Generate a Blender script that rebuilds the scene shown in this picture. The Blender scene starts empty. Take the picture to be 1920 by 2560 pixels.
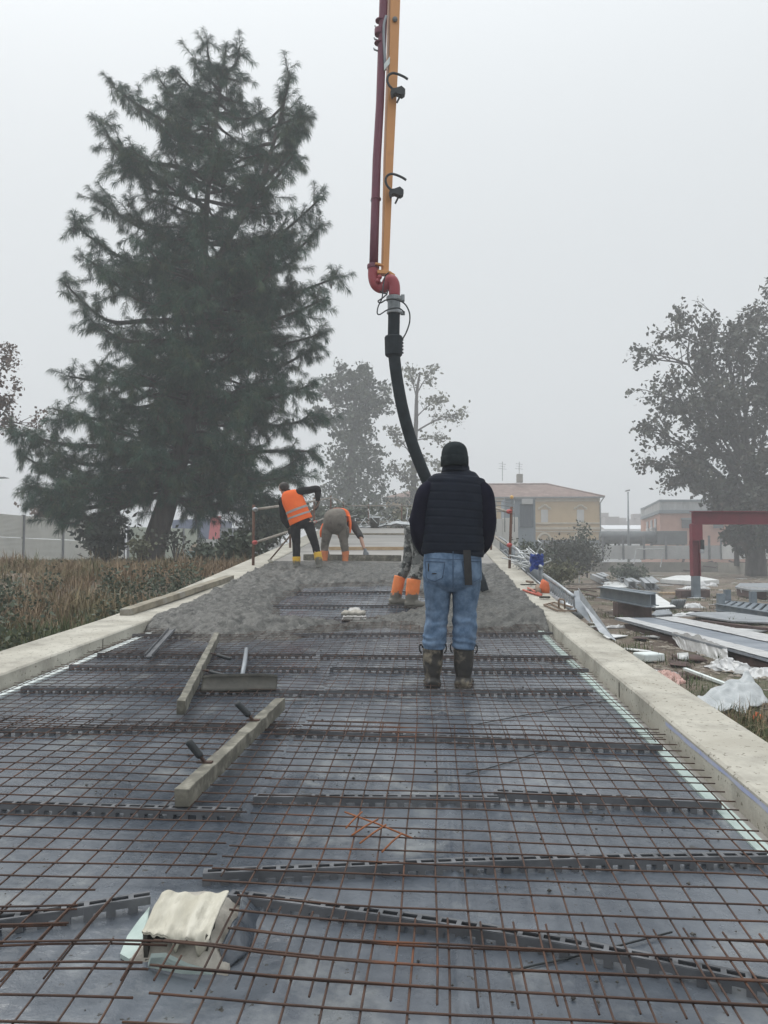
import bpy, bmesh, math, random
import numpy as np
from mathutils import Vector, Matrix, noise
R = math.radians
scene = bpy.context.scene
COL = scene.collection
random.seed(7)
# ------------------------------------------------------------------ camera
F, PCX, PCY = 1923.0, 960.0, 1280.0          # focal length and centre in photo pixels (1920x2560)
YAW, PITCH, EYE = R(3.04), R(3.13), 1.25
cd = bpy.data.cameras.new('camera'); cam = bpy.data.objects.new('camera', cd); COL.objects.link(cam)
cam.location = (0, 0, EYE); cam.rotation_euler = (R(90) + PITCH, 0, YAW)
cd.sensor_fit = 'VERTICAL'; cd.sensor_height = 24.0; cd.lens = F / 2560.0 * 24.0
cd.clip_start = 0.05; cd.clip_end = 3000
scene.camera = cam
scene.render.resolution_x, scene.render.resolution_y = 768, 1024
# ------------------------------------------------------------------ world, sun, exposure
W = bpy.data.worlds.new('World'); scene.world = W; W.use_nodes = True
wn, wl = W.node_tree.nodes, W.node_tree.links
wn.clear()
SUN_EL, SUN_AZ = R(56), R(-48)               # azimuth from +Y, negative to the left
sky = wn.new('ShaderNodeTexSky'); sky.sky_type = 'NISHITA'; sky.sun_disc = False
sky.sun_elevation = SUN_EL; sky.sun_rotation = SUN_AZ; sky.dust_density = 6.0
hs = wn.new('ShaderNodeHueSaturation'); hs.inputs['Saturation'].default_value = 0.12
wl.new(sky.outputs[0], hs.inputs['Color'])
sc_ = wn.new('ShaderNodeVectorMath'); sc_.operation = 'SCALE'; sc_.inputs[3].default_value = 0.01
wl.new(hs.outputs[0], sc_.inputs[0])
tc = wn.new('ShaderNodeTexCoord'); sp = wn.new('ShaderNodeSeparateXYZ'); wl.new(tc.outputs['Generated'], sp.inputs[0])
pw = wn.new('ShaderNodeMath'); pw.operation = 'POWER'; mx0 = wn.new('ShaderNodeMath'); mx0.operation = 'MAXIMUM'; mx0.inputs[1].default_value = 0.0
wl.new(sp.outputs['Z'], mx0.inputs[0]); wl.new(mx0.outputs[0], pw.inputs[0]); pw.inputs[1].default_value = 4.2
mr = wn.new('ShaderNodeMapRange'); wl.new(pw.outputs[0], mr.inputs[0])
mr.inputs[1].default_value = 0.0; mr.inputs[2].default_value = 1.0
mr.inputs[3].default_value = 0.635; mr.inputs[4].default_value = 1.95
tint = wn.new('ShaderNodeVectorMath'); tint.operation = 'SCALE'; tint.inputs[0].default_value = (0.955, 1.0, 1.03)
wl.new(mr.outputs[0], tint.inputs[3])
add = wn.new('ShaderNodeVectorMath'); add.operation = 'ADD'
wl.new(tint.outputs[0], add.inputs[0]); wl.new(sc_.outputs[0], add.inputs[1])
bg = wn.new('ShaderNodeBackground'); wl.new(add.outputs[0], bg.inputs[0]); bg.inputs[1].default_value = 1.0
wo = wn.new('ShaderNodeOutputWorld'); wl.new(bg.outputs[0], wo.inputs[0])
sd = bpy.data.lights.new('sun', 'SUN'); sd.energy = 1.1; sd.angle = R(26); sd.color = (1.0, 0.97, 0.93)
so = bpy.data.objects.new('sun', sd); COL.objects.link(so)
sdir = Vector((math.sin(SUN_AZ) * math.cos(SUN_EL), math.cos(SUN_AZ) * math.cos(SUN_EL), math.sin(SUN_EL)))
so.rotation_euler = (-sdir).to_track_quat('-Z', 'Y').to_euler()
so.location = sdir * 60
vs = scene.view_settings; vs.view_transform = 'Standard'; vs.look = 'None'; vs.exposure = 0.25; vs.gamma = 1.0
vs.use_curve_mapping = False
scene.cycles.volume_bounces = 1
scene.cycles.max_bounces = 6
scene.cycles.diffuse_bounces = 3
scene.cycles.glossy_bounces = 2
scene.cycles.transparent_max_bounces = 12

# ------------------------------------------------------------------ projection helpers (layout only)
_M = cam.rotation_euler.to_matrix()
CAM = Vector((0, 0, EYE))
def ray(px, py):
    return _M @ Vector(((px - PCX) / F, -(py - PCY) / F, -1.0))
def at(px, py, Y):
    r = ray(px, py); return CAM + r * (Y / r.y)
def on(px, py, zf):
    r = ray(px, py); lo, hi = 0.4, 0.4
    while hi < 400:
        hi = lo * 1.015; p = CAM + r * (hi / r.y)
        if p.z <= zf(p.x, p.y): break
        lo = hi
    for k in range(60):
        m = (lo + hi) / 2; p = CAM + r * (m / r.y)
        if p.z > zf(p.x, p.y): lo = m
        else: hi = m
    return CAM + r * (lo / r.y)
G = -0.30                                     # level of the open ground
def gp(px, py, dz=0.0): return on(px, py, lambda x, y: G + dz)
def pxm(Y): return Y / F                      # metres per photo pixel at depth Y
# deck profile
def zd(y):
    e = 0.0
    if y > 10.5: e = 0.045 * (min(y, 27.0) - 9.0)
    elif y > 7.5: e = 0.045 * (y - 7.5) ** 2 / 6.0
    yy = min(y, 27.0)
    return 0.0457 * yy + e - (max(0, y - 29) * 0.05)
def zk(x, y): return zd(y) - 0.011 * x          # deck surface with its slight crossfall
def dk(px, py, dz=0.0): return on(px, py, lambda x, y: zk(x, y) + dz)
XL, XR = -2.97, 1.363                         # kerb inner faces
KW, KH, SLAB = 0.37, 0.135, 0.125

# ------------------------------------------------------------------ materials
def mat(name, c1, c2=None, scale=4.0, rough=0.8, bump=0.0, bscale=40.0, metal=0.0, c3=None, s3=1.0, w3=(0.55, 0.7),
        stretch=None, spec=None, rvar=0.0, detail=6.0, lo=0.35, hi=0.65, bdist=0.02, trans=0.0, alpha=1.0, speck=None):
    m = bpy.data.materials.new(name); m.use_nodes = True
    n, l = m.node_tree.nodes, m.node_tree.links
    p = n['Principled BSDF']
    p.inputs['Roughness'].default_value = rough; p.inputs['Metallic'].default_value = metal
    if spec is not None: p.inputs['Specular IOR Level'].default_value = spec
    if trans: p.inputs['Transmission Weight'].default_value = trans
    if alpha < 1: p.inputs['Alpha'].default_value = alpha
    t = n.new('ShaderNodeTexCoord'); src = t.outputs['Object']
    if stretch:
        mp = n.new('ShaderNodeMapping'); mp.inputs['Scale'].default_value = stretch
        l.new(src, mp.inputs[0]); src = mp.outputs[0]
    col = None
    def ntex(s, d=detail):
        x = n.new('ShaderNodeTexNoise'); x.inputs['Scale'].default_value = s; x.inputs['Detail'].default_value = d
        x.inputs['Roughness'].default_value = 0.62
        l.new(src, x.inputs['Vector']); return x
    if c2 is not None:
        x = ntex(scale); r = n.new('ShaderNodeValToRGB')
        r.color_ramp.elements[0].position = lo; r.color_ramp.elements[1].position = hi
        r.color_ramp.elements[0].color = (*c1, 1); r.color_ramp.elements[1].color = (*c2, 1)
        l.new(x.outputs['Fac'], r.inputs[0]); col = r.outputs[0]
        if rvar:
            q = n.new('ShaderNodeMapRange'); q.inputs[1].default_value = 0.3; q.inputs[2].default_value = 0.7
            q.inputs[3].default_value = max(0.02, rough - rvar); q.inputs[4].default_value = min(1, rough + rvar)
            y = ntex(scale * 1.7); l.new(y.outputs['Fac'], q.inputs[0]); l.new(q.outputs[0], p.inputs['Roughness'])
    if c3 is not None:
        x = ntex(s3); r = n.new('ShaderNodeValToRGB')
        r.color_ramp.elements[0].position = w3[0]; r.color_ramp.elements[1].position = w3[1]
        r.color_ramp.elements[0].color = (0, 0, 0, 1); r.color_ramp.elements[1].color = (1, 1, 1, 1)
        l.new(x.outputs['Fac'], r.inputs[0])
        mx = n.new('ShaderNodeMix'); mx.data_type = 'RGBA'
        l.new(r.outputs[0], mx.inputs['Factor'])
        if col is not None: l.new(col, mx.inputs['A'])
        else: mx.inputs['A'].default_value = (*c1, 1)
        mx.inputs['B'].default_value = (*c3, 1); col = mx.outputs['Result']
    if speck:                                     # (colour, scale, threshold): small spots of dirt or mortar
        x = ntex(speck[1], 3.0); r = n.new('ShaderNodeValToRGB'); r.color_ramp.elements[0].position = speck[2]; r.color_ramp.elements[1].position = speck[2] + 0.05
        r.color_ramp.elements[0].color = (0, 0, 0, 1); r.color_ramp.elements[1].color = (1, 1, 1, 1); l.new(x.outputs['Fac'], r.inputs[0])
        mx = n.new('ShaderNodeMix'); mx.data_type = 'RGBA'; l.new(r.outputs[0], mx.inputs['Factor'])
        if col is not None: l.new(col, mx.inputs['A'])
        else: mx.inputs['A'].default_value = (*c1, 1)
        mx.inputs['B'].default_value = (*speck[0], 1); col = mx.outputs['Result']
    if col is not None: l.new(col, p.inputs['Base Color'])
    else: p.inputs['Base Color'].default_value = (*c1, 1)
    if bump:
        x = ntex(bscale, 8.0); b = n.new('ShaderNodeBump'); b.inputs['Strength'].default_value = bump
        b.inputs['Distance'].default_value = bdist
        l.new(x.outputs['Fac'], b.inputs['Height']); l.new(b.outputs[0], p.inputs['Normal'])
    return m

# ------------------------------------------------------------------ mesh building
def frame_of(t, ref):
    t = t.normalized(); d = ref - t * ref.dot(t)
    if d.length < 1e-4:
        d = Vector((1, 0, 0)) if abs(t.x) < 0.9 else Vector((0, 0, 1)); d = d - t * d.dot(t)
    d.normalize(); return t.cross(d).normalized(), d
class MB:
    def __init__(s): s.v, s.f, s.m = [], [], []
    def add(s, vs_, fs, mi=0):
        o = len(s.v); s.v += [tuple(x) for x in vs_]; s.f += [tuple(i + o for i in f) for f in fs]; s.m += [mi] * len(fs); return s
    def box(s, c, size, rot=None, mi=0, taper=1.0):
        hx, hy, hz = [q / 2 for q in size]; c = Vector(c)
        vs_ = []
        for z, k in ((-hz, 1), (hz, taper)):
            vs_ += [Vector((-hx * k, -hy * k, z)), Vector((hx * k, -hy * k, z)), Vector((hx * k, hy * k, z)), Vector((-hx * k, hy * k, z))]
        if rot is not None: vs_ = [rot @ q for q in vs_]
        return s.add([q + c for q in vs_], [(3, 2, 1, 0), (4, 5, 6, 7), (0, 1, 5, 4), (1, 2, 6, 5), (2, 3, 7, 6), (3, 0, 4, 7)], mi)
    def bar(s, a, b, w, h, up=(0, 0, 1), mi=0):        # box along a->b, w sideways, h along up
        a, b = Vector(a), Vector(b); t = (b - a); side, d = frame_of(t, Vector(up))
        vs_ = []
        for p in (a, b): vs_ += [p - side * w / 2 - d * h / 2, p + side * w / 2 - d * h / 2, p + side * w / 2 + d * h / 2, p - side * w / 2 + d * h / 2]
        return s.add(vs_, [(0, 1, 2, 3), (7, 6, 5, 4), (4, 5, 1, 0), (5, 6, 2, 1), (6, 7, 3, 2), (7, 4, 0, 3)], mi)
    def loft(s, rings, n=14, ref=(0, 1, 0), caps=True, mi=0, sq=2.0, fold=None):
        # rings: (point, r_side, r_depth); sq > 2 squares the section; fold(u, ang) multiplies the radius
        ref = Vector(ref); P = [Vector(r[0]) for r in rings]; o = len(s.v); N = len(P)
        for i in range(N):
            t = P[min(i + 1, N - 1)] - P[max(i - 1, 0)]
            side, d = frame_of(t, ref)
            for k in range(n):
                a = 2 * math.pi * k / n; ca, sa = math.cos(a), math.sin(a)
                q = (abs(ca) ** sq + abs(sa) ** sq) ** (-1.0 / sq)
                if fold: q *= fold(i / (N - 1), a)
                s.v.append(tuple(P[i] + side * ca * q * rings[i][1] + d * sa * q * rings[i][2]))
        for i in range(N - 1):
            for k in range(n):
                k2 = (k + 1) % n
                s.f.append((o + i * n + k, o + i * n + k2, o + (i + 1) * n + k2, o + (i + 1) * n + k)); s.m.append(mi)
        if caps:
            s.f.append(tuple(o + k for k in reversed(range(n)))); s.m.append(mi)
            s.f.append(tuple(o + (N - 1) * n + k for k in range(n))); s.m.append(mi)
        return s
    def tube(s, pts, r, n=8, mi=0, caps=True, ref=(0.13, 0.21, 0.97)):
        rr = r if hasattr(r, '__len__') else [r] * len(pts)
        return s.loft([(p, q, q) for p, q in zip(pts, rr)], n, ref, caps, mi)
    def ball(s, c, r, n=10, mi=0):
        r = r if hasattr(r, '__len__') else (r, r, r); c = Vector(c); o = len(s.v); m = max(4, n // 2 + 1)
        vs_ = [c + Vector((0, 0, -r[2]))]
        for i in range(1, m):
            ph = -math.pi / 2 + math.pi * i / m
            for k in range(n):
                a = 2 * math.pi * k / n
                vs_.append(c + Vector((r[0] * math.cos(ph) * math.cos(a), r[1] * math.cos(ph) * math.sin(a), r[2] * math.sin(ph))))
        vs_.append(c + Vector((0, 0, r[2]))); fs = []
        for k in range(n): fs.append((0, 1 + (k + 1) % n, 1 + k))
        for i in range(m - 2):
            for k in range(n):
                a, b = 1 + i * n + k, 1 + i * n + (k + 1) % n; fs.append((a, b, b + n, a + n))
        e = len(vs_) - 1
        for k in range(n): fs.append((e, e - n + k, e - n + (k + 1) % n))
        return s.add(vs_, fs, mi)
    def prism(s, poly, ext, mi=0):                      # planar polygon (3d points) pushed along ext
        P = [Vector(p) for p in poly]; e = Vector(ext); n = len(P)
        fs = [tuple(range(n)), tuple(range(2 * n - 1, n - 1, -1))] + [(i, i + n, (i + 1) % n + n, (i + 1) % n) for i in range(n)]
        return s.add(P + [p + e for p in P], fs, mi)
    def sheet(s, fn, nu, nv, mi=0, thick=0.0):          # fn(u,v) -> point
        vs_ = [fn(i / nu, j / nv) for i in range(nu + 1) for j in range(nv + 1)]
        fs = [(i * (nv + 1) + j, (i + 1) * (nv + 1) + j, (i + 1) * (nv + 1) + j + 1, i * (nv + 1) + j + 1) for i in range(nu) for j in range(nv)]
        if thick:
            o = len(vs_); vs_ = vs_ + [Vector(q) - Vector((0, 0, thick)) for q in vs_]
            fs = fs + [tuple(o + q for q in reversed(f)) for f in fs]
            ed = [i * (nv + 1) for i in range(nu + 1)] + [nu * (nv + 1) + j for j in range(1, nv + 1)] + \
                 [i * (nv + 1) + nv for i in range(nu - 1, -1, -1)] + [j for j in range(nv - 1, 0, -1)]
            for a, b in zip(ed, ed[1:] + ed[:1]): fs.append((b, a, a + o, b + o))
        return s.add(vs_, fs, mi)
    def build(s, name, m, parent=None, smooth=False, bevel=0.0, remesh=0.0, sm_iter=0, subsurf=0, origin=None):
        me = bpy.data.meshes.new(name)
        V = s.v
        if origin is not None and parent is None:
            o0 = Vector(origin); V = [tuple(Vector(q) - o0) for q in V]
        elif parent is not None:
            o0 = parent.matrix_world_loc if hasattr(parent, 'matrix_world_loc') else wloc(parent); V = [(q[0] - o0.x, q[1] - o0.y, q[2] - o0.z) for q in V]
        me.from_pydata(V, [], s.f)
        for x in (m if isinstance(m, (list, tuple)) else [m]): me.materials.append(x)
        if any(s.m): me.polygons.foreach_set('material_index', s.m)
        if smooth: me.polygons.foreach_set('use_smooth', [True] * len(me.polygons))
        me.update()
        o = bpy.data.objects.new(name, me); COL.objects.link(o)
        if parent is not None: o.parent = parent
        elif origin is not None: o.location = origin
        if remesh:
            q = o.modifiers.new('remesh', 'REMESH'); q.mode = 'VOXEL'; q.voxel_size = remesh; q.use_smooth_shade = True
        if sm_iter:
            q = o.modifiers.new('smooth', 'SMOOTH'); q.iterations = sm_iter; q.factor = 0.5
        if bevel:
            q = o.modifiers.new('bevel', 'BEVEL'); q.width = bevel; q.segments = 2; q.limit_method = 'ANGLE'; q.angle_limit = R(40)
        if subsurf:
            q = o.modifiers.new('sub', 'SUBSURF'); q.levels = subsurf; q.render_levels = subsurf
        return o
def wloc(o):
    p = Vector((0, 0, 0))
    while o is not None: p = p + o.location; o = o.parent
    return p
def tag(o, label=None, cat=None, group=None, kind=None):
    if label: o['label'] = label
    if cat: o['category'] = cat
    if group: o['group'] = group
    if kind: o['kind'] = kind
    return o
def empty(name, loc, label, cat, group=None, kind=None):
    o = bpy.data.objects.new(name, None); COL.objects.link(o); o.location = loc; o.empty_display_size = 0.2
    return tag(o, label, cat, group, kind)
def copy_tree(o, parent=None):
    c = o.copy(); COL.objects.link(c)
    if parent is not None: c.parent = parent
    for ch in o.children: copy_tree(ch, c)
    return c
def npmesh(name, V, Fc, m, parent=None, smooth=False, mi=None):
    """V (n,3) array, Fc (k,3) or (k,4) int array"""
    me = bpy.data.meshes.new(name); V = np.asarray(V, np.float32); Fc = np.asarray(Fc, np.int32)
    if parent is not None: V = V - np.array(wloc(parent), np.float32)
    k, w = Fc.shape
    me.vertices.add(len(V)); me.vertices.foreach_set('co', V.ravel())
    me.loops.add(k * w); me.loops.foreach_set('vertex_index', Fc.ravel())
    me.polygons.add(k); me.polygons.foreach_set('loop_start', np.arange(0, k * w, w, dtype=np.int32))
    try: me.polygons.foreach_set('loop_total', np.full(k, w, np.int32))
    except Exception: pass
    for x in (m if isinstance(m, (list, tuple)) else [m]): me.materials.append(x)
    if mi is not None: me.polygons.foreach_set('material_index', np.asarray(mi, np.int32))
    if smooth: me.polygons.foreach_set('use_smooth', np.ones(k, bool))
    me.update(calc_edges=True); me.validate()
    o = bpy.data.objects.new(name, me); COL.objects.link(o)
    if parent is not None: o.parent = parent
    return o
def fbm(x, y, z=0.0, s=1.0, o=3):
    return noise.fractal(Vector((x * s, y * s, z)), 1.0, 2.0, o)
def sstep(a, b, x):
    t = min(1, max(0, (x - a) / (b - a))); return t * t * (3 - 2 * t)
def catmull(P, n=6):
    P = [Vector(p) for p in P]; out = []
    for i in range(len(P) - 1):
        a, b, c, d = P[max(i - 1, 0)], P[i], P[i + 1], P[min(i + 2, len(P) - 1)]
        for k in range(n):
            t = k / n
            out.append(0.5 * ((2 * b) + (c - a) * t + (2 * a - 5 * b + 4 * c - d) * t * t + (3 * b - a - 3 * c + d) * t ** 3))
    return out + [P[-1]]
# ================================================================== SETTING
M = {}
M['dirt'] = mat('dirt', (0.085, 0.062, 0.045), (0.185, 0.145, 0.108), 1.3, 0.95, 0.9, 9, c3=(0.06, 0.07, 0.03), s3=0.35, w3=(0.5, 0.62), bdist=0.06)
M['kerb'] = mat('cast_concrete', (0.36, 0.338, 0.285), (0.49, 0.468, 0.405), 2.2, 0.9, 0.35, 60, c3=(0.25, 0.235, 0.20), s3=3.1, w3=(0.5, 0.74), bdist=0.006, speck=((0.16, 0.145, 0.115), 34, 0.615))
M['membrane'] = mat('plastic_membrane', (0.054, 0.066, 0.084), (0.128, 0.144, 0.166), 1.5, 0.24, 0.42, 6, c3=(0.27, 0.285, 0.285), s3=3.3, w3=(0.56, 0.78), rvar=0.17, bdist=0.022, spec=0.75, lo=0.4, hi=0.62, speck=((0.045, 0.043, 0.038), 30, 0.66))
M['wet'] = mat('wet_concrete', (0.028, 0.028, 0.024), (0.080, 0.079, 0.069), 8, 0.42, 0.8, 42, c3=(0.11, 0.108, 0.097), s3=24, w3=(0.5, 0.72), bdist=0.02, rvar=0.15)
M['slab'] = mat('smooth_concrete', (0.25, 0.235, 0.215), (0.33, 0.315, 0.29), 1.2, 0.6, 0.1, 30, c3=(0.21, 0.20, 0.185), s3=0.7, w3=(0.5, 0.6), stretch=(0.5, 2.2, 1), bdist=0.004)
M['rust'] = mat('rusty_steel', (0.038, 0.022, 0.017), (0.085, 0.042, 0.026), 5, 0.75, 0.3, 160, c3=(0.20, 0.072, 0.027), s3=2.3, w3=(0.59, 0.78), bdist=0.002, metal=0.15)
M['plastic'] = mat('grey_plastic', (0.085, 0.09, 0.098), (0.15, 0.155, 0.165), 6, 0.5, 0.1, 90, bdist=0.002)
M['foam_green'] = mat('green_foam', (0.37, 0.45, 0.42), (0.46, 0.54, 0.505), 9, 0.9)
M['foam_white'] = mat('white_foam', (0.60, 0.66, 0.65), (0.72, 0.76, 0.74), 9, 0.9)
M['wood'] = mat('weathered_wood', (0.17, 0.148, 0.112), (0.30, 0.268, 0.205), 6, 0.85, 0.4, 40, stretch=(1, 1, 1), c3=(0.30, 0.29, 0.26), s3=4, bdist=0.005)
M['tanwood'] = mat('tan_timber', (0.36, 0.25, 0.15), (0.47, 0.35, 0.22), 5, 0.85, 0.2, 40, bdist=0.004)
M['mudwood'] = mat('cement_coated_wood', (0.075, 0.071, 0.056), (0.185, 0.174, 0.138), 7, 0.75, 0.5, 45, c3=(0.26, 0.247, 0.205), s3=14, w3=(0.5, 0.7), bdist=0.006)
M['darkmud'] = mat('wet_cement_coat', (0.035, 0.033, 0.026), (0.07, 0.066, 0.052), 11, 0.6, 0.5, 50, c3=(0.05, 0.045, 0.035), s3=20, bdist=0.005)
M['black'] = mat('black_rubber', (0.014, 0.018, 0.02), (0.03, 0.035, 0.038), 12, 0.6, 0.1, 60)
M['galv'] = mat('galvanised_steel', (0.30, 0.325, 0.345), (0.44, 0.46, 0.48), 3.5, 0.45, 0.05, 60, metal=0.5, c3=(0.24, 0.25, 0.26), s3=1.8)
M['galvdull'] = mat('dull_zinc', (0.20, 0.225, 0.25), (0.30, 0.32, 0.34), 2.5, 0.55, metal=0.35, c3=(0.14, 0.15, 0.165), s3=2)

# ground: one sheet, finer near the camera, dipping under the ramp
gx = sorted(set([-400, -300, -200, -140, -100, -75, -55, -45] + [round(-38 + 0.55 * i, 3) for i in range(139)] + [45, 55, 75, 100, 140, 200, 300, 400]))
gy = sorted(set([-30, -20, -12, -6] + [round(-3 + 0.5 * i, 3) for i in range(160)] + [82, 90, 100, 115, 135, 160, 200, 260, 320, 420]))
def ground_z(x, y):
    z = G + 0.05 * fbm(x, y, 3.1, 0.5, 3) + 0.03 * fbm(x, y, 9.1, 1.7, 2)
    if x < -3.3: z += (min(zd(y) - 0.14, 0.86) - G) * sstep(-2, 4, y)
    if -3.3 < x < 1.6 and -2.6 < y < 33: z = -1.2
    if y > 60: z = G + (z - G) * 0.3
    return z
gm = MB(); gm.v = [(x, y, ground_z(x, y)) for x in gx for y in gy]
ny = len(gy)
gm.f = [(i * ny + j, (i + 1) * ny + j, (i + 1) * ny + j + 1, i * ny + j + 1) for i in range(len(gx) - 1) for j in range(ny - 1)]
gm.m = [0] * len(gm.f)
tag(gm.build('ground', M['dirt'], smooth=True), kind='structure')

# ramp body under the membrane
ys = [-2.5 + 0.5 * i for i in range(71)]
b = MB()
prof = []
for y in ys: prof += [(XL + 0.002, y, zk(XL, y) - 0.012), (XR - 0.002, y, zk(XR, y) - 0.012)]
prof_b = [(p[0], p[1], -1.3) for p in prof]
n2 = len(prof)
b.v = prof + prof_b
for i in range(len(ys) - 1):
    a = 2 * i
    b.f += [(a, a + 1, a + 3, a + 2), (a + n2, a + 2 + n2, a + 3 + n2, a + 1 + n2), (a, a + 2, a + 2 + n2, a + n2), (a + 1, a + 1 + n2, a + 3 + n2, a + 3)]
b.f += [(0, n2, n2 + 1, 1), (n2 - 2, n2 - 1, 2 * n2 - 1, 2 * n2 - 2)]
b.m = [0] * len(b.f)
tag(b.build('ramp', M['slab']), 'sloping concrete ramp base', kind='structure')

# kerb walls, cast with a few construction joints
def kerb(x0, x1, name, label):
    m = MB(); P = []; rad = 0.012
    yy = [-2.5 + 0.25 * i for i in range(141)]
    for y in yy:
        for x, dz in ((x0, -1.25 - zk(x0, y)), (x0, KH - rad), (x0 + rad, KH), ((x0 + x1) / 2, KH + 0.002), (x1 - rad, KH), (x1, KH - rad), (x1, -1.25 - zk(x1, y))):
            wob = 0.004 * noise.noise(Vector((x * 3, y * 0.9, dz)))
            m.v.append((x + wob, y, zk(x, y) + dz + wob if dz > -1 else -1.25))
    for i in range(len(yy) - 1):
        for k in range(6): m.f.append((i * 7 + k, i * 7 + k + 1, (i + 1) * 7 + k + 1, (i + 1) * 7 + k)[::-1])
    m.f.append(tuple(range(7))); m.f.append(tuple(7 * (len(yy) - 1) + k for k in reversed(range(7))))
    m.m = [0] * len(m.f)
    o = m.build(name, M['kerb']); tag(o, label, 'kerb', kind='thing'); return o
kl = kerb(XL - 0.52, XL, 'concrete_kerb', 'long pale concrete kerb wall on the ramp side with the pine tree')
kr = kerb(XR, XR + KW, 'concrete_kerb', 'long pale concrete kerb wall on the scrap yard side with tools lying on it')
# chalk-blue paint streak and joint lines on the kerb beside the yard
M['bluechalk'] = mat('blue_chalk', (0.28, 0.32, 0.52), (0.40, 0.41, 0.47), 12, 0.95)
m = MB()
def chalk(u, v):
    y = 2.6 + 1.9 * u; w = 0.022 + 0.012 * noise.noise(Vector((y * 4, 1, 2)))
    return (XR - 0.0035, y, zk(XR, y) + KH - 0.022 - w * v)
m.sheet(chalk, 24, 2); m.build('chalk_mark', M['bluechalk'], kr)
M['joint'] = mat('joint_dark', (0.13, 0.12, 0.10))
for kk, xf in ((kr, XR - 0.003), (kl, XL + 0.003)):
    for yj in ((2.75, 5.55, 8.35) if kk is kr else (4.1, 7.0)):
        m = MB(); m.box((xf, yj, zk(xf, yj) + KH / 2 - 0.01), (0.004, 0.008, KH - 0.03)); m.build('joint', M['joint'], kk)

# foam expansion strips along the kerb feet
def strip(x0, w, y0, y1, name, mm, label):
    m = MB()
    for y in [y0 + (y1 - y0) * i / 60 for i in range(61)]:
        d = 0.006 * noise.noise(Vector((y * 2, x0, 0)))
        for xx, dz in ((x0, 0.001), (x0, 0.02), (x0 + w + d, 0.02), (x0 + w + d, 0.001)): m.v.append((xx, y, zk(xx, y) + dz))
    for i in range(60):
        for k in range(4): m.f.append((i * 4 + k, i * 4 + (k + 1) % 4, (i + 1) * 4 + (k + 1) % 4, (i + 1) * 4 + k))
    m.f += [(3, 2, 1, 0), tuple(240 + k for k in range(4))]
    m.m = [0] * len(m.f); tag(m.build(name, mm), label, 'insulation strip')
strip(XR - 0.125, 0.062, 1.2, 8.6, 'foam_strip', M['foam_green'], 'pale green foam strip laid along the foot of the yard side kerb')
strip(XL + 0.02, 0.07, 3.0, 8.8, 'foam_strip', M['foam_white'], 'whitish foam strip laid along the foot of the kerb near the pine')

# membrane sheets (three lengths with lapped, slightly wrinkled edges)
BLK = dk(395, 2400)                            # drain block spot
def membrane(x0, x1, lift, lap_hi, label, seed):
    nx, nyy = 46, 170; ya, yb = 0.3, 16.5
    def fn(u, v):
        x = x0 + (x1 - x0) * u; y = ya + (yb - ya) * (v ** 1.6)
        z = zk(x, y) + 0.004 + lift
        z += 0.0035 * fbm(x, y * 0.7, seed, 2.2, 2) + 0.003
        ridge = math.exp(-((u - lap_hi) / 0.016) ** 2)
        z += 0.020 * ridge * (0.7 + 0.6 * noise.noise(Vector((y * 0.9, seed, 1))))
        z += 0.018 * max(0, noise.noise(Vector((x * 1.3 + y * 0.6, y * 0.35, seed + 4)))) * max(0, noise.noise(Vector((x * 9 - y * 2, y * 0.5, seed))))
        dx, dy = x - BLK.x, y - BLK.y; r = math.hypot(dx * 0.8, dy)
        z += 0.01 * math.exp(-((r - 0.33) / 0.04) ** 2)
        x += 0.02 * noise.noise(Vector((y * 0.8, seed, 7))) * (1 if u in (0, 1) else 0.3)
        return (x, y, z)
    m = MB(); m.sheet(fn, nx, nyy)
    tag(m.build('membrane', M['membrane'], smooth=True), label, 'plastic membrane', 'dark plastic sheets on the ramp')
membrane(XL + 0.06, -0.62, 0.0, 0.93, 'dark grey plastic membrane under the mesh on the pine tree side', 1.0)
membrane(XR - 0.07, 0.05, 0.001, 0.95, 'dark grey plastic membrane under the mesh beside the green foam strip', 5.0)
membrane(-0.76, 0.16, 0.005, 0.93, 'middle sheet of dark grey plastic membrane lapped over both others', 9.0)
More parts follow.
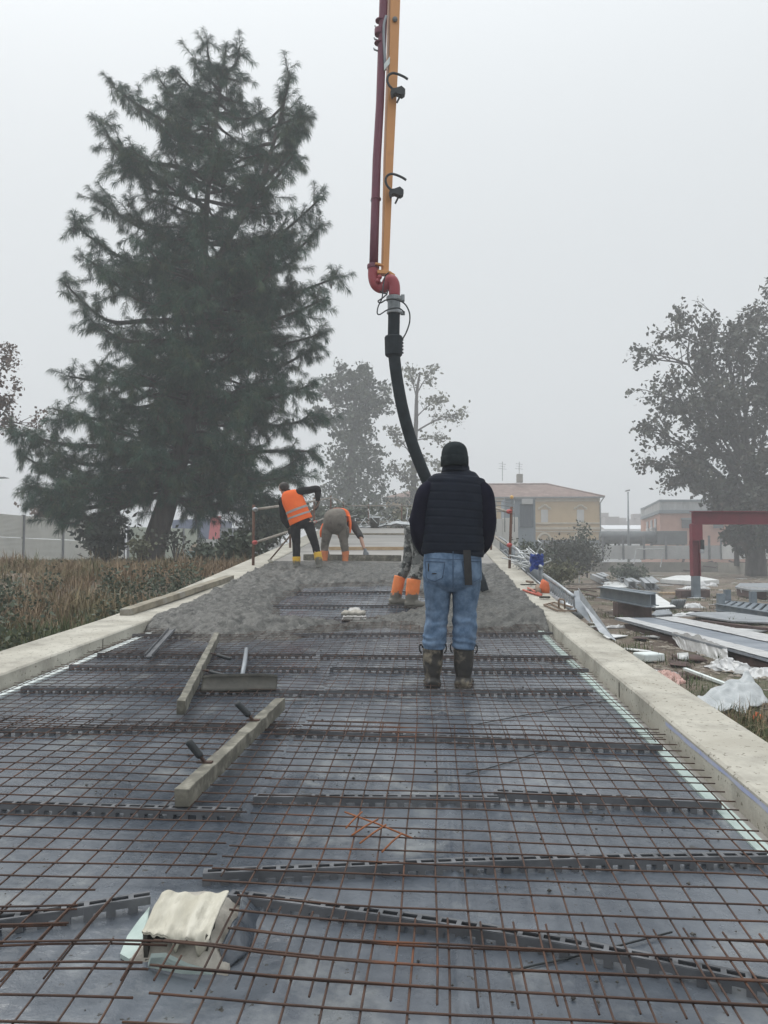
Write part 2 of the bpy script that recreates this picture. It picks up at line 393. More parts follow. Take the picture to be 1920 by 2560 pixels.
# ================================================================== REBAR MESH, SPACERS
HM = 0.052                                     # height of the mesh above the membrane
def mound(x, y):
    r = math.hypot((x - BLK.x) * 0.8, y - BLK.y)
    return 0.03 * math.exp(-(r / 0.30) ** 2)
k_row = 0
def mesh_sheet(cx, y0, y1, x0, x1, rot, h, label, seed, cut=None, step=1):
    rnd = random.Random(seed); m = MB(); rb = 0.0032 if k_row < 2 else 0.0024; pitch = 0.1; yc = (y0 + y1) / 2
    ca, sa = math.cos(rot), math.sin(rot)
    def P(x, y, dz):
        X = cx + (x - cx) * ca - (y - yc) * sa; Y = yc + (x - cx) * sa + (y - yc) * ca
        w = 0.010 * noise.noise(Vector((X * 0.9, Y * 0.9, seed))) + 0.004 * noise.noise(Vector((X * 2.5, Y * 2.5, seed + 3)))
        return Vector((X, Y, zk(X, Y) + h + w + dz + mound(X, Y)))
    def bar(pts):
        run = []
        for q in pts + [None]:
            if q is not None and not (cut and cut(q.x, q.y)): run.append(q); continue
            if len(run) > 1: m.tube(run, rb, 6)
            run = []
    nx = int(round((x1 - x0) / pitch)); nyb = int(round((y1 - y0) / pitch))
    for i in range(nx + 1):
        x = x0 + i * pitch; e0, e1 = rnd.uniform(0.03, 0.06), rnd.uniform(0.03, 0.06); wx = rnd.uniform(-0.006, 0.006)
        n = max(8, int((y1 - y0) / 0.14))
        a, bb = y0 - e0, y1 + e1
        bar([P(x + wx + 0.004 * math.sin(k * 0.7 + i), a + (bb - a) * k / n, 0.0) for k in range(n + 1)])
    for j in range(0, nyb + 1, step):
        y = y0 + j * pitch; e0, e1 = rnd.uniform(0.03, 0.07), rnd.uniform(0.03, 0.07); wy = rnd.uniform(-0.005, 0.005)
        n = max(8, int((x1 - x0) / 0.14)); a, bb = x0 - e0, x1 + e1
        bar([P(a + (bb - a) * k / n, y + wy + 0.004 * math.sin(k * 0.6 + j * 2), rb * 2) for k in range(n + 1)])
    tag(m.build('rebar_mesh', M['rust'], smooth=True), label, 'steel mesh', 'welded mesh sheets on the ramp')
def hole(x, y): return abs(x - BLK.x) < 0.17 and BLK.y - 0.02 < y < BLK.y + 0.24
spots = ['whose near end runs out of the picture under the drain block', 'with overlapping bar tips in front of the drain block',
         'under the front timber float', 'under the boots of the man in the dark vest', 'running into the wet concrete', 'half buried in wet concrete around the orange boots']
rows = [(0.5, 2.32), (2.02, 4.46), (4.32, 6.75), (6.6, 9.05), (8.9, 11.35), (11.2, 13.4)]
sideL = ['front left sheet of rusty welded mesh around the drain block', 'rusty welded mesh sheet behind the drain block on the pine side', 'rusty welded mesh sheet below the timber floats',
         'rusty welded mesh sheet just before the left part of the wet concrete', 'mesh sheet left bare in the gap of the wet concrete', 'mesh sheet mostly covered by wet concrete near the yellow boots']
sideR = ['front right sheet of rusty welded mesh with tips poking up under the next sheet', 'rusty welded mesh sheet with bent rusted ends next to the green foam strip', 'rusty welded mesh sheet in front of the man in jeans',
         'rusty welded mesh sheet behind the boots of the man in jeans', 'mesh sheet under the worker in orange boots', 'mesh sheet buried in concrete behind the man in jeans']
rots = [(0.012, -0.02), (-0.006, -0.016), (0.014, 0.004), (-0.01, 0.012), (0.006, -0.004), (0.0, 0.0)]
for k, (a, bq) in enumerate(rows):
    k_row = k
    h = HM + (0.009 if k % 2 else 0.0)
    mesh_sheet(-1.8, a, bq, -2.86, -0.76, rots[k][0], h, sideL[k], 10 + k, hole if k < 2 else None, 2 if k > 3 else 1)
    mesh_sheet(0.3, a + (0.0, -0.03, 0.02, 0, 0, 0)[k], bq, -0.66, 1.24, rots[k][1], h + 0.004, sideR[k], 40 + k, hole if k < 2 else None, 2 if k > 3 else 1)

# slotted plastic spacers
def spacer(a, b, hh, ww, label, curve=0.0):
    a, b = Vector(a), Vector(b); L = (b - a).length; n = max(4, int(L / 0.06)); m = MB()
    side = Vector((-(b - a).y, (b - a).x, 0)).normalized()
    def C(t):
        p = a.lerp(b, t) + side * curve * math.sin(math.pi * t)
        return Vector((p.x, p.y, zk(p.x, p.y) + 0.007 + mound(p.x, p.y) * 0.6))
    up = Vector((0, 0, 1)); th = 0.004
    for i in range(n):
        p, q = C(i / n), C((i + 1) / n); mid = (p + q) / 2; t = (q - p).normalized(); sd_ = t.cross(up).normalized()
        for s_ in (-1, 1):
            o = sd_ * s_ * (ww / 2)
            m.bar(p + o * 0.78 + up * hh, q + o * 0.78 + up * hh, ww * 0.24, th)                     # top flange
            m.bar(p + o + up * (hh * 0.74), q + o + up * (hh * 0.74), th, hh * 0.5)                     # upper web
            m.bar(p + o + up * (hh * 0.245), p.lerp(q, 0.42) + o + up * (hh * 0.245), th, hh * 0.49)     # foot between the openings
        m.bar(p + up * hh, p.lerp(q, 0.24) + up * hh, ww * 0.54, th)                                   # tie across the slots
    tag(m.build('mesh_spacer', M['plastic']), label, 'mesh spacer', 'slotted plastic spacers under the mesh')
def sp_px(x0, y0, x1, y1, label, cv=0.0, hh=0.042, ww=0.042):
    a, b = dk(x0, y0, 0.03), dk(x1, y1, 0.03); spacer((a.x, a.y, 0), (b.x, b.y, 0), hh, ww, label, cv)
sp_px(-330, 2345, 375, 2258, 'slotted plastic spacer running out from behind the drain block to the picture edge', -0.02)
sp_px(575, 2252, 2060, 2500, 'long slotted plastic spacer curving from the drain block toward the near right corner', 0.05)
sp_px(508, 2195, 1925, 2150, 'long slotted plastic spacer nearly level across the front right mesh', 0.03)
sp_px(-420, 2005, 603, 2035, 'slotted plastic spacer ending below the front timber float', 0.0)
sp_px(635, 2000, 1245, 2003, 'slotted plastic spacer starting right of the front timber float', 0.0)
sp_px(1235, 1992, 1800, 2020, 'dark slotted plastic spacer lapping the end beside the green foam', 0.0, 0.05, 0.045)
sp_px(-160, 1835, 715, 1815, 'slotted plastic spacer passing under the front timber float', 0.02)
sp_px(690, 1830, 1655, 1872, 'slotted plastic spacer ending at the green foam beside the overlapped mesh', 0.0)
sp_px(55, 1724, 720, 1730, 'slotted plastic spacer under the rear timber float and dark float board', 0)
sp_px(700, 1733, 1480, 1730, 'slotted plastic spacer at the toes of the man in jeans', 0)
sp_px(175, 1668, 800, 1674, 'slotted plastic spacer second behind the dark float board', 0)
sp_px(825, 1674, 1470, 1678, 'slotted plastic spacer under the heels of the man in jeans', 0)
sp_px(245, 1638, 790, 1640, 'slotted plastic spacer crossing the tip of the pole handle', 0)
sp_px(800, 1642, 1430, 1645, 'slotted plastic spacer directly behind the boots of the man in jeans', 0)
sp_px(330, 1590, 1380, 1585, 'slotted plastic spacer along the front edge of the wet concrete', 0)
sp_px(680, 1517, 960, 1516, 'slotted plastic spacer in the bare gap of the concrete', 0)
sp_px(930, 1516, 1180, 1514, 'slotted plastic spacer between the orange boots', 0)
sp_px(730, 1483, 1060, 1480, 'slotted plastic spacer at the far rim of the bare gap', 0)
# rusted offcut of mesh lying loose, wire pieces and pebbles
m = MB()
o = dk(925, 2075, HM + 0.02)
for (x0, y0, x1, y1, dz) in ((862, 2030, 1030, 2095, 0.0), (905, 2030, 865, 2070, 0.006), (945, 2048, 880, 2088, 0.006), (965, 2062, 900, 2108, 0.006), (1003, 2085, 955, 2130, 0.006)):
    m.tube([dk(x0, y0, HM + 0.02 + dz), dk((x0 + x1) / 2, (y0 + y1) / 2 - 2, HM + 0.025 + dz), dk(x1, y1, HM + 0.02 + dz)], 0.0035, 6)
M['orust'] = mat('bright_rust', (0.17, 0.055, 0.02), (0.28, 0.10, 0.035), 9, 0.9)
tag(m.build('mesh_offcut', M['orust'], smooth=True), 'small rust orange offcut of mesh lying on the front mesh', 'steel offcut')
for pts, lab in (([(1270, 2430), (1340, 2412), (1400, 2400), (1500, 2376), (1680, 2330)], 'thin black wire lying on the membrane near the front spacer'),
                 ([(1165, 1935), (1240, 1915), (1310, 1893), (1370, 1875)], 'thin dark wire curved on the membrane below the overlapped mesh'),
                 ([(1180, 1813), (1300, 1790), (1420, 1768), (1530, 1748)], 'thin dark wire crossing the mesh right of the man in jeans')):
    m = MB(); m.tube(catmull([dk(x, y, 0.016) for x, y in pts], 4), 0.003, 6)
    tag(m.build('wire', M['black'], smooth=True), lab, 'wire')
# grit crumbs on the membrane (uncountable)
rnd = random.Random(5); V, Fq = [], []
for k in range(1500):
    y = 1.4 + 7.2 * rnd.random() ** 1.3; x = rnd.uniform(XL + 0.2, XR - 0.15)
    if fbm(x, y, 2.0, 0.9, 2) < rnd.uniform(-0.2, 0.25): continue
    r = rnd.choice((0.003, 0.004, 0.005, 0.006, 0.009)); z = zk(x, y) + 0.012 + r * 0.4; o = len(V)
    pts = [(1, 0, 0), (0, 1, 0), (-1, 0.1, 0), (0, -1, 0), (0, 0, 0.8), (0.1, 0, -0.6)]
    V += [(x + p[0] * r * rnd.uniform(.6, 1.5), y + p[1] * r * rnd.uniform(.6, 1.5), z + p[2] * r) for p in pts]
    Fq += [(o + a, o + (a + 1) % 4, o + 4) for a in range(4)] + [(o + (a + 1) % 4, o + a, o + 5) for a in range(4)]
M['grit'] = mat('cement_crumb', (0.035, 0.034, 0.03), (0.10, 0.095, 0.085), 30, 0.9)
tag(npmesh('grit', V, Fq, M['grit']), 'dark cement crumbs sprinkled over the membrane', kind='stuff')
# ================================================================== WET CONCRETE AND FINISHED SLAB
def poly_w(P): return [(dk(x, y, 0.05).x, dk(x, y, 0.05).y) for x, y in P]
OUT = [(300, 1572)] + [(395, 1574), (430, 1580), (520, 1595), (600, 1592), (650, 1587), (740, 1592), (800, 1574), (880, 1566), (960, 1562), (1060, 1572), (1200, 1574), (1345, 1570), (1480, 1572)]
outer = poly_w(OUT) + [(1.9, 15.4), (-3.6, 15.4)]
inner = poly_w([(690, 1515), (684, 1507), (735, 1481), (769, 1464), (850, 1459), (967, 1459), (1010, 1470), (1062, 1492), (1060, 1518), (975, 1534), (905, 1546), (860, 1553), (740, 1554), (700, 1536)])
def sdist(p, poly):
    x, y = p; ins = False; d = 1e9; n = len(poly)
    for i in range(n):
        (ax, ay), (bx, by) = poly[i], poly[(i + 1) % n]
        ex, ey = bx - ax, by - ay; t = max(0, min(1, ((x - ax) * ex + (y - ay) * ey) / (ex * ex + ey * ey + 1e-12)))
        d = min(d, math.hypot(x - ax - t * ex, y - ay - t * ey))
        if (ay > y) != (by > y) and x < (bx - ax) * (y - ay) / (by - ay) + ax: ins = not ins
    return d if ins else -d
def conc_h(x, y):
    s = min(sdist((x, y), outer), -sdist((x, y), inner))
    s += 0.07 * fbm(x, y, 1.3, 2.4, 3)
    T = 0.15 - 0.02 * sstep(12, 15, y) + 0.03 * fbm(x, y, 6.0, 0.8, 2) - 0.07 * math.exp(-((x + 0.7) / 0.9) ** 2) * sstep(10.2, 9.0, y)
    T += 0.03 * sstep(11.5, 8.9, y)
    h = T * min(1, max(0, s / 0.42)) ** 0.6
    lump = noise.turbulence(Vector((x * 7, y * 7, 0.3)), 4, False)
    h += (0.040 * lump - 0.02 + 0.016 * (1 - 2 * abs(noise.noise(Vector((x * 22, y * 22, 2))))) + 0.026 * noise.noise(Vector((x * 9, y * 11, 5))) + 0.03 * noise.noise(Vector((x * 3.2, y * 3.6, 8)))) * sstep(0, 0.05, h) * (1 - 0.75 * sstep(14.2, 15.0, y))
    return h, s
nx, nyy = 200, 400; y0, y1 = 7.3, 15.12
xs = [XL + 0.004 + (XR - XL - 0.008) * i / nx for i in range(nx + 1)]; yv = [y0 + (y1 - y0) * (j / nyy) ** 1.15 for j in range(nyy + 1)]
Hh = [[conc_h(x, y) for y in yv] for x in xs]
V = [(x, y, zk(x, y) + 0.004 + Hh[i][j][0]) for i, x in enumerate(xs) for j, y in enumerate(yv)]
Fq = []
for i in range(nx):
    for j in range(nyy):
        if max(Hh[i][j][1], Hh[i + 1][j][1], Hh[i][j + 1][1], Hh[i + 1][j + 1][1]) > 0.0:
            a = i * (nyy + 1) + j; Fq.append((a, a + nyy + 1, a + nyy + 2, a + 1))
tag(npmesh('wet_concrete', V, Fq, M['wet'], smooth=True), 'rough grey heap of freshly poured wet concrete spread over the mesh', 'wet concrete')
# finished slab beyond, running up to the crest
m = MB()
def slab(u, v):
    x = XL + 0.006 + (XR - XL - 0.012) * u; y = 15.06 + 17.0 * v
    return (x, y, zk(x, y) + 0.115 + 0.004 * fbm(x, y, 1, 0.8, 2))
m.sheet(slab, 20, 60); tag(m.build('pavement', M['slab'], smooth=True), 'smooth grey concrete already levelled on the upper ramp', kind='structure')
def plank(x0, x1, yp, w, h, name, mm, label, cat, dz=0.125, lean=0.0):
    a, b = dk(x0, yp, dz), dk(x1, yp, dz); m = MB()
    n = 12; 
    for k in range(n):
        p, q = a.lerp(b, k / n), a.lerp(b, (k + 1) / n)
    m.bar(a + Vector((0, 0, h / 2)), b + Vector((0, 0, h / 2)), w, h)
    o = m.build(name, mm, bevel=0.004, origin=a); return tag(o, label, cat)
a, b = dk(752, 1404, 0.125), dk(1003, 1404, 0.125); m = MB(); m.bar((a.x, 15.3, zk(a.x, 15.3) + .18), (b.x, 15.3, zk(b.x, 15.3) + .18), .06, .12); tag(m.build('screed_board', M['mudwood'], bevel=.005, origin=a), 'dark wet screed board pulled by the bending worker with grey trousers', 'screed board')
plank(822, 1075, 1375, 0.05, 0.075, 'timber_board', M['tanwood'], 'tan timber board lying across the finished slab behind the screed', 'timber board', 0.12)
plank(860, 1130, 1337, 0.05, 0.05, 'timber_board', M['wood'], 'grey timber strip lying across the slab farther up the ramp', 'timber board', 0.12)
# ================================================================== FOREGROUND PROPS
M['hood'] = mat('mortar_splashed_board', (0.42, 0.395, 0.32), (0.56, 0.535, 0.455), 7, 0.9, 0.5, 30, c3=(0.36, 0.34, 0.28), s3=11, stretch=(3, 1, 1), w3=(0.52, 0.7), bdist=0.006)
M['mortar'] = mat('rough_mortar', (0.27, 0.25, 0.215), (0.40, 0.375, 0.33), 9, 0.95, 0.7, 45, bdist=0.008)
M['hole'] = mat('opening_shade', (0.02, 0.02, 0.018), (0.05, 0.048, 0.042), 14, 0.95)
# drain block: mortar base, tin channel, splashed sheet folded over it
dm = HM
base = dk(395, 2400, 0.02)
e = empty('drain_block', base, 'mortar drain block capped by a torn cream sheet in the near left mesh', 'drain block')
P = lambda x, y, h: dk(x, y, h)
def mortar_fn(u, v):
    # quad in photo pixels: front-left (330,2405) front-right (560,2440) back-right (605,2265) back-left (370,2280)
    fl, fr, br, bl = P(322, 2402, 0.02), P(572, 2438, 0.02), P(612, 2262, 0.02), P(385, 2280, 0.02)
    p = (fl * (1 - u) + fr * u) * (1 - v) + (bl * (1 - u) + br * u) * v
    ed = min(u, 1 - u, v * 1.4, (1 - v) * 2.0); hgt = 0.085 * sstep(0.0, 0.42, ed) ** 0.8
    nz = 0.012 * fbm(p.x, p.y, 4, 14, 3)
    return p + Vector((0.01 * noise.noise(p * 19), 0.012 * noise.noise(p * 17 + Vector((3, 1, 2))), hgt + nz * sstep(0, 0.1, ed) + (-0.03 if ed <= 0 else 0)))
m = MB(); m.sheet(mortar_fn, 44, 34); m.build('mortar_base', M['mortar'], e, smooth=True)
def foamscrap(pts, thk=0.012):
    m = MB(); m.prism([P(x, y, h) for x, y, h in pts], (0, 0, thk)); return m
foamscrap([(345, 2312, 0.012), (374, 2276, 0.012), (366, 2330, 0.03), (344, 2398, 0.018), (322, 2408, 0.012), (300, 2395, 0.01), (318, 2350, 0.012)]).build('foam_edge', M['foam_green'], e)
foamscrap([(378, 2395, 0.06), (415, 2393, 0.065), (470, 2420, 0.04), (530, 2437, 0.025), (455, 2435, 0.02), (370, 2418, 0.02)]).build('foam_edge', M['foam_green'], e)
# channel cheeks and a solid block coloured dark as the shaded throat
hz0 = 0.10
A0, B0 = P(360, 2320, hz0), P(528, 2330, hz0)          # front of the sheet edge
A1, B1 = P(405, 2232, hz0 + 0.035), P(572, 2232, hz0 + 0.035)
m = MB(); m.prism([A0 + Vector((0.006, 0.01, -0.01)), B0 + Vector((-0.01, 0.01, -0.01)), B0 + Vector((-0.02, 0.02, -0.085)), A0 + Vector((0.01, 0.02, -0.085))], (B1 - B0) * 0.4)
m.build('throat', M['hole'], e)
m = MB(); m.bar(A0 + Vector((0.008, 0.0, -0.002)), A0 + Vector((0.012, 0.0, -0.075)), 0.012, 0.03, (0, 1, 0)); m.bar(A0 + Vector((0.012, -0.004, -0.078)), A0 + Vector((0.04, -0.004, -0.078)), 0.03, 0.006)
m.build('bracket', M['darkmud'], e); m = MB(); m.bar(B0 + Vector((-0.008, 0.0, -0.004)), B0 + Vector((-0.012, 0.0, -0.06)), 0.01, 0.02, (0, 1, 0)); m.build('bracket', M['darkmud'], e)
rnd = random.Random(3); drip = [rnd.random() for _ in range(60)]
def hood_fn(u, v):
    front = A0 * (1 - u) + B0 * u; back = A1 * (1 - u) + B1 * u
    if v > 0.25:
        t = (v - 0.25) / 0.75; p = front.lerp(back, t)
        p.z += 0.012 * math.sin(u * 21) * 0.35 + 0.006 * math.sin(math.pi * t) + 0.004 * fbm(p.x, p.y, 2, 18, 2)
        p.y += 0.008 * math.sin(u * 9) * sstep(0.8, 1, t)
        return p
    t = (0.25 - v) / 0.25                                 # torn flap hanging down the front
    k = u * 12; lng = 0.006 + 0.03 * abs(noise.noise(Vector((k * 0.75, 3, 1)))) + 0.03 * math.exp(-((u - 0.5) / 0.10) ** 2) + 0.05 * math.exp(-((u - 0.86) / 0.10) ** 2)
    lng *= sstep(-0.02, 0.12, u) * 0.9 + 0.1
    p = front.copy(); p.z -= lng * t; p.y -= 0.016 * math.sin(t * 2.2) + 0.004 * math.sin(u * 40)
    return p
m = MB(); m.sheet(hood_fn, 64, 24, thick=0.005); m.build('cap_sheet', M['hood'], e, smooth=True)
# dark membrane collar crumpled round the block
def collar(u, v):
    pts = [(560, 2440), (615, 2400), (640, 2330), (660, 2270), (610, 2245), (575, 2262), (600, 2290), (592, 2345), (565, 2395), (545, 2425)]
    o_ = catmull([P(x, y, 0.0) for x, y in pts[:5]], 8); i_ = catmull([P(x, y, 0.0) for x, y in (pts[5:])[::-1]], 8)
    a, b_ = o_[int(u * 32)], i_[int(u * 32)]
    p = a.lerp(b_, v); p.z = zk(p.x, p.y) + 0.016 + 0.05 * v * (1 - .5 * (u > .8)) + 0.016 * noise.noise(p * 22) ; return p
m = MB(); m.sheet(collar, 32, 8, thick=0.003); m.build('membrane_collar', M['membrane'], e, smooth=True)
# second small drain block in the bare gap
base = dk(885, 1548, 0.02)
e = empty('drain_block', base, 'small mortar drain block with crumpled cream cap in the gap of the wet concrete', 'drain block')
m = MB()
def f2(u, v):
    fl, fr, br, bl = P(853, 1552, 0.02), P(922, 1552, 0.02), P(908, 1530, 0.02), P(862, 1530, 0.02)
    p = (fl * (1 - u) + fr * u) * (1 - v) + (bl * (1 - u) + br * u) * v; ed = min(u, 1 - u, v, 1 - v)
    return p + Vector((0, 0, 0.085 * sstep(0, 0.35, ed) + 0.02 * fbm(p.x, p.y, 4, 9, 2)))
m.sheet(f2, 20, 20); m.build('mortar_base', mat('pale_mortar', (0.36, 0.35, 0.33), (0.48, 0.47, 0.45), 9, .9), e, smooth=True)
m = MB(); c = P(884, 1538, 0.10)
def f3(u, v): return c + Vector(((u - 0.5) * 0.26, (v - 0.5) * 0.30, 0.05 + 0.02 * fbm(u * 3, v * 3, 5, 1.6, 2) - 0.02 * abs(u - .5)))
m.sheet(f3, 16, 16, thick=0.035); m.build('cap_sheet', M['mortar'], e, smooth=True)

# timber floats, each a batten with two stub handles
def batten(m, a, b, w, h, n=14, wob=0.006, seed=0):
    a, b = Vector(a), Vector(b); side, d = frame_of(b - a, Vector((0, 0, 1)))
    rings = []
    for i in range(n + 1):
        p = a.lerp(b, i / n); o = len(m.v)
        for sx, sz in ((-1, -1), (1, -1), (1, 1), (-1, 1)):
            q = p + side * sx * w / 2 + d * sz * h / 2
            m.v.append(tuple(q + Vector((noise.noise(q * 13), noise.noise(q * 11 + Vector((5, 5, 5))), noise.noise(q * 12 + Vector((9, 2, 1))))) * wob))
    for i in range(n):
        for k in range(4): m.f.append((len(m.v) - (n + 1 - i) * 4 + k, len(m.v) - (n + 1 - i) * 4 + (k + 1) % 4, len(m.v) - (n - i) * 4 + (k + 1) % 4, len(m.v) - (n - i) * 4 + k)); m.m.append(0)
    o = len(m.v) - (n + 1) * 4; m.f += [(o + 3, o + 2, o + 1, o), tuple(o + n * 4 + k for k in range(4))]; m.m += [0, 0]
def handle_bits(e, foot, tip, r=0.017):
    foot, tip = Vector(foot), Vector(tip)
    m = MB(); k = foot.lerp(tip, 0.25); m.tube([k, k.lerp(tip, 0.1), k.lerp(tip, 0.9), tip], [r * 0.9, r, r * 1.05, r * 0.95], 12); h = m.build('handle', M['black'], e, smooth=True)
    m = MB(); m.tube([foot, k.lerp(foot, 0.1), k], [r * 0.45, r * 0.5, r * 0.6], 8); m.box(foot, (0.07, 0.03, 0.006)); m.build('bracket', M['rust'], h)
a, b = dk(455, 1995, HM + 0.045), dk(700, 1760, HM + 0.045)
e = empty('timber_float', a.lerp(b, 0.5), 'big cement coated timber float with two black handles, nearer of two on the mesh', 'float')
m = MB(); batten(m, a, b, 0.062, 0.075, 22, 0.007); m.build('batten', M['mudwood'], e, bevel=0.004)
h1 = dk(512, 1905, HM + 0.085); h2 = dk(633, 1800, HM + 0.085)
handle_bits(e, h1, at(470, 1852, h1.y - 0.02)); handle_bits(e, h2, at(592, 1757, h2.y - 0.02))
a, b = dk(452, 1770, HM + 0.05), dk(542, 1592, HM + 0.05)
e = empty('timber_float', a.lerp(b, 0.5), 'slimmer timber float tipped on edge leaning on the dark float board', 'float')
m = MB(); batten(m, a, b, 0.05, 0.085, 20, 0.007); m.build('batten', M['mudwood'], e, bevel=0.004)
h1 = dk(510, 1676, HM + 0.06); h2 = dk(530, 1634, HM + 0.06)
handle_bits(e, h1, at(565, 1690, h1.y - 0.05), 0.014); handle_bits(e, h2, at(577, 1648, h2.y - 0.05), 0.014)
# dark float board with pole
a, b = dk(500, 1725, HM + 0.005), dk(690, 1722, HM + 0.005)
e = empty('float_board', a.lerp(b, 0.5), 'dark wet float board with a short grey pole lying behind the timber floats', 'float board')
m = MB(); m.sheet(lambda u, v: a.lerp(b, u) + Vector((0, 0.05 * v + 0.02 * math.sin(v * 3.1), 0.10 * v * (1 - 0.12 * (abs(u - .5) * 2) ** 6) + 0.003 * noise.noise(Vector((u * 6, v * 3, 0))))), 30, 8, thick=0.018)
m.build('blade', M['darkmud'], e, smooth=True)
q = dk(604, 1698, HM + 0.05); m = MB(); m.tube([q, at(612, 1655, q.y + 0.35), dk(616, 1622, HM + 0.08)], [0.016, 0.017, 0.015], 10); m.build('pole', M['galvdull'], e, smooth=True)
# zinc strip on the mesh near the left kerb
a, b = dk(372, 1642, HM + 0.02), dk(430, 1575, HM + 0.03)
m = MB(); m.bar(a, b, 0.05, 0.006); m.bar(a + Vector((0.025, 0, 0.012)), b + Vector((0.035, 0, 0.012)), 0.004, 0.024); m.bar(a + Vector((-0.035, 0, 0.012)), b + Vector((-0.035, 0, 0.012)), 0.004, 0.024)
tag(m.build('metal_strip', M['plastic'], origin=a), 'grey zinc channel strip lying on the mesh beside the left kerb', 'metal strip')
# timber on the left kerb
def onk(px, py, dz=0): return dk(px, py, KH + dz)
a, b = onk(312, 1531, 0.037), onk(575, 1444, 0.037)
m = MB(); batten(m, a, b, 0.13, 0.075, 20, 0.006); tag(m.build('timber_beam', M['wood'], bevel=0.005), 'weathered timber beam lying along the kerb wall on the pine side', 'timber beam')
# tools on the right kerb
M['orangeplast'] = mat('orange_plastic', (0.62, 0.13, 0.045), (0.72, 0.19, 0.07), 8, 0.6)
M['redhandle'] = mat('faded_red_paint', (0.45, 0.09, 0.06), (0.55, 0.16, 0.11), 9, 0.6)
M['dirtywood'] = mat('dirty_wood_handle', (0.17, 0.12, 0.085), (0.27, 0.2, 0.15), 12, 0.85)
def krest(px, py): return onk(px, py, 0.0)
c = krest(1361, 1482); m = MB(); m.loft([(c + Vector((0, 0, 0.0)), 0.075, 0.06), (c + Vector((0.005, 0, 0.07)), 0.072, 0.055), (c + Vector((0.0, 0, 0.13)), 0.06, 0.045), (c + Vector((-0.03, 0, 0.185)), 0.016, 0.014)], 14, sq=2.6, fold=lambda u, a_: 1 + 0.07 * math.sin(3 * a_ + u * 4))
tag(m.build('orange_bag', M['orangeplast'], smooth=True, origin=c), 'crumpled bright orange plastic bag standing on the yard side kerb', 'bag')
e = empty('bolt_cutter', krest(1340, 1485), 'red handled bolt cutter lying on the yard side kerb before the orange bag', 'bolt cutter')
m = MB(); m.tube([onk(1308, 1475, .02), onk(1328, 1482, .022), onk(1352, 1489, .022)], 0.015, 8); m.build('handle', M['redhandle'], e, smooth=True)
m = MB(); m.tube([onk(1320, 1470, .03), onk(1336, 1478, .03), onk(1354, 1487, .03)], 0.015, 8); m.build('handle', M['redhandle'], e, smooth=True)
m = MB(); m.box(onk(1362, 1493, .03), (0.14, 0.05, 0.03), Matrix.Rotation(R(-20), 3, 'Z')); m.build('jaw', M['darkmud'], e, bevel=0.006)
e = empty('mallet', krest(1335, 1473), 'wooden handled mallet lying behind the red bolt cutter', 'mallet')
m = MB(); m.tube([onk(1318, 1476, .03), onk(1343, 1473, .03)], 0.016, 8); m.build('handle', M['dirtywood'], e, smooth=True)
m = MB(); m.tube([onk(1345, 1466, .04), onk(1346, 1480, .04)], 0.04, 10); m.build('mallet_head', M['dirtywood'], e, smooth=True)
e = empty('hand_float', krest(1325, 1460), 'hand float with a wooden grip lying on the yard side kerb', 'hand float')
m = MB(); m.box(onk(1325, 1461, .008), (0.28, 0.09, 0.012), Matrix.Rotation(R(8), 3, 'Z')); m.build('blade', M['darkmud'], e)
m = MB(); m.tube([onk(1316, 1453, .07), onk(1333, 1456, .07)], 0.018, 8); m.tube([onk(1327, 1461, 0.01), onk(1327, 1456, .07)], 0.008, 6); m.build('handle', M['dirtywood'], e, smooth=True)
e = empty('welded_frame', krest(1400, 1515), 'rusty steel carrying frame with a bent grip lying on the yard side kerb', 'steel frame')
m = MB(); q = [onk(1360, 1512, .02), onk(1385, 1506, .02), onk(1440, 1520, .02), onk(1440, 1527, .02), onk(1395, 1527, .02)]
for i in range(5): m.bar(q[i], q[(i + 1) % 5], 0.018, 0.018)
m.bar(onk(1375, 1508, .02), onk(1412, 1527, .02), 0.018, 0.018); m.build('base', M['dirtywood'], e)
m = MB(); u0, u1 = onk(1397, 1519, .03), onk(1412, 1522, .03); m.tube([u0, u0 + Vector((0, 0, .09)), u0.lerp(u1, .2) + Vector((0, 0, .105)), u0.lerp(u1, .8) + Vector((0, 0, .105)), u1 + Vector((0, 0, .09)), u1], 0.012, 8); m.build('grip', M['dirtywood'], e, smooth=True)
# ================================================================== CONCRETE PUMP BOOM, HOSE, RAILINGS
M['boompaint'] = mat('orange_yellow_paint', (0.53, 0.245, 0.085), (0.60, 0.285, 0.10), 1.2, 0.5, c3=(0.46, 0.22, 0.09), s3=5, w3=(0.6, 0.8))
M['pipepaint'] = mat('dark_red_pipe_paint', (0.125, 0.030, 0.055), (0.165, 0.040, 0.068), 2.0, 0.55, c3=(0.115, 0.04, 0.06), s3=6, w3=(0.6, 0.8))
M['elbow'] = mat('red_elbow_paint', (0.27, 0.03, 0.045), (0.34, 0.05, 0.06), 3.0, 0.4, c3=(0.45, 0.40, 0.38), s3=22, w3=(0.66, 0.72))
M['hose'] = mat('black_hose_rubber', (0.006, 0.012, 0.016), (0.014, 0.022, 0.028), 9, 0.7, 0.15, 50, spec=0.25, c3=(0.09, 0.10, 0.10), s3=14, w3=(0.68, 0.76))
M['steel'] = mat('grey_clamp_steel', (0.16, 0.18, 0.19), (0.27, 0.29, 0.30), 10, 0.5, metal=0.4)
BY = 10.5; k = pxm(BY)
e = empty('pump_boom', at(960, 690, BY), 'orange concrete pump boom tip with a dark red pipe hanging from the sky', 'pump boom')
def V_(px, py, dy=0.0): return at(px, py, BY + dy)
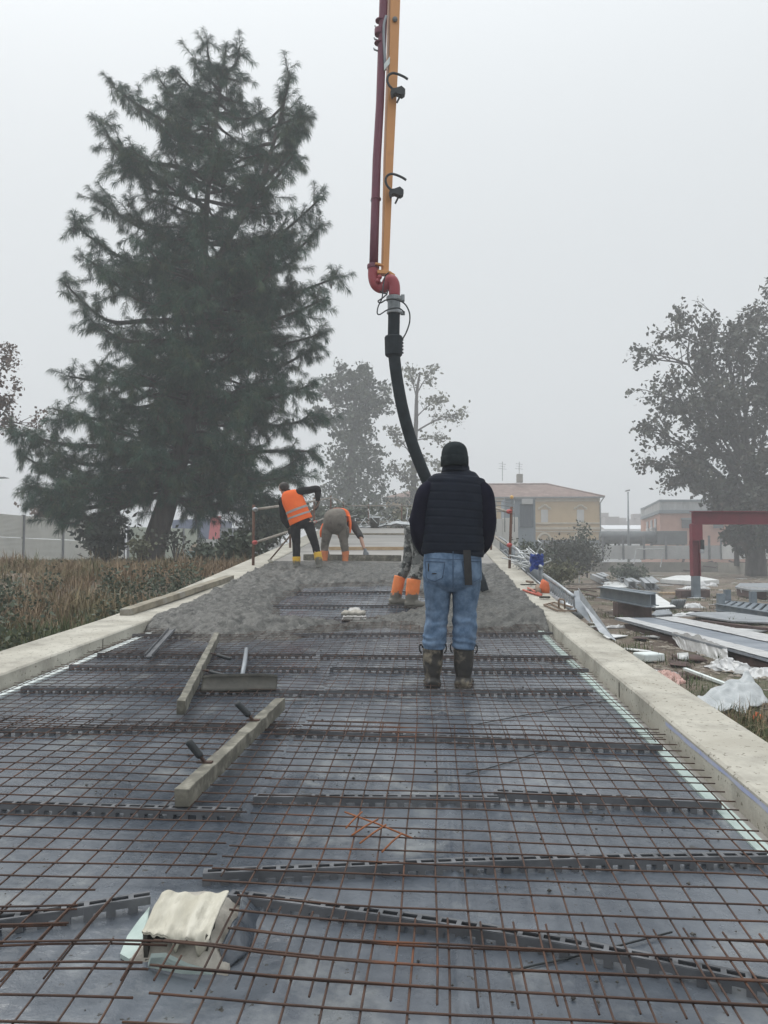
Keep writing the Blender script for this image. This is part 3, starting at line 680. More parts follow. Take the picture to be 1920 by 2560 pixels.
# tapering box beam: photo edges left/right at several heights (front face + lighter left face turned toward us)
def beam_ring(py, xl, xm, xr): return [V_(xl, py, 0.10), V_(xm, py, -0.06), V_(xr, py, -0.02), V_(xr - (xm - xl), py, 0.16)]
rings = [beam_ring(y, a, b, c) for y, a, b, c in ((-420, 978, 987, 1014), (0, 968, 977, 1001), (180, 965, 973, 995), (400, 958, 964, 984), (560, 955, 961, 977), (681, 952, 957, 972))]
m = MB()
for r in rings: m.v += [tuple(q) for q in r]
for i in range(len(rings) - 1):
    for q in range(4): m.f.append((i * 4 + q, i * 4 + (q + 1) % 4, (i + 1) * 4 + (q + 1) % 4, (i + 1) * 4 + q))
m.f += [(0, 3, 2, 1), tuple(len(m.v) - 4 + q for q in range(4))]; m.m = [0] * len(m.f)
m.build('beam', M['boompaint'], e, bevel=0.008)
m = MB(); m.tube([V_(*p) for p in ((963, -420), (959, 0), (950, 260), (942, 400), (937, 560), (934, 665))], [0.062, 0.06, 0.058, 0.06, 0.061, 0.062], 20); pipe = m.build('pipe', M['pipepaint'], e, smooth=True)
def ring(px, py, r, h, name, mm, par, tilt=0.0, dy=0):
    c = V_(px, py, dy); m = MB(); ax = Vector((math.sin(tilt), 0, math.cos(tilt)))
    m.loft([(c - ax * h / 2, r * .94, r * .94), (c - ax * h * .35, r, r), (c + ax * h * .35, r, r), (c + ax * h / 2, r * .94, r * .94)], 20); return m.build(name, mm, par, smooth=False)
for x, y, r, h in ((951, 52, .072, .02), (948, 108, .07, .016), (949, 80, .073, .09), (940, 498, .072, .025), (933, 667, .085, .06)):
    c = ring(x, y, r, h, 'pipe_clamp', M['pipepaint'], e)
for x, y in ((938, 64), (936, 94), (935, 120), (928, 500)):
    m = MB(); m.tube([V_(x, y + 3, -.02), V_(x + 8, y + 7, -.02), V_(x + 14, y + 4, 0)], 0.012, 7); m.tube([V_(x - 1, y, -.02), V_(x + 2, y + 6, -.02)], .009, 6); m.build('clamp_lever', M['steel'], e, smooth=True)
m = MB(); m.tube(catmull([V_(966, 40, -.05), V_(960, 62, -.07), V_(960, 100, -.07), V_(962, 140, -.06), V_(963, 175, -.05)], 4), 0.02, 8); m.build('cable_sleeve', M['galvdull'], e, smooth=True)
m = MB(); m.prism([V_(975, 141, -.08), V_(974, 158, -.08), V_(960, 176, -.08), V_(960, 160, -.08)], (0, .02, 0)); m.build('plate', M['foam_white'], e)
m = MB(); m.tube([V_(987, 48, -.03), V_(987.5, 48, -.08)], 0.035, 14); m.build('pivot_bolt', M['steel'], e, smooth=True)
def lug(px, py):                                # curly hose hook with latch
    m = MB()
    pts = [(x - 0, y) for x, y in ((1002 + 17, 198), (1010, 192), (994, 185), (981, 183), (971, 189), (968, 200), (972, 212), (980, 221))]
    dx, dy = px - 1002, py - 198
    m.tube(catmull([V_(x + dx, y + dy, -0.16) for x, y in pts], 5), 0.017, 9)
    h = m.build('hook', M['black'], e, smooth=True)
    m = MB(); m.prism([V_(x + dx, y + dy, -.18) for x, y in ((979, 220), (990, 219), (1004, 214), (1013, 222), (1011, 232), (1004, 237), (990, 231), (984, 232), (979, 239), (976, 230))], (0, .1, 0))
    m.bar(V_(1004 + dx, 233 + dy, -.13), V_(992 + dx, 257 + dy, -.13), .022, .022); m.build('latch', M['black'], h)
    m = MB(); m.tube([V_(984 + dx, 228 + dy, -.16), V_(984 + dx, 228 + dy, 0.0)], .03, 8); m.build('bracket', M['steel'], h)
lug(1002, 198); lug(998, 450)
m = MB(); m.bar(V_(938, 659, -.09), V_(958, 664, -.06), .05, .03); m.build('bracket', M['boompaint'], e, bevel=.005); m = MB(); m.bar(V_(943, 682, -.06), V_(972, 684, -.04), .12, .05); m.bar(V_(972, 681, -.05), V_(986, 690, -.05), .05, .04); m.build('bracket', M['boompaint'], e, bevel=.005)
# double elbow
m = MB()
m.tube(catmull([V_(934, 672), V_(934, 692), V_(939, 710), V_(951, 719), V_(964, 716, -.05), V_(972, 702, -.08), V_(981, 702, -.1), V_(986, 716, -.1), V_(986, 740, -.1)], 6), 0.078, 20); m.build('elbow', M['elbow'], e, smooth=True)
for x, y in ((941, 706), (945, 697)):
    m = MB(); m.ball(V_(x + 4, y - 4, -.1), .035, 8); m.build('bolt_head', M['elbow'], e)
# hose
hp = [V_(985, 748, -.1), V_(985, 790, -.1), V_(984, 860, -.1), V_(986, 895, -.1), V_(993, 950, -.08), V_(1006, 1020, -.05), V_(1026, 1095, 0.0), V_(1052, 1165, .05), V_(1085, 1240, .15), V_(1125, 1320, .3), V_(1165, 1390, .4), V_(1195, 1440, .45), V_(1208, 1478, .45)]
h = empty('concrete_hose', hp[0], 'thick black rubber concrete hose drooping behind the man in the dark vest', 'hose')
m = MB(); m.tube(catmull(hp, 8), 0.082, 20); m.build('hose_body', M['hose'], h, smooth=True)
def hr(px, py, r, hh, nm, mm):
    c = V_(px, py, -.1); m = MB(); m.loft([(c - Vector((0, 0, hh / 2)), r * .95, r * .95), (c - Vector((0, 0, hh * .4)), r, r), (c + Vector((0, 0, hh * .4)), r, r), (c + Vector((0, 0, hh / 2)), r * .95, r * .95)], 20); return m.build(nm, mm, h, smooth=False)
hr(985, 760, .088, .17, 'hose_fitting', M['steel']); hr(985, 747, .105, .06, 'coupling', M['steel']); hr(985, 780, .1, .05, 'coupling', M['galv'])
m = MB(); c = V_(984, 866, -.1)
m.loft([(c + Vector((0, 0, .14)), .115, .115), (c + Vector((0, 0, .12)), .125, .125), (c + Vector((0, 0, -.12)), .118, .118), (c + Vector((0, 0, -.14)), .1, .1)], 20); sl = m.build('sleeve', M['hose'], h)
for i in range(5):
    m = MB(); m.box(c + Vector((.125, 0, .09 - i * .045)), (.02, .05, .016)); m.build('tooth', M['hose'], sl)
m = MB(); m.box(V_(1007, 745, -.1), (.05, .05, .09)); m.tube([V_(1009, 738, -.1), V_(1009, 756, -.1)], .012, 6); m.build('clamp_lever', M['steel'], h, bevel=.008)
m = MB(); m.box(V_(1007, 783, -.1), (.06, .05, .05)); m.build('clamp_lever', M['steel'], h, bevel=.008)
rp = [(973, 681), (963, 690), (958, 715), (955, 745), (946, 765), (943, 782), (950, 786), (970, 774), (995, 770), (1008, 778), (1010, 784)]
m = MB(); m.tube(catmull([V_(x, y, -.22) for x, y in rp], 5), .009, 7); m.tube(catmull([V_(x, y, -.24) for x, y in ((968, 735), (955, 746), (945, 753), (952, 757), (965, 750), (985, 748), (1010, 758), (1023, 780), (1024, 805), (1016, 830), (1006, 848))], 5), .010, 7)
m.tube(catmull([V_(x, y, -.2) for x, y in ((950, 728), (958, 733), (968, 733), (968, 725))], 5), .009, 6)
m.build('safety_rope', M['black'], h, smooth=True)

# handrails of scaffold tube on both kerbs and across the top
M['tube'] = mat('grimy_scaffold_tube', (0.22, 0.195, 0.165), (0.34, 0.31, 0.265), 6, 0.75, metal=0.2, c3=(0.30, 0.29, 0.27), s3=5, w3=(0.6, 0.8))
M['rustpost'] = mat('rusty_post', (0.105, 0.055, 0.038), (0.17, 0.095, 0.065), 5, 0.85, c3=(0.21, 0.17, 0.14), s3=7, w3=(0.6, 0.75))
M['coupler'] = mat('red_coupler', (0.42, 0.05, 0.05), (0.52, 0.10, 0.09), 18, 0.5, c3=(0.36, 0.33, 0.32), s3=30)
def railing(xp, ys_, label, top_x):
    y0 = ys_[0]; e = empty('railing', (xp, y0, zk(xp, y0) + KH), label, 'railing')
    for i, y in enumerate(ys_):
        z0 = zk(xp, y) + KH; ln = 0.02 if xp > 0 else 0.0
        m = MB(); m.tube([(xp, y, z0 - .02), (xp + ln, y, z0 + .55), (xp + ln * 2.2, y, z0 + 1.12)], .026, 10); p = m.build('post', M['rustpost'], e, smooth=True)
        for hgt in (.42, 1.03):
            m = MB(); c = Vector((xp + ln * 1.5 - (.035 if xp > 0 else -.035), y - .035, z0 + hgt)); m.ball(c, (.055, .05, .042), 10); m.box(c + Vector((.03, -.03, .01)), (.035, .06, .035), Matrix.Rotation(.5, 3, 'Y')); m.tube([c + Vector((0, -.04, 0)), c + Vector((0.02, -.10, .01))], .01, 6)
            m.build('coupler', M['coupler'] if (hgt < 1 or xp > 0) else M['galv'], p, smooth=True)
    for hgt in (.42, 1.03):
        sg = -1 if xp > 0 else 1; off = sg * .05
        pts = [(xp + off, y0 - .05, zk(xp, y0) + KH + hgt)] + [(xp + off + .015 * noise.noise(Vector((y, hgt, 3))), y, zk(xp, y) + KH + hgt + .015 * noise.noise(Vector((y * 1.7, hgt, 1)))) for y in ys_[1:]]
        m = MB(); m.tube(catmull(pts, 4), .0255, 10); m.build('rail', M['tube'], e, smooth=True)
    return e
yl = [14.1, 18.0, 21.9, 25.8, 29.8]
railing(XL - .2, yl, 'scaffold tube handrail on the pine side kerb with red lower couplers', -3)
railing(XR + .17, yl, 'scaffold tube handrail on the yard side kerb with two red couplers on its first post', 1)
e = empty('railing', (-.7, 29.9, zk(-.7, 29.9)), 'scaffold tube handrail crossing the top end of the ramp', 'railing')
for hgt in (.5, 1.14):
    m = MB(); m.tube([(-3.2 + i * .5, 29.95, zk(0, 29.9) + hgt + .03 * noise.noise(Vector((i, hgt, 0)))) for i in range(10)], .025, 8); m.build('rail', M['tube'], e, smooth=True)
for x in (-2.2, -.9, .4):
    m = MB(); m.tube([(x, 29.98, zk(0, 29.9)), (x, 29.98, zk(0, 29.9) + 1.2)], .025, 8); m.build('post', M['rustpost'], e, smooth=True)
for i in range(5):
    m = MB(); x = -2.9 + i * .75; m.tube([(x, 29.9, zk(0, 29.9) + 1.12), (x + .12, 29.87, zk(0, 29.9) + 1.25)], .012, 6); m.build('coupler', M['galv'], e, smooth=True)
# ================================================================== PEOPLE
M['skin'] = mat('skin', (0.36, 0.20, 0.14), (0.43, 0.26, 0.19), 12, 0.55)
M['hair'] = mat('dark_hair', (0.016, 0.012, 0.010), (0.035, 0.027, 0.022), 60, 0.6, 0.5, 160, bdist=0.004)
M['navyknit'] = mat('navy_knit', (0.006, 0.006, 0.015), (0.010, 0.010, 0.022), 8, 0.95, 0.25, 300, bdist=0.002, spec=0.1)
M['vestnavy'] = mat('navy_quilted_nylon', (0.006, 0.009, 0.018), (0.010, 0.015, 0.027), 7, 0.7, 0.3, 30, bdist=0.006, spec=0.15)
M['capknit'] = mat('black_knit_cap', (0.009, 0.014, 0.017), (0.019, 0.026, 0.030), 20, 0.95, 0.5, 180, bdist=0.003, spec=0.2)
M['denim'] = mat('worn_highlit_denim', (0.055, 0.10, 0.17), (0.175, 0.255, 0.37), 11, 0.92, 0.35, 260, c3=(0.085, 0.115, 0.155), s3=3, w3=(0.5, 0.8), bdist=0.002, spec=0.2)  # lighter patches paint in highlights on the cloth as well as wear
M['denimdark'] = mat('denim_seam', (0.045, 0.08, 0.14), (0.07, 0.11, 0.18), 20, 0.95)
M['strap'] = mat('black_strap', (0.016, 0.016, 0.017), (0.026, 0.025, 0.025), 20, 0.8)
M['bootdark'] = mat('muddy_black_boot', (0.018, 0.017, 0.016), (0.045, 0.040, 0.034), 9, 0.6, 0.4, 30, c3=(0.24, 0.205, 0.15), s3=10, w3=(0.52, 0.66), bdist=0.008)
M['sole'] = mat('boot_sole', (0.02, 0.02, 0.019), (0.10, 0.09, 0.07), 16, 0.85)
M['hivis'] = mat('orange_hi_vis', (0.88, 0.135, 0.02), (0.95, 0.175, 0.03), 4, 0.8, 0.35, 12, bdist=0.03)
M['reflect'] = mat('grey_reflective_tape', (0.33, 0.30, 0.29), (0.42, 0.40, 0.38), 10, 0.5)
M['blackcloth'] = mat('black_work_cloth', (0.014, 0.014, 0.015), (0.030, 0.029, 0.029), 8, 0.95, 0.3, 40, bdist=0.01, spec=0.2)
M['greycloth'] = mat('grey_work_cloth', (0.15, 0.135, 0.115), (0.22, 0.20, 0.175), 5, 0.95, 0.4, 22, c3=(0.10, 0.092, 0.08), s3=7, w3=(0.52, 0.7), bdist=0.015, spec=0.2)
M['darkgrey'] = mat('dark_grey_shirt', (0.035, 0.034, 0.034), (0.06, 0.058, 0.056), 6, 0.95, 0.3, 30, bdist=0.01)
M['camo'] = mat('grey_camouflage', (0.035, 0.038, 0.036), (0.27, 0.27, 0.255), 11, 0.95, 0.3, 30, c3=(0.12, 0.125, 0.12), s3=9, w3=(0.5, 0.55), lo=0.46, hi=0.54, bdist=0.012)
def bootmat(name, c, mud, zcut, zr=0.05):
    m = mat(name, c, tuple(min(1, q * 1.2) for q in c), 9, 0.55, c3=mud, s3=20, w3=(0.64, 0.7)); n, l = m.node_tree.nodes, m.node_tree.links
    p = n['Principled BSDF']; src = p.inputs['Base Color'].links[0].from_socket
    t = n.new('ShaderNodeTexCoord'); sp = n.new('ShaderNodeSeparateXYZ'); l.new(t.outputs['Object'], sp.inputs[0])
    nz = n.new('ShaderNodeTexNoise'); nz.inputs['Scale'].default_value = 11; l.new(t.outputs['Object'], nz.inputs[0])
    a = n.new('ShaderNodeMath'); a.operation = 'MULTIPLY_ADD'; l.new(nz.outputs['Fac'], a.inputs[0]); a.inputs[1].default_value = 0.22; l.new(sp.outputs['Z'], a.inputs[2])
    r = n.new('ShaderNodeMapRange'); l.new(a.outputs[0], r.inputs[0]); r.inputs[1].default_value = zcut + 0.11 - zr * .3; r.inputs[2].default_value = zcut + 0.11 + zr * .3; r.inputs[3].default_value = 1; r.inputs[4].default_value = 0
    mx = n.new('ShaderNodeMix'); mx.data_type = 'RGBA'; l.new(r.outputs[0], mx.inputs['Factor']); l.new(src, mx.inputs['A']); mx.inputs['B'].default_value = (*mud, 1); l.new(mx.outputs['Result'], p.inputs['Base Color'])
    return m
Yv, Zv = Vector((0, 1, 0)), Vector((0, 0, 1))
def smooth_rings(pts, rs, rd, n=5):
    P = catmull(pts, n); A = catmull([(a, b, 0) for a, b in zip(rs, rd)], n)
    return [(p, q[0], q[1]) for p, q in zip(P, A)]
def limb(m, pts, rs, rd=None, n=5, seg=16, ref=(0, 1, 0), sq=2.0, fold=None, mi=0):
    m.loft(smooth_rings(pts, rs, rd or rs, n), seg, ref, True, mi, sq, fold)
def head(m, c, face, up=Zv, s=1.0):
    """skull, jaw, nose, brows, lips, ears; face = direction the person looks"""
    f = Vector(face).normalized(); u = Vector(up); u = (u - f * u.dot(f)).normalized(); r = f.cross(u); Rm = Matrix((r, f, u)).transposed(); c = Vector(c)
    def el(o, rad, n=14):
        q = MB(); q.ball((0, 0, 0), [k * s for k in rad], n); m.add([c + Rm @ (Vector(v) + Vector(o) * s) for v in q.v], q.f)
    el((0, -.008, .035), (.078, .098, .088), 20); el((0, .025, -.045), (.06, .07, .075), 16); el((0, .058, -.085), (.032, .03, .025))
    el((0, .105, -.018), (.014, .022, .02)); el((0, .092, .008), (.011, .015, .03)); el((.033, .078, .03), (.026, .018, .008)); el((-.033, .078, .03), (.026, .018, .008))
    el((.032, .078, .012), (.014, .012, .011)); el((-.032, .078, .012), (.014, .012, .011)); el((0, .086, -.058), (.026, .012, .006)); el((0, .084, -.067), (.022, .012, .007))
    for sg in (-1, 1): el((sg * .08, -.005, -.005), (.012, .022, .034))
    return Rm
def hand(m, w, d, pn, curl=0.5, s=1.0, thumb=1):
    """palm, four bent fingers of unequal length, thumb on the side; w wrist, d pointing direction, pn palm normal (fingers curl toward it)"""
    d = Vector(d).normalized(); pn = Vector(pn); pn = (pn - d * pn.dot(d)).normalized(); sd_ = d.cross(pn).normalized() * thumb; w = Vector(w)
    m.loft([(w - d * .03 * s, .028 * s, .022 * s), (w, .028 * s, .021 * s), (w + d * .04 * s, .04 * s, .018 * s), (w + d * .085 * s, .042 * s, .016 * s), (w + d * .095 * s, .038 * s, .013 * s)], 12, pn)
    for i, ln in enumerate((.072, .082, .077, .06)):
        b = w + d * (.088 - (.006 if i == 3 else 0)) * s + sd_ * (.030 - .0205 * i) * s; p = [b - d * .015 * s]; a = curl * .35
        dirv = d * math.cos(a) + pn * math.sin(a); p.append(b)
        for kk, fr in enumerate((.45, .32, .25)):
            p.append(p[-1] + dirv * ln * fr * s); a += curl * .8; dirv = d * math.cos(a) + pn * math.sin(a)
        m.tube(p, [.0095 * s, .0095 * s, .0088 * s, .008 * s, .0065 * s], 8, ref=sd_)
    b = w + d * .025 * s + sd_ * .026 * s; t1 = (d * .75 + sd_ * .75 + pn * .25).normalized(); t2 = (d * .9 + sd_ * .2 + pn * .5).normalized()
    m.tube([b - t1 * .012 * s, b + t1 * .03 * s, b + t1 * .035 * s + t2 * .022 * s, b + t1 * .036 * s + t2 * .045 * s], [.014 * s, .0125 * s, .0105 * s, .008 * s], 8, ref=pn)
def boot(e, top, ankle, heel_dir, name, mm, rt=.075, ra=.055, ln=.19, mat_sole=None, toe_drop=0.0, h=0.075, loops=False, bulge=0.0):
    """shaft from top to ankle, foot along heel_dir with a sole"""
    top, ankle, d = Vector(top), Vector(ankle), Vector(heel_dir).normalized(); side = d.cross(Zv).normalized()
    m = MB(); ax = (top - ankle)
    pts = [top + ax.normalized() * .0, top.lerp(ankle, .3), top.lerp(ankle, .62), top.lerp(ankle, .85), ankle, ankle - Zv * h * .55]
    limb(m, pts, [rt, rt * .98, rt * .92 + bulge, ra * 1.02, ra * .96, ra * 1.02], [rt, rt, rt * .97, ra * 1.25, ra * 1.2, ra * 1.25], 4, 18, d, 2.0, lambda u, a: 1 + .018 * math.sin(26 * u + 2 * math.sin(a * 2)))
    b = ankle - Zv * h
    limb(m, [b - d * .085 + Zv * .042, b - d * .04 + Zv * .047, b + d * .03 + Zv * .05, b + d * ln * .6 + Zv * (.04 - toe_drop * .5), b + d * ln * .92 + Zv * (.033 - toe_drop), b + d * (ln + .02) + Zv * (.028 - toe_drop)],
         [.046, .061, .058, .058, .050, .024], [.036, .052, .060, .045, .032, .016], 4, 16, (0, 0, 1), 2.3)
    o = m.build(name, mm, e, remesh=.0075, sm_iter=2, smooth=True)
    m = MB()
    P_ = []
    for t, wd in ((-.100, .034), (-.082, .056), (-.02, .062), (.03, .058), (ln * .6, .058), (ln * .9, .05), (ln + .018, .026)):
        P_.append((b + d * t - Zv * toe_drop * max(0, t / ln), wd))
    pl = [p + side * w for p, w in P_] + [p - side * w for p, w in reversed(P_)]
    m.prism([q - Zv * .004 for q in pl], (0, 0, .022)); m.build('sole', mat_sole or mm, o, bevel=.004)
    if loops:
        for sg in (-1, 1):
            m = MB(); c = top + side * sg * rt * 1.02; m.tube(catmull([c + Zv * .0 - side * sg * .004, c + Zv * .022 + side * sg * .010, c + Zv * .016 + side * sg * .020, c - Zv * .018 + side * sg * .020, c - Zv * .04 + side * sg * .006], 4), .0055, 6); m.build('pull_loop', M['strap'], o, smooth=True)
    return o
def figure(e, hd, face, up, J, rw=1.0, hands=(), hs=1.0):
    """one continuous body: head, neck, trunk, arms with fingers, legs"""
    m = MB(); head(m, hd, face, up, hs)
    limb(m, [hd - Vector(up) * .05, J['neck'], J['chest'], J['belly'], J['pelvis']], [.055, .06, .15 * rw, .14 * rw, .15 * rw], [.055, .06, .10 * rw, .10 * rw, .10 * rw], 4, 16, J.get('front', Yv))
    for s_ in ('L', 'R'):
        limb(m, [J['chest'].lerp(J['sh' + s_], .5), J['sh' + s_], J['sh' + s_].lerp(J['el' + s_], .5), J['el' + s_], J['el' + s_].lerp(J['wr' + s_], .5), J['wr' + s_]], [.055, .052, .047, .04, .038, .027], None, 3, 12)
        limb(m, [J['pelvis'].lerp(J['hip' + s_], .6), J['hip' + s_], J['hip' + s_].lerp(J['kn' + s_], .5), J['kn' + s_], J['kn' + s_].lerp(J['an' + s_], .4), J['an' + s_], J['an' + s_] - Zv * .03], [.08, .083, .075, .055, .053, .035, .035], None, 3, 12)
    for h in hands: hand(m, *h)
    return m.build('body', M['skin'], e, remesh=.009, sm_iter=1, smooth=True)

# ---- the man in the dark vest, seen from behind
MY = 5.72; U = MY / F / 3.352
def mp(zx, zy, dy=0.0): return at(950 + zx / 3.352, 1080 + zy / 3.352, MY + dy)
ft = mp(590, 2150)
man = empty('person', ft, 'stocky man in navy quilted vest, blue jeans and dark knit cap seen from behind', 'person')
J = dict(neck=mp(632, 325, .045), chest=mp(628, 560, .02), belly=mp(615, 850, .03), pelvis=mp(605, 1120, .02), shL=mp(440, 450), shR=mp(830, 450), elL=mp(325, 790, .0), elR=mp(905, 790, .0),
         wrL=mp(395, 1000, .20), wrR=mp(800, 990, .20), hipL=mp(490, 1180, .02), hipR=mp(715, 1180, .02), knL=mp(472, 1540, .03), knR=mp(708, 1540, .03), anL=mp(445, 1990, .0), anR=mp(698, 1990, .0))
figure(man, mp(625, 228, .03), Yv, Zv, J, 1.15, [(J['wrL'], (.55, .75, -.1), (.8, -.5, 0), .6, 1.0, -1), (J['wrR'], (-.55, .75, -.1), (-.8, -.5, 0), .6, 1.0, 1)], .93)
m = MB(); cc = mp(625, 176, .025)
limb(m, [cc + Vector((0, 0, -.095)), cc + Vector((0, 0, -.05)), cc + Vector((0, 0, 0)), cc + Vector((0, 0, .045)), cc + Vector((0, 0, .074)), cc + Vector((0, 0, .086))], [.098, .1005, .098, .084, .054, .012], [.112, .114, .112, .096, .06, .014], 4, 26, Yv, 2.15, lambda u, a: 1 + .008 * math.sin(10 * a) * u)
capo = m.build('cap', M['capknit'], man, smooth=True)
m = MB(); m.loft([(cc + Vector((0, 0, -.100)), .1, .114), (cc + Vector((0, 0, -.098)), .1045, .118), (cc + Vector((0, 0, -.03)), .1045, .118), (cc + Vector((0, 0, -.024)), .100, .113)], 28, Yv); m.build('cap_brim', M['capknit'], capo, smooth=True)
# sleeves of the dark sweater
m = MB()
for sg, S in ((-1, 'L'), (1, 'R')):
    cx = 630
    P = [(470, 412), (388, 500), (352, 620), (328, 760), (340, 890), (372, 985), (405, 1005)] if sg < 0 else [(800, 412), (868, 500), (890, 620), (893, 760), (880, 890), (845, 980), (800, 1000)]
    D = [.0, .0, -.005, -.01, .02, .10, .20]
    limb(m, [mp(x, y, d) for (x, y), d in zip(P, D)], [.035, .066, .070, .072, .064, .050, .042], [.06, .09, .088, .082, .07, .052, .045], 5, 18, Yv, 2.0, lambda u, a: 1 + (.032 * math.sin(30 * u + 3 * math.sin(a) + 2 * noise.noise(Vector((u * 6, a, 2)))) + .03 * noise.noise(Vector((u * 9, math.cos(a) * 2, math.sin(a) * 2)))) * sstep(.2, .45, u))
limb(m, [mp(628, 1000, .03), mp(628, 700, .03), mp(630, 450, .01)], [.20, .20, .18], [.13, .14, .12], 4, 20)
m.build('sweater', M['navyknit'], man, remesh=.009, sm_iter=2, smooth=True)
# quilted vest
prof = [(1018, 360, 862), (1000, 352, 872), (930, 349, 874), (850, 347, 878), (760, 348, 882), (680, 354, 884), (600, 362, 886), (520, 374, 886), (460, 384, 884), (430, 388, 886), (408, 402, 872), (388, 424, 852), (366, 460, 818), (345, 500, 775), (330, 518, 755)]
dep = [.150, .155, .160, .163, .163, .160, .155, .148, .140, .132, .124, .115, .105, .096, .088]
pts = [mp((a + b) / 2, y, .015 + .02 * sstep(500, 340, y)) for y, a, b in prof]
rg = smooth_rings(pts, [(b - a) / 2 * U for y, a, b in prof], dep, 12)
ntot = len(rg)
def quilt(u, a):
    zz = rg[int(round(u * (ntot - 1)))][0].z; ph = (zz / .0605 + .05 * math.sin(2 * a + zz * 9)) % 1.0
    g = math.exp(-((min(ph, 1 - ph)) / .10) ** 2); back = -math.sin(a)
    return 1 - .020 * g + .006 * noise.noise(Vector((a * 3, zz * 22, 1))) + .004 * noise.noise(Vector((a * 14, zz * 9, 4)))
m = MB(); m.loft(rg, 72, Yv, True, 0, 2.5, quilt); vest = m.build('vest', M['vestnavy'], man, smooth=True)
m = MB(); rc = smooth_rings([mp(634, 345, .02), mp(634, 318, .025), mp(632, 282, .035), mp(629, 254, .042), mp(629, 262, .042), mp(630, 300, .045)], [.108, .104, .097, .094, .086, .08], [.09, .088, .084, .083, .075, .075], 5)
m.loft(rc, 36, Yv, True, 0, 2.1, lambda u, a: 1 + .012 * math.sin(u * 30 + math.sin(a))); m.build('collar', M['vestnavy'], vest, smooth=True)
m = MB(); m.loft(smooth_rings([mp(608, 1022, .02), mp(608, 1004, .02), mp(610, 985, .02)], [.222, .236, .230], [.146, .155, .15], 4), 48, Yv, True, 0, 2.4); m.build('hem', M['vestnavy'], vest, smooth=True)
# jeans
def jfold(seed, lo):
    def f(u, a):
        k = sstep(lo, lo + .25, u)
        return 1 + k * (.042 * math.sin(u * 46 + 2.2 * math.sin(a + seed) + 3 * noise.noise(Vector((u * 5, math.cos(a) * 1.2, seed)))) + .055 * noise.noise(Vector((u * 9, math.cos(a) * 1.4, math.sin(a) * 1.4 + seed)))) + .012 * noise.noise(Vector((u * 16, math.cos(a) * 2, math.sin(a) * 2 + seed * 2)))
    return f
m = MB()
limb(m, [mp(610, 985, .02), mp(608, 1050, .005), mp(606, 1150, -.005), mp(606, 1240, .0), mp(604, 1310, .015)], [.205, .213, .216, .212, .15], [.130, .142, .150, .145, .10], 6, 40, Yv, 2.5, lambda u, a: 1 - .05 * math.exp(-((a - 1.5 * math.pi) / .16) ** 2) * sstep(.1, .5, u))
Ls = [(1180, 482, 118), (1300, 479, 114), (1400, 482, 106), (1500, 480, 97), (1600, 470, 93), (1700, 462, 98), (1765, 454, 96), (1815, 452, 88)]
Rs = [(1180, 728, 118), (1300, 722, 118), (1400, 714, 107), (1500, 709, 98), (1600, 710, 100), (1700, 708, 98), (1765, 704, 97), (1815, 701, 90)]
dl = [.125, .12, .112, .10, .096, .094, .092, .085]; dyl = [.01, .01, .015, .02, .02, .005, .0, .0]
for Q, sdn in ((Ls, 1.0), (Rs, 4.0)):
    limb(m, [mp(x, y, d) for (y, x, r), d in zip(Q, dyl)], [r * U for y, x, r in Q], dl, 12, 36, Yv, 2.2, jfold(sdn, .30))
jeans = m.build('jeans', M['denim'], man, remesh=.006, sm_iter=1, smooth=True)
def backpt(zx, zy, out=0.006):                 # a point on the back of the trousers
    xx = (zx - 606) * U / .216; q = (1 - min(.98, abs(xx)) ** 2.5) ** (1 / 2.5); p = mp(zx, zy, 0); return Vector((p.x, MY - .005 - .147 * q - out, p.z))
def pocket(pl, nm):
    m = MB(); n = len(pl)
    for i in range(n):
        a, b = pl[i], pl[(i + 1) % n]
        pts = [backpt(a[0] + (b[0] - a[0]) * t / 6, a[1] + (b[1] - a[1]) * t / 6, .004) for t in range(7)]; m.tube(pts, .0028, 5)
    m.build(nm, M['denimdark'], jeans, smooth=True)
pocket([(378, 1082), (540, 1088), (520, 1215), (455, 1248), (392, 1225)], 'pocket'); pocket([(680, 1086), (838, 1080), (836, 1225), (780, 1250), (700, 1225)], 'pocket')
m = MB(); m.tube([backpt(606, y, .002 - .012 * sstep(1100, 1300, y)) for y in range(1000, 1320, 20)], .003, 5); m.tube([backpt(372 + i * 23.6, 1052 + 14 * math.sin(math.pi * i / 20) , .003) for i in range(21)], .0024, 5); m.build('seam', M['denimdark'], jeans, smooth=True)
m = MB(); m.tube([backpt(405, y, .005) for y in (1100, 1130, 1165)], .004, 5); m.tube([backpt(x, 1183, .006) for x in (435, 455, 470)], .004, 5); m.build('tear', M['strap'], jeans, smooth=True)
m = MB(); m.loft(smooth_rings([mp(609, 1010, .015), mp(609, 992, .015)], [.214, .212], [.14, .138], 3), 40, Yv, True, 0, 2.5); belt = m.build('belt', M['strap'], man, smooth=True)
m = MB(); m.sheet(lambda u, v: backpt(687 + 62 * u + 14 * v, 990 + 285 * v, .016 + .012 * math.sin(v * 2.6)) , 6, 20, thick=0.0)
ff = [tuple(reversed(f)) for f in m.f]; o0 = len(m.v); m.v += [(v[0], v[1] + .006, v[2]) for v in m.v]; m.f += [tuple(q + o0 for q in f) for f in ff]; m.m += [0] * len(ff)
m.build('strap_end', M['strap'], belt, smooth=True)
for zx, tx, dd in ((440, 444, (-.08, 1, 0)), (698, 702, (.22, 1, 0))):
    boot(man, mp(tx, 1808, 0), mp(zx, 2070, -.0), dd, 'boot', M['bootdark'], .076, .058, .20, M['sole'], 0, .078, True)

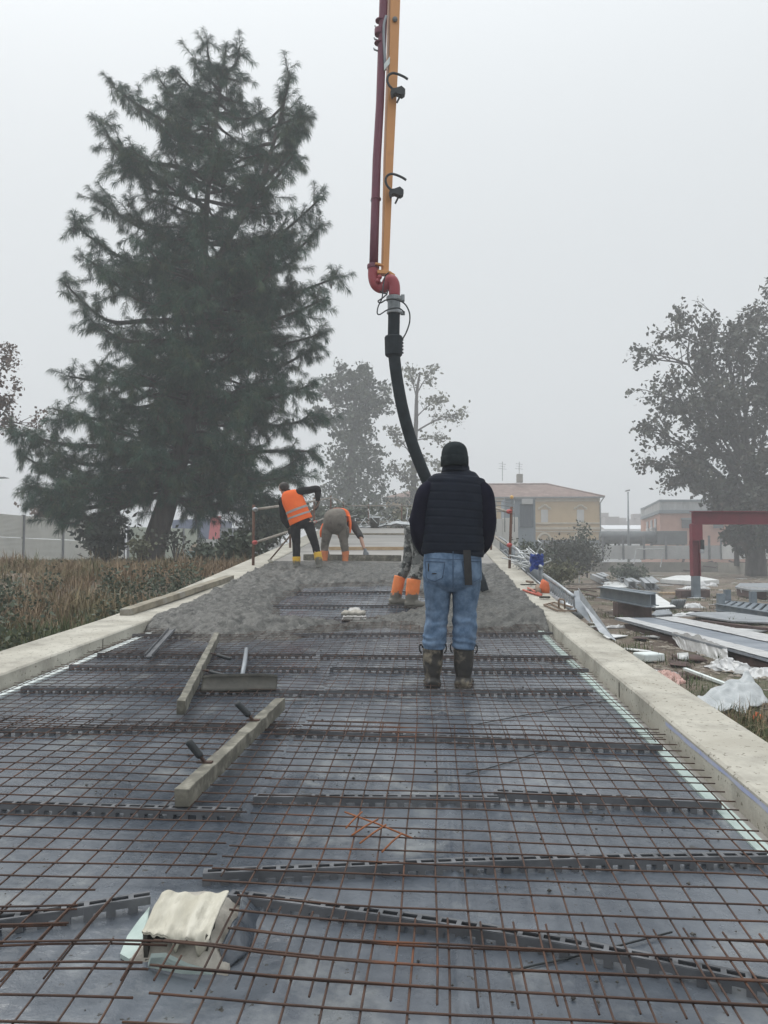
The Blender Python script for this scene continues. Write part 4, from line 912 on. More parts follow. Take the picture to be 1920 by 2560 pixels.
# ---- worker raking, orange vest and yellow boots
AY = 14.0; UA = AY / F / 4.608
def wa(zx, zy, dy=0.0): return at(600 + zx / 4.608, 1180 + zy / 4.608, AY + dy)
M['bootyellow'] = None
g0 = wa(760, 1120)
A = empty('person', g0, 'worker in orange hi-vis vest, black clothes and yellow rubber boots stooping over a rake', 'person')
J = dict(neck=wa(545, 235, .06), chest=wa(610, 340, .03), belly=wa(670, 470, .0), pelvis=wa(710, 575, .0), shL=wa(492, 330, .02), shR=wa(690, 225, .02), elL=wa(500, 530, .1), elR=wa(893, 195, .06), wrL=wa(560, 645, .28), wrR=wa(898, 345, .12),
         hipL=wa(645, 610), hipR=wa(780, 600), knL=wa(650, 800, .03), knR=wa(850, 790, .0), anL=wa(655, 1060), anR=wa(905, 1030, -.02), front=Vector((-.2, 1, -.3)))
hcA = wa(505, 195, .08)
figure(A, hcA, (-.55, .75, -.45), (-.35, .1, .9), J, .95)
m = MB(); hr_ = Matrix.Identity(3); hc = hcA + Vector((.008, -.012, .04)); m.ball(hc, (.092, .104, .092), 18); m.ball(hc + Vector((.035, -.03, -.035)), (.055, .06, .055), 12); m.build('hair', M['hair'], A, remesh=.01, sm_iter=1, smooth=True)
m = MB()
for S, sg in (('L', -1), ('R', 1)):
    limb(m, [J['chest'].lerp(J['sh' + S], .55), J['sh' + S], J['sh' + S].lerp(J['el' + S], .5), J['el' + S], J['el' + S].lerp(J['wr' + S], .5), J['el' + S].lerp(J['wr' + S], .92)], [.075, .078, .070, .062, .056, .042], None, 4, 14, Yv, 2, lambda u, a: 1 + .035 * math.sin(u * 24 + a))
limb(m, [J['neck'].lerp(hcA, .25), J['neck'], J['chest'], J['belly'], J['pelvis']], [.062, .08, .16, .155, .155], [.062, .075, .10, .10, .10], 4, 18, (-.2, 1, -.3)); m.build('sweater', M['blackcloth'], A, remesh=.012, sm_iter=2, smooth=True)
# vest: rings across the back following the lean; tape lies 4 mm proud
vr = [((575, 225, .03), 80, .09), ((585, 262, .02), 112, .115), ((610, 330, .01), 128, .128), ((640, 400, .0), 128, .13), ((668, 470, .0), 130, .132), ((690, 530, .0), 137, .135), ((706, 568, .0), 140, .135)]
def vrings(grow=0.0, a=0, b=7): return smooth_rings([wa(*p) for p, r, d in vr[a:b]], [r * UA + grow for p, r, d in vr[a:b]], [d + grow for p, r, d in vr[a:b]], 6)
m = MB(); m.loft(vrings(), 30, (-.2, 1, -.3), True, 0, 2.6, lambda u, a: 1 + .018 * noise.noise(Vector((u * 6, a * 2, 3)))); va = m.build('vest', M['hivis'], A, smooth=True)
R_ = vrings(.006)
for i0 in (20, 26):
    m = MB(); m.loft(R_[i0:i0 + 3], 30, (-.2, 1, -.3), False, 0, 2.6); m.build('reflective_band', M['reflect'], va, smooth=True)
m = MB()
limb(m, [wa(700, 545), wa(708, 600), wa(712, 650, .01)], [.165, .165, .12], [.125, .13, .10], 4, 22, Yv, 2.3)
for P, D in (([(640, 600), (640, 700), (648, 800), (650, 900), (650, 985)], 0), ([(785, 590), (820, 700), (850, 790), (872, 860), (888, 935)], 1)):
    limb(m, [wa(x, y, .01) for x, y in P], [.10, .092, .078, .072, .068], [.11, .10, .085, .075, .07], 6, 20, Yv, 2, jfold(2.0 + D, .3))
m.build('trousers', M['blackcloth'], A, remesh=.012, sm_iter=2, smooth=True)
by_ = bootmat('yellow_rubber_boot', (0.66, 0.40, 0.035), (0.13, 0.125, 0.105), wa(0, 1030).z - g0.z)
boot(A, wa(650, 975), wa(652, 1085), (-.1, 1, 0), 'boot', by_, .075, .062, .17, M['sole'], 0, .07)
by2 = bootmat('yellow_rubber_boot', (0.66, 0.40, 0.035), (0.13, 0.125, 0.105), wa(0, 1000).z - g0.z)
boot(A, wa(892, 925), wa(918, 1085, -.03), (.25, .9, -.5), 'boot', by2, .075, .058, .12, M['sole'], .05, .08)
m = MB(); hand(m, J['wrR'], (-.1, .1, -1), (-.9, -.3, 0), .95, 1.15, 1); m.build('glove', M['darkgrey'], A, remesh=.009, sm_iter=1, smooth=True); m = MB(); hand(m, J['wrL'], (.15, .2, -.6), (.8, -.5, 0), .95, 1.15, -1); m.build('glove', M['darkgrey'], A, remesh=.009, sm_iter=1, smooth=True)
rk = empty('rake', wa(345, 1030, .35), 'long handled rake held by the worker in yellow boots', 'rake')
m = MB(); m.tube([wa(915, 345, .02), wa(890, 392, .09), wa(575, 738, .28), wa(345, 1012, .35)], .016, 10); m.build('shaft', M['dirtywood'], rk, smooth=True)
m = MB(); m.prism([wa(318, 1020, .30), wa(350, 1008, .36), wa(388, 1042, .30), wa(372, 1052, .18), wa(335, 1045, .18)], (0, 0, .012)); m.tube([wa(345, 1012, .35), wa(352, 1025, .3)], .02, 8); m.build('rake_head', M['mudwood'], rk)

# ---- worker bent double at the screed
BYY = 15.3; UB = BYY / F / 4.608
def wb(zx, zy, dy=0.0): return at(600 + zx / 4.608, 1180 + zy / 4.608, BYY + dy)
g0 = wb(1090, 1060)
B = empty('person', g0, 'worker in grey cargo trousers and orange boots bent double over the screed board', 'person')
J = dict(neck=wb(1150, 640, .62), chest=wb(1140, 590, .45), belly=wb(1110, 520, .2), pelvis=wb(1095, 560, .02), shL=wb(1000, 640, .45), shR=wb(1290, 590, .40), elL=wb(975, 800, .35), elR=wb(1385, 740, .22), wrL=wb(1010, 930, .12), wrR=wb(1430, 885, .05),
         hipL=wb(1010, 620), hipR=wb(1180, 620), knL=wb(990, 800, .03), knR=wb(1195, 800, .03), anL=wb(975, 1010), anR=wb(1215, 1010), front=Vector((0, .3, -1)))
hcB = wb(1160, 720, .70); figure(B, hcB, (0, .2, -1), (0, 1, -.1), J, .95, [])
m = MB(); m.ball(hcB + Vector((0, .03, .03)), (.09, .09, .085), 14); m.build('hair', M['hair'], B, smooth=True)
m = MB()
limb(m, [J['chest'].lerp(J['shR'], .4), J['shR'], J['shR'].lerp(J['elR'], .5), J['elR'], J['elR'].lerp(J['wrR'], .12)], [.08, .085, .075, .068, .06], None, 4, 14, Yv, 2, lambda u, a: 1 + .04 * math.sin(u * 22 + a))
limb(m, [J['chest'].lerp(J['shL'], .4), J['shL'], J['shL'].lerp(J['elL'], .5), J['elL'], J['elL'].lerp(J['wrL'], .3)], [.08, .085, .075, .068, .06], None, 4, 14)
limb(m, [J['pelvis'] + Vector((0, .08, .02)), J['belly'], J['chest'], J['neck']], [.16, .165, .18, .08], [.10, .11, .11, .07], 4, 18, (0, .3, -1)); m.build('shirt', M['darkgrey'], B, remesh=.013, sm_iter=2, smooth=True)
m = MB(); limb(m, [wb(1125, 480, .05), wb(1145, 492, .22), wb(1150, 545, .42), wb(1155, 600, .55)], [.19, .205, .215, .15], [.115, .13, .125, .10], 6, 30, (0, .3, -1), 2.5, lambda u, a: 1 + .02 * noise.noise(Vector((u * 6, a * 2, 8))))
limb(m, [wb(1255, 500, .14), wb(1268, 600, .16), wb(1265, 705, .18)], [.028, .03, .018], [.10, .12, .08], 4, 14, Yv)
limb(m, [wb(965, 600, .20), wb(940, 680, .18), wb(930, 750, .16)], [.03, .035, .018], [.08, .09, .05], 4, 14, Yv)
m.build('vest', M['hivis'], B, remesh=.012, sm_iter=2, smooth=True)
m = MB()
limb(m, [wb(1100, 462, .08), wb(1098, 510, -.02), wb(1094, 580, -.06), wb(1094, 640, -.02), wb(1090, 700, .03)], [.185, .222, .235, .225, .13], [.10, .15, .16, .14, .09], 6, 36, Yv, 2.4, lambda u, a: 1 - .10 * math.exp(-((a - 1.5 * math.pi) / .2) ** 2) * sstep(.15, .5, u))
for P, D in (([(1015, 620), (1000, 720), (985, 800), (975, 860), (978, 925)], 0), ([(1180, 630), (1190, 720), (1196, 800), (1205, 860), (1213, 920)], 1)):
    limb(m, [wb(x, y, .0) for x, y in P], [.118, .105, .086, .082, .07], [.125, .11, .09, .085, .075], 7, 22, Yv, 2, jfold(7.0 + D, .25))
tr = m.build('trousers', M['greycloth'], B, remesh=.012, sm_iter=2, smooth=True)
for px_, sg in ((958, -1), (1245, 1)):
    m = MB(); limb(m, [wb(px_, 640, .0), wb(px_ - sg * 2, 690, .0), wb(px_ - sg * 6, 745, .02)], [.022, .03, .026], [.08, .09, .085], 4, 12, Yv, 3); m.build('cargo_pocket', M['greycloth'], tr, smooth=True)
for a, b_ in (((975, 518), (1035, 490)), ((1145, 490), (1235, 520))):
    m = MB(); q = [wb(a[0] + (b_[0] - a[0]) * t / 5, a[1] + (b_[1] - a[1]) * t / 5 - 5 * math.sin(math.pi * t / 5), -.145 + .05 * abs(a[0] + (b_[0] - a[0]) * t / 5 - 1100) / 120) for t in range(6)]; m.tube(q, .008, 6); m.build('pocket', M['darkgrey'], tr, smooth=True)
bo = bootmat('orange_rubber_boot', (0.52, 0.17, 0.065), (0.20, 0.14, 0.10), wb(0, 1030).z - g0.z)
boot(B, wb(972, 905), wb(974, 1040), (-.05, 1, 0), 'boot', bo, .08, .066, .18, M['sole'], 0, .07); boot(B, wb(1215, 910), wb(1215, 1040), (.05, 1, 0), 'boot', bo, .075, .062, .18, M['sole'], 0, .07)
m = MB(); hand(m, J['wrR'] + Vector((.02, 0, -.03)), (.1, .0, -1), (0, -1, 0), .8, 1.2, -1); m.build('glove', M['galvdull'], B, remesh=.009, sm_iter=1, smooth=True); m = MB(); hand(m, J['wrL'], (.1, .2, -1), (0, -1, 0), .8, 1.15, 1); m.build('glove', M['galvdull'], B, remesh=.009, sm_iter=1, smooth=True)

# ---- worker half hidden by the man, holding the hose
CY_ = 10.15; UC = CY_ / F / 3.352
def wc(zx, zy, dy=0.0): return at(950 + zx / 3.352, 1080 + zy / 3.352, CY_ + dy)
g0 = wc(230, 1480)
Cc = empty('person', g0, 'worker in grey camouflage trousers and orange boots mostly hidden behind the man in the vest', 'person')
J = dict(neck=wc(610, 560, .15), chest=wc(530, 620, .15), belly=wc(420, 720, .12), pelvis=wc(310, 800, .1), shL=wc(560, 600, .33), shR=wc(545, 620, -.05), elL=wc(600, 780, .38), elR=wc(560, 800, -.12), wrL=wc(560, 880, .30), wrR=wc(620, 930, .10),
         hipL=wc(300, 850, .18), hipR=wc(320, 850, .02), knL=wc(238, 1040, .15), knR=wc(322, 1050, .02), anL=wc(130, 1400, .15), anR=wc(258, 1410, .0), front=Vector((.6, 0, -.5)))
hcC = wc(690, 520, .15); figure(Cc, hcC, (.7, .1, -.6), (.6, 0, .75), J, .95, [(J['wrR'], (.5, .6, -.5), (.2, .6, .5), .9, 1, 1), (J['wrL'], (.5, .3, -.6), (.5, -.4, .5), .9, 1, 1)])
m = MB(); m.ball(hcC + Vector((-.02, 0, .045)), (.095, .09, .075), 14); m.build('hair', M['hair'], Cc, smooth=True)
m = MB()
for S in 'LR': limb(m, [J['chest'].lerp(J['sh' + S], .5), J['sh' + S], J['sh' + S].lerp(J['el' + S], .5), J['el' + S], J['el' + S].lerp(J['wr' + S], .8)], [.075, .08, .07, .06, .045], None, 4, 14)
limb(m, [wc(270, 800, .1), J['belly'], J['chest'], J['neck']], [.13, .15, .16, .07], [.17, .16, .17, .07], 4, 18, (0, 1, 0)); m.build('jacket', M['darkgrey'], Cc, remesh=.013, sm_iter=2, smooth=True)
m = MB()
limb(m, [wc(292, 790, .1), wc(292, 850, .1), wc(292, 915, .1)], [.14, .145, .10], [.16, .17, .14], 4, 20, Yv)
limb(m, [wc(275, 850, .18), wc(250, 960, .17), wc(238, 1050, .15), wc(212, 1140, .15), wc(178, 1215, .15)], [.105, .085, .072, .07, .068], [.10, .09, .08, .075, .075], 7, 20, Yv, 2, jfold(11., .3))
limb(m, [wc(310, 850, .02), wc(322, 960, .02), wc(325, 1060, .02), wc(310, 1150, .01), wc(292, 1225, .0)], [.11, .098, .09, .088, .09], [.11, .10, .09, .085, .09], 7, 20, Yv, 2, jfold(13., .3)); m.build('trousers', M['camo'], Cc, remesh=.012, sm_iter=2, smooth=True)
bo2 = bootmat('orange_rubber_boot', (0.72, 0.20, 0.055), (0.15, 0.14, 0.115), wc(0, 1360).z - g0.z, .03)
boot(Cc, wc(168, 1208, .15), wc(128, 1400, .15), (1, .15, 0), 'boot', bo2, .078, .062, .17, M['sole'], 0, .075)
boot(Cc, wc(284, 1232, .0), wc(262, 1420, .0), (1, -.1, 0), 'boot', bo2, .092, .068, .19, M['sole'], 0, .075)
# ================================================================== TREES AND GROWTH
M['needle'] = mat('pine_needles', (0.014, 0.052, 0.036), (0.042, 0.100, 0.062), 0.9, 0.7, c3=(0.105, 0.135, 0.068), s3=1.7, w3=(0.48, 0.7), spec=0.25, speck=((0.12, 0.075, 0.045), 4.5, 0.70))
M['bark'] = mat('grey_bark', (0.045, 0.038, 0.034), (0.10, 0.088, 0.078), 5, 0.95, 0.8, 14, stretch=(1, 1, 0.25), bdist=0.05)
M['leafdark'] = mat('dark_leaf', (0.030, 0.036, 0.028), (0.070, 0.076, 0.052), 1.3, 0.75, c3=(0.095, 0.074, 0.055), s3=0.8, w3=(0.5, 0.7))
M['leafgreen'] = mat('dull_green_leaf', (0.040, 0.058, 0.038), (0.085, 0.10, 0.062), 1.5, 0.75, c3=(0.11, 0.105, 0.06), s3=2, w3=(0.55, 0.75))
M['leafyellow'] = mat('yellowing_leaf', (0.085, 0.095, 0.055), (0.15, 0.145, 0.085), 1.5, 0.75)
M['leafrust'] = mat('russet_leaf', (0.10, 0.062, 0.045), (0.15, 0.095, 0.065), 1.5, 0.75)
rng = np.random.default_rng(11)
def unit(a): return a / np.maximum(1e-9, np.linalg.norm(a, axis=-1, keepdims=True))
def leaves(centres, per, spread, size, droop=0.3):
    """rhombic leaf blades scattered round centres -> V, F"""
    C = np.repeat(np.asarray(centres, float), per, 0); n = len(C)
    C = C + rng.normal(0, 1, (n, 3)) * spread
    d = unit(rng.normal(0, 1, (n, 3)) + np.array([0, 0, -droop])); t = unit(np.cross(d, rng.normal(0, 1, (n, 3))))
    L = size * rng.uniform(.4, 1.5, (n, 1)); Wd = L * rng.uniform(.28, .45, (n, 1))
    nrm = np.cross(d, t)
    V = np.stack([C, C + d * L * .45 + t * Wd + nrm * L * .06, C + d * L, C + d * L * .5 - t * Wd + nrm * L * .06], 1).reshape(-1, 3)
    return V, np.arange(n * 4).reshape(n, 4)
def needles(P, D, per=24, ln=0.27, w=0.013, droop=0.55):
    n0 = len(P); P = np.repeat(P, per, 0); D = np.repeat(D, per, 0); n = len(P)
    d = unit(D * .85 + rng.normal(0, .5, (n, 3)) + np.array([0, 0, -.08]))
    L = ln * rng.uniform(.7, 1.15, (n, 1)); side = unit(np.cross(d, rng.normal(0, 1, (n, 3)))) * w * .5
    mid = P + d * L * .5; tip = mid + unit(d + np.array([0, 0, -droop])) * L * .55
    V = np.stack([P, mid + side, tip, mid - side], 1).reshape(-1, 3)
    return V, np.arange(n * 4).reshape(n, 4)
# ---- the big pine
PY = 27.0; kp = pxm(PY); rnd = random.Random(21)
pb = at(372, 1415, PY)
pine = empty('pine_tree', pb, 'tall dark pine with long drooping needles left of the ramp', 'tree')
trk = catmull([at(x, y, PY) for x, y in ((366, 1440), (392, 1340), (432, 1210), (474, 1050), (500, 900), (508, 700), (516, 520), (537, 330), (566, 112))], 10)
wood = MB(); nT = len(trk)
wood.tube(trk, [0.46 * (1 - i / nT) ** 1.35 + .03 for i in range(nT)], 14)
ld2 = catmull([at(508, 780, PY), at(560, 620, PY - .5), at(640, 480, PY - .7), at(692, 330, PY - .6), at(722, 190, PY - .6)], 10)
wood.tube(ld2, [.13 * (1 - i / len(ld2)) + .03 for i in range(len(ld2))], 9)
ld3 = catmull([at(474, 1060, PY), at(430, 900, PY + .9), at(405, 760, PY + 1.1), at(395, 640, PY + 1.0)], 8)
wood.tube(ld3, [.10 * (1 - i / len(ld3)) + .03 for i in range(len(ld3))], 8)
TP, TD = [], []
def trunk_at(py):
    z = at(500, py, PY).z
    return min(trk, key=lambda q: abs(q.z - z))
def tufts(path, step, f0):
    tot = sum((path[i + 1] - path[i]).length for i in range(len(path) - 1)); acc = 0; nxt = tot * f0
    for i in range(len(path) - 1):
        sg = (path[i + 1] - path[i]); L = sg.length
        while nxt <= acc + L:
            t = (nxt - acc) / max(L, 1e-6); TP.append(path[i] + sg * t); TD.append(sg.normalized()); nxt += step
        acc += L
    TP.append(path[-1]); TD.append((path[-1] - path[-2]).normalized())
def limb_pine(a, tip, r, dens=1.0, sag=.12):
    a, tip = Vector(a), Vector(tip); tip = a.lerp(tip, .955); L = (tip - a).length
    kk = lambda s_: Vector((rnd.gauss(0, s_), rnd.gauss(0, s_), rnd.gauss(0, s_))) * L
    m1 = a.lerp(tip, .33) + Vector((0, 0, -sag * L * .5)) + kk(.035); m2 = a.lerp(tip, .68) + Vector((0, 0, -sag * L * .9)) + kk(.04)
    path = catmull([a, m1, m2, tip], 7)
    for g in range(int(4 + L * 1.5)):             # rounded clump of sprays at the limb's end
        q0 = path[-1 - rnd.randint(0, 6)]; e0 = q0 + Vector((rnd.gauss(0, .24), rnd.gauss(0, .26), rnd.gauss(-.06, .24)))
        wood.tube([q0, q0.lerp(e0, .5) + Zv * .04, e0], [.012, .010, .008], 3); tufts([q0, q0.lerp(e0, .5) + Zv * .04, e0], .12, .2); wood.tube(path, [r * (1 - i / len(path)) ** .8 + .012 for i in range(len(path))], 6)
    tufts(path, .13, .5)
    n = int(L / .34 * dens)
    for j in range(n):
        t = .15 + .85 * (j + rnd.random()) / n; q = path[min(len(path) - 2, int(t * (len(path) - 1)))]; nx_ = path[min(len(path) - 1, int(t * (len(path) - 1)) + 1)]
        d = (nx_ - q).normalized(); sd_ = d.cross(Zv).normalized() * rnd.choice((-1, 1))
        bl = rnd.uniform(.6, 1.7) * (1.1 - .6 * t) * min(1, .45 + L * .13)
        e_ = q + d * bl * rnd.uniform(.2, .8) + sd_ * bl * rnd.uniform(.1, .8) + Zv * bl * rnd.uniform(-.65, .55)
        pm = q.lerp(e_, .5) + Zv * (-.10 * bl); bp = catmull([q, pm, e_], 3); wood.tube(bp, [.018, .016, .014, .013, .012, .011, .009], 4); tufts(bp, .12, .3)
        for g in range(int(bl / .42)):
            q2 = bp[rnd.randint(2, 5)]; e2 = q2 + Vector((rnd.gauss(0, .3), rnd.gauss(0, .3), rnd.gauss(-.08, .28))) + (e_ - q) * .25
            wood.tube([q2, q2.lerp(e2, .5) - Zv * .03, e2], [.011, .009, .007], 3); tufts([q2, e2], .13, .4)
sil = [((534, 345), (278, 216), .5), ((520, 450), (240, 300), .2), ((516, 520), (300, 372), -.4), ((512, 610), (226, 492), .6), ((508, 690), (171, 558), -.3), ((507, 720), (196, 640), .8), ((506, 800), (141, 700), .2), ((503, 850), (215, 800), -.8),
       ((500, 960), (156, 940), .4), ((490, 1010), (235, 1000), 1.0), ((470, 1060), (116, 1020), -.2), ((470, 1090), (6, 1078), -.6), ((455, 1130), (60, 1085), .3), ((450, 1160), (46, 1215), -.5), ((440, 1190), (70, 1260), .5), ((425, 1230), (140, 1285), -1.0),
       ((435, 1200), (30, 1130), 1.0), ((640, 480), (755, 255), -.6), ((690, 330), (729, 182), -.6), ((690, 340), (752, 300), -.2), ((620, 500), (740, 380), -1.0), ((540, 640), (822, 482), .2), ((530, 690), (816, 556), -.4), ((510, 760), (756, 640), .5), ((508, 780), (856, 690), 0),
       ((506, 830), (827, 742), -.6), ((504, 880), (810, 835), .3), ((502, 920), (806, 860), .8), ((498, 1000), (790, 960), -.4), ((495, 1040), (812, 1040), .2), ((490, 1090), (795, 1130), .6), ((470, 1130), (760, 1190), -.5), ((460, 1170), (745, 1265), 0), ((450, 1200), (690, 1290), .9),
       ((552, 220), (515, 95), 0), ((555, 200), (602, 108), .2), ((556, 190), (598, 200), .3), ((548, 260), (432, 170), .2), ((545, 280), (392, 195), -.3), ((552, 230), (482, 150), -.2), ((550, 240), (610, 260), 0), ((545, 290), (660, 280), .3)]
for (ax, ay), (tx, ty), dy in sil:
    a = at(ax, ay, PY) if not (ax > 600) else min(ld2, key=lambda q: (q - at(ax, ay, PY - .6)).length)
    limb_pine(a, at(tx, ty, PY + dy * 1.6), .05 + .00016 * math.hypot(tx - ax, ty - ay), 1.25, .10 if ty < 900 else .07)
prof_ = [(110, 25), (200, 100), (300, 190), (430, 230), (560, 250), (700, 280), (830, 280), (950, 290), (1080, 330), (1180, 330), (1290, 230)]
for i in range(190):
    py = 150 + 1050 * ((i + rnd.random()) / 190) ** .85
    hw = np.interp(py, [q[0] for q in prof_], [q[1] for q in prof_]) * kp * rnd.uniform(.55, 1.0)
    az = rnd.uniform(0, 2 * math.pi); a = trunk_at(py + 50)
    if rnd.random() < .22 and py < 640: a = rnd.choice(ld2); hw *= .42
    limb_pine(a, a + Vector((math.cos(az) * hw, math.sin(az) * hw * .9, rnd.uniform(-.1, .34) * hw + (.15 if py < 500 else -.1))), .05, .85, .06)
tufts(trk[-16:], .1, .0)
tufts(ld2[-10:], .12, .2)
wood.build('trunk', M['bark'], pine, smooth=True)
V, Fq = needles(np.array([tuple(p) for p in TP]), np.array([tuple(d) for d in TD]), 24, .33, .0125, 1.0)
npmesh('crown', V, Fq, M['needle'], pine); print('tufts', len(TP))
nc = MB()                                      # hanging cones
for q in rnd.sample(range(len(TP)), 110):
    p = TP[q] - Zv * .1; nc.loft([(p, .012, .012), (p - Zv * .07, .035, .035), (p - Zv * .16, .03, .03), (p - Zv * .22, .008, .008)], 6)
nc.build('cones', M['bark'], pine, smooth=True)['kind'] = 'stuff'

# ---- broadleaf trees
def grow(m, p, d, L, r, depth, rn, tips, spread=.65, up=.15):
    pts = [p]; q = p; dd = d
    for k in range(4):
        dd = (dd + Vector((rn.gauss(0, .13), rn.gauss(0, .13), rn.gauss(0, .10) + up * .12))).normalized(); q = q + dd * L / 4; pts.append(q)
    m.tube(pts, [r, r * .9, r * .78, r * .66, r * .55], 5 if r > .03 else 4)
    if depth <= 1: tips.extend([pts[2], pts[3], pts[4]])
    if depth <= 0: return
    for k in range(rn.choice((2, 3, 3))):
        nd = (dd + Vector((rn.gauss(0, spread), rn.gauss(0, spread), rn.gauss(.05, spread * .7)))).normalized()
        s0 = pts[rn.choice((2, 3, 4))]
        grow(m, s0, nd, L * rn.uniform(.55, .8), r * .55, depth - 1, rn, tips, spread, up)
def broadleaf(name, label, base, trunk, limbs, r0, Yd, seed, leafm, per, spread, size, depth=3, keep=1.0, group=None, twig=.3, extra=None, pull=.80):
    rn = random.Random(seed); tr = empty(name, base, label, 'tree', group); m = MB()
    tp = catmull([at(x, y, Yd) for x, y in trunk], 6); nn = len(tp)
    m.tube(tp, [r0 * (1 - .75 * i / nn) for i in range(nn)], 10); tips = []
    for (ax, ay), (tx, ty), dy in limbs:
        tx, ty = ax + (tx - ax) * pull, ay + (ty - ay) * pull
        a = min(tp, key=lambda q: abs(q.z - at(ax, ay, Yd).z)); b = at(tx, ty, Yd + dy); L = (b - a).length
        mid = a.lerp(b, .5) + Vector((0, 0, .06 * L)); pth = catmull([a, mid, b], 5)
        rr = min(r0 * .5, .018 * L + .03); m.tube(pth, [rr * (1 - .75 * i / len(pth)) for i in range(len(pth))], 6)
        for f in (4, 6, 8, 10):
            q = pth[min(f, len(pth) - 1)]; d = (pth[min(f, len(pth) - 1)] - pth[min(f, len(pth) - 1) - 1]).normalized()
            for kk in range(2 if f < 10 else 3):
                nd = (d + Vector((rn.gauss(0, .7), rn.gauss(0, .7), rn.gauss(.1, .5)))).normalized(); grow(m, q, nd, L * twig * rn.uniform(.6, 1.1), rr * .4, depth - 1, rn, tips)
    m.build('trunk', M['bark'], tr, smooth=True)
    tips = [t for t in tips if rn.random() < keep]
    if extra: tips += extra(rn)
    V, Fq = leaves([tuple(t) for t in tips], per, spread, size)
    npmesh('crown', V, Fq, leafm, tr); return tr
RY = 54.0
rl = [((1880, 1270), (1590, 1020), .0), ((1878, 1250), (1620, 905), 1.0), ((1878, 1290), (1625, 1120), -1.0), ((1872, 1200), (1665, 800), .6), ((1868, 1180), (1715, 745), -.6), ((1866, 1150), (1785, 735), 1.2), ((1866, 1150), (1850, 775), -1.0),
      ((1880, 1300), (1690, 1140), 1.4), ((1882, 1320), (1740, 1185), -1.6), ((1884, 1330), (1800, 1235), .5), ((1874, 1230), (1720, 960), -2.0), ((1874, 1220), (1770, 880), 2.2), ((1870, 1200), (1830, 940), -2.6), ((1880, 1280), (1780, 1090), 3), ((1884, 1330), (1850, 1270), -1.5),
      ((1876, 1240), (1960, 900), 0), ((1878, 1270), (2050, 1000), 1), ((1880, 1290), (2080, 1150), -1), ((1876, 1220), (1910, 840), 2), ((1884, 1330), (1990, 1260), 0), ((1880, 1300), (1900, 1130), -3), ((1884, 1340), (1870, 1200), -2.6)]
broadleaf('broadleaf_tree', 'big dark broadleaf tree with drooping leaves behind the red steel gantry', at(1888, 1425, RY), [(1890, 1440), (1888, 1360), (1880, 1270), (1870, 1180), (1866, 1100)], rl + [((1888, 1350), (1960, 1290), -2.), ((1888, 1360), (1835, 1335), -2.), ((1888, 1370), (1940, 1350), -3.), ((1888, 1340), (1900, 1260), -4.)], .72, RY, 5, M['leafdark'], 8, .22, .30, 3, .45, None, .25, None, .72)
broadleaf('broadleaf_tree', 'second broadleaf tree whose pale twigs touch the top of the right picture edge', at(2010, 1425, 56), [(2010, 1440), (2005, 1200), (1995, 950)], [((2000, 1100), (1915, 850), 0), ((2000, 1000), (1912, 720), .5), ((2000, 1000), (1960, 660), -.5), ((2000, 1150), (1925, 930), 1), ((2000, 1100), (2100, 800), 0)], .5, 56, 6, M['leafdark'], 8, .2, .26, 3, .55, None, .24, None, .72)
def cone_ivy(x, y0, y1, w0, w1, Yd, n):
    def f(rn):
        out = []
        for k in range(n):
            t = rn.random() ** .8; py = y1 + (y0 - y1) * t; w = (w1 + (w0 - w1) * t) * (0.78 + .45 * noise.noise(Vector((py * .035, x, 1)))); a = rn.uniform(0, 2 * math.pi); rr = rn.random() ** .5
            p = at(x + math.cos(a) * rr * w, py, Yd); p.y += math.sin(a) * rr * w * pxm(Yd)
            if noise.noise(p * 1.1) > -.18: out.append(p)
        return out
    return f
broadleaf('ivy_clad_tree', 'hazy ivy clad tree with bare upper branches standing just left of the hose', at(880, 1345, 78), [(866, 1360), (875, 1200), (885, 1060), (890, 960)],
          [((880, 1100), (800, 960), 0), ((880, 1080), (840, 920), .5), ((885, 1050), (920, 950), 0), ((885, 1060), (965, 1012), -.5), ((885, 1040), (885, 925), 0), ((880, 1120), (790, 1030), 1), ((882, 1100), (950, 960), 1)], .5, 78, 7, M['leafgreen'], 7, .26, .36, 3, .40, 'hazy trees beyond the top of the ramp', .25, cone_ivy(888, 1340, 1010, 165, 30, 78, 1650))
broadleaf('thin_tree', 'thin hazy tree with bare crooked top branches crossing behind the hose', at(1034, 1345, 80), [(1032, 1360), (1034, 1200), (1040, 1060), (1042, 985), (1050, 930)],
          [((1040, 1080), (1155, 1028), 0), ((1040, 1040), (1100, 995), .4), ((1042, 1000), (1020, 915), 0), ((1044, 990), (1085, 915), .2), ((1040, 1110), (1110, 1095), -.5), ((1036, 1160), (975, 1070), .4), ((1036, 1150), (1100, 1160), -.4), ((1036, 1220), (985, 1170), .6), ((1036, 1250), (1090, 1240), 0)], .36, 80, 8, M['leafyellow'], 5, .28, .34, 3, .13, 'hazy trees beyond the top of the ramp', .24, cone_ivy(1035, 1330, 1150, 62, 35, 80, 300))
broadleaf('broadleaf_tree', 'russet leaved branches reaching in at the left picture edge', at(-190, 1405, 34), [(-190, 1420), (-185, 1200), (-180, 1000)], [((-185, 1150), (28, 1030), 0), ((-185, 1100), (8, 915), 0), ((-185, 1200), (-60, 1080), .5), ((-182, 1050), (-90, 860), 0), ((-182, 1080), (-300, 900), 0)], .3, 34, 9, M['leafrust'], 7, .14, .15, 3, .8)

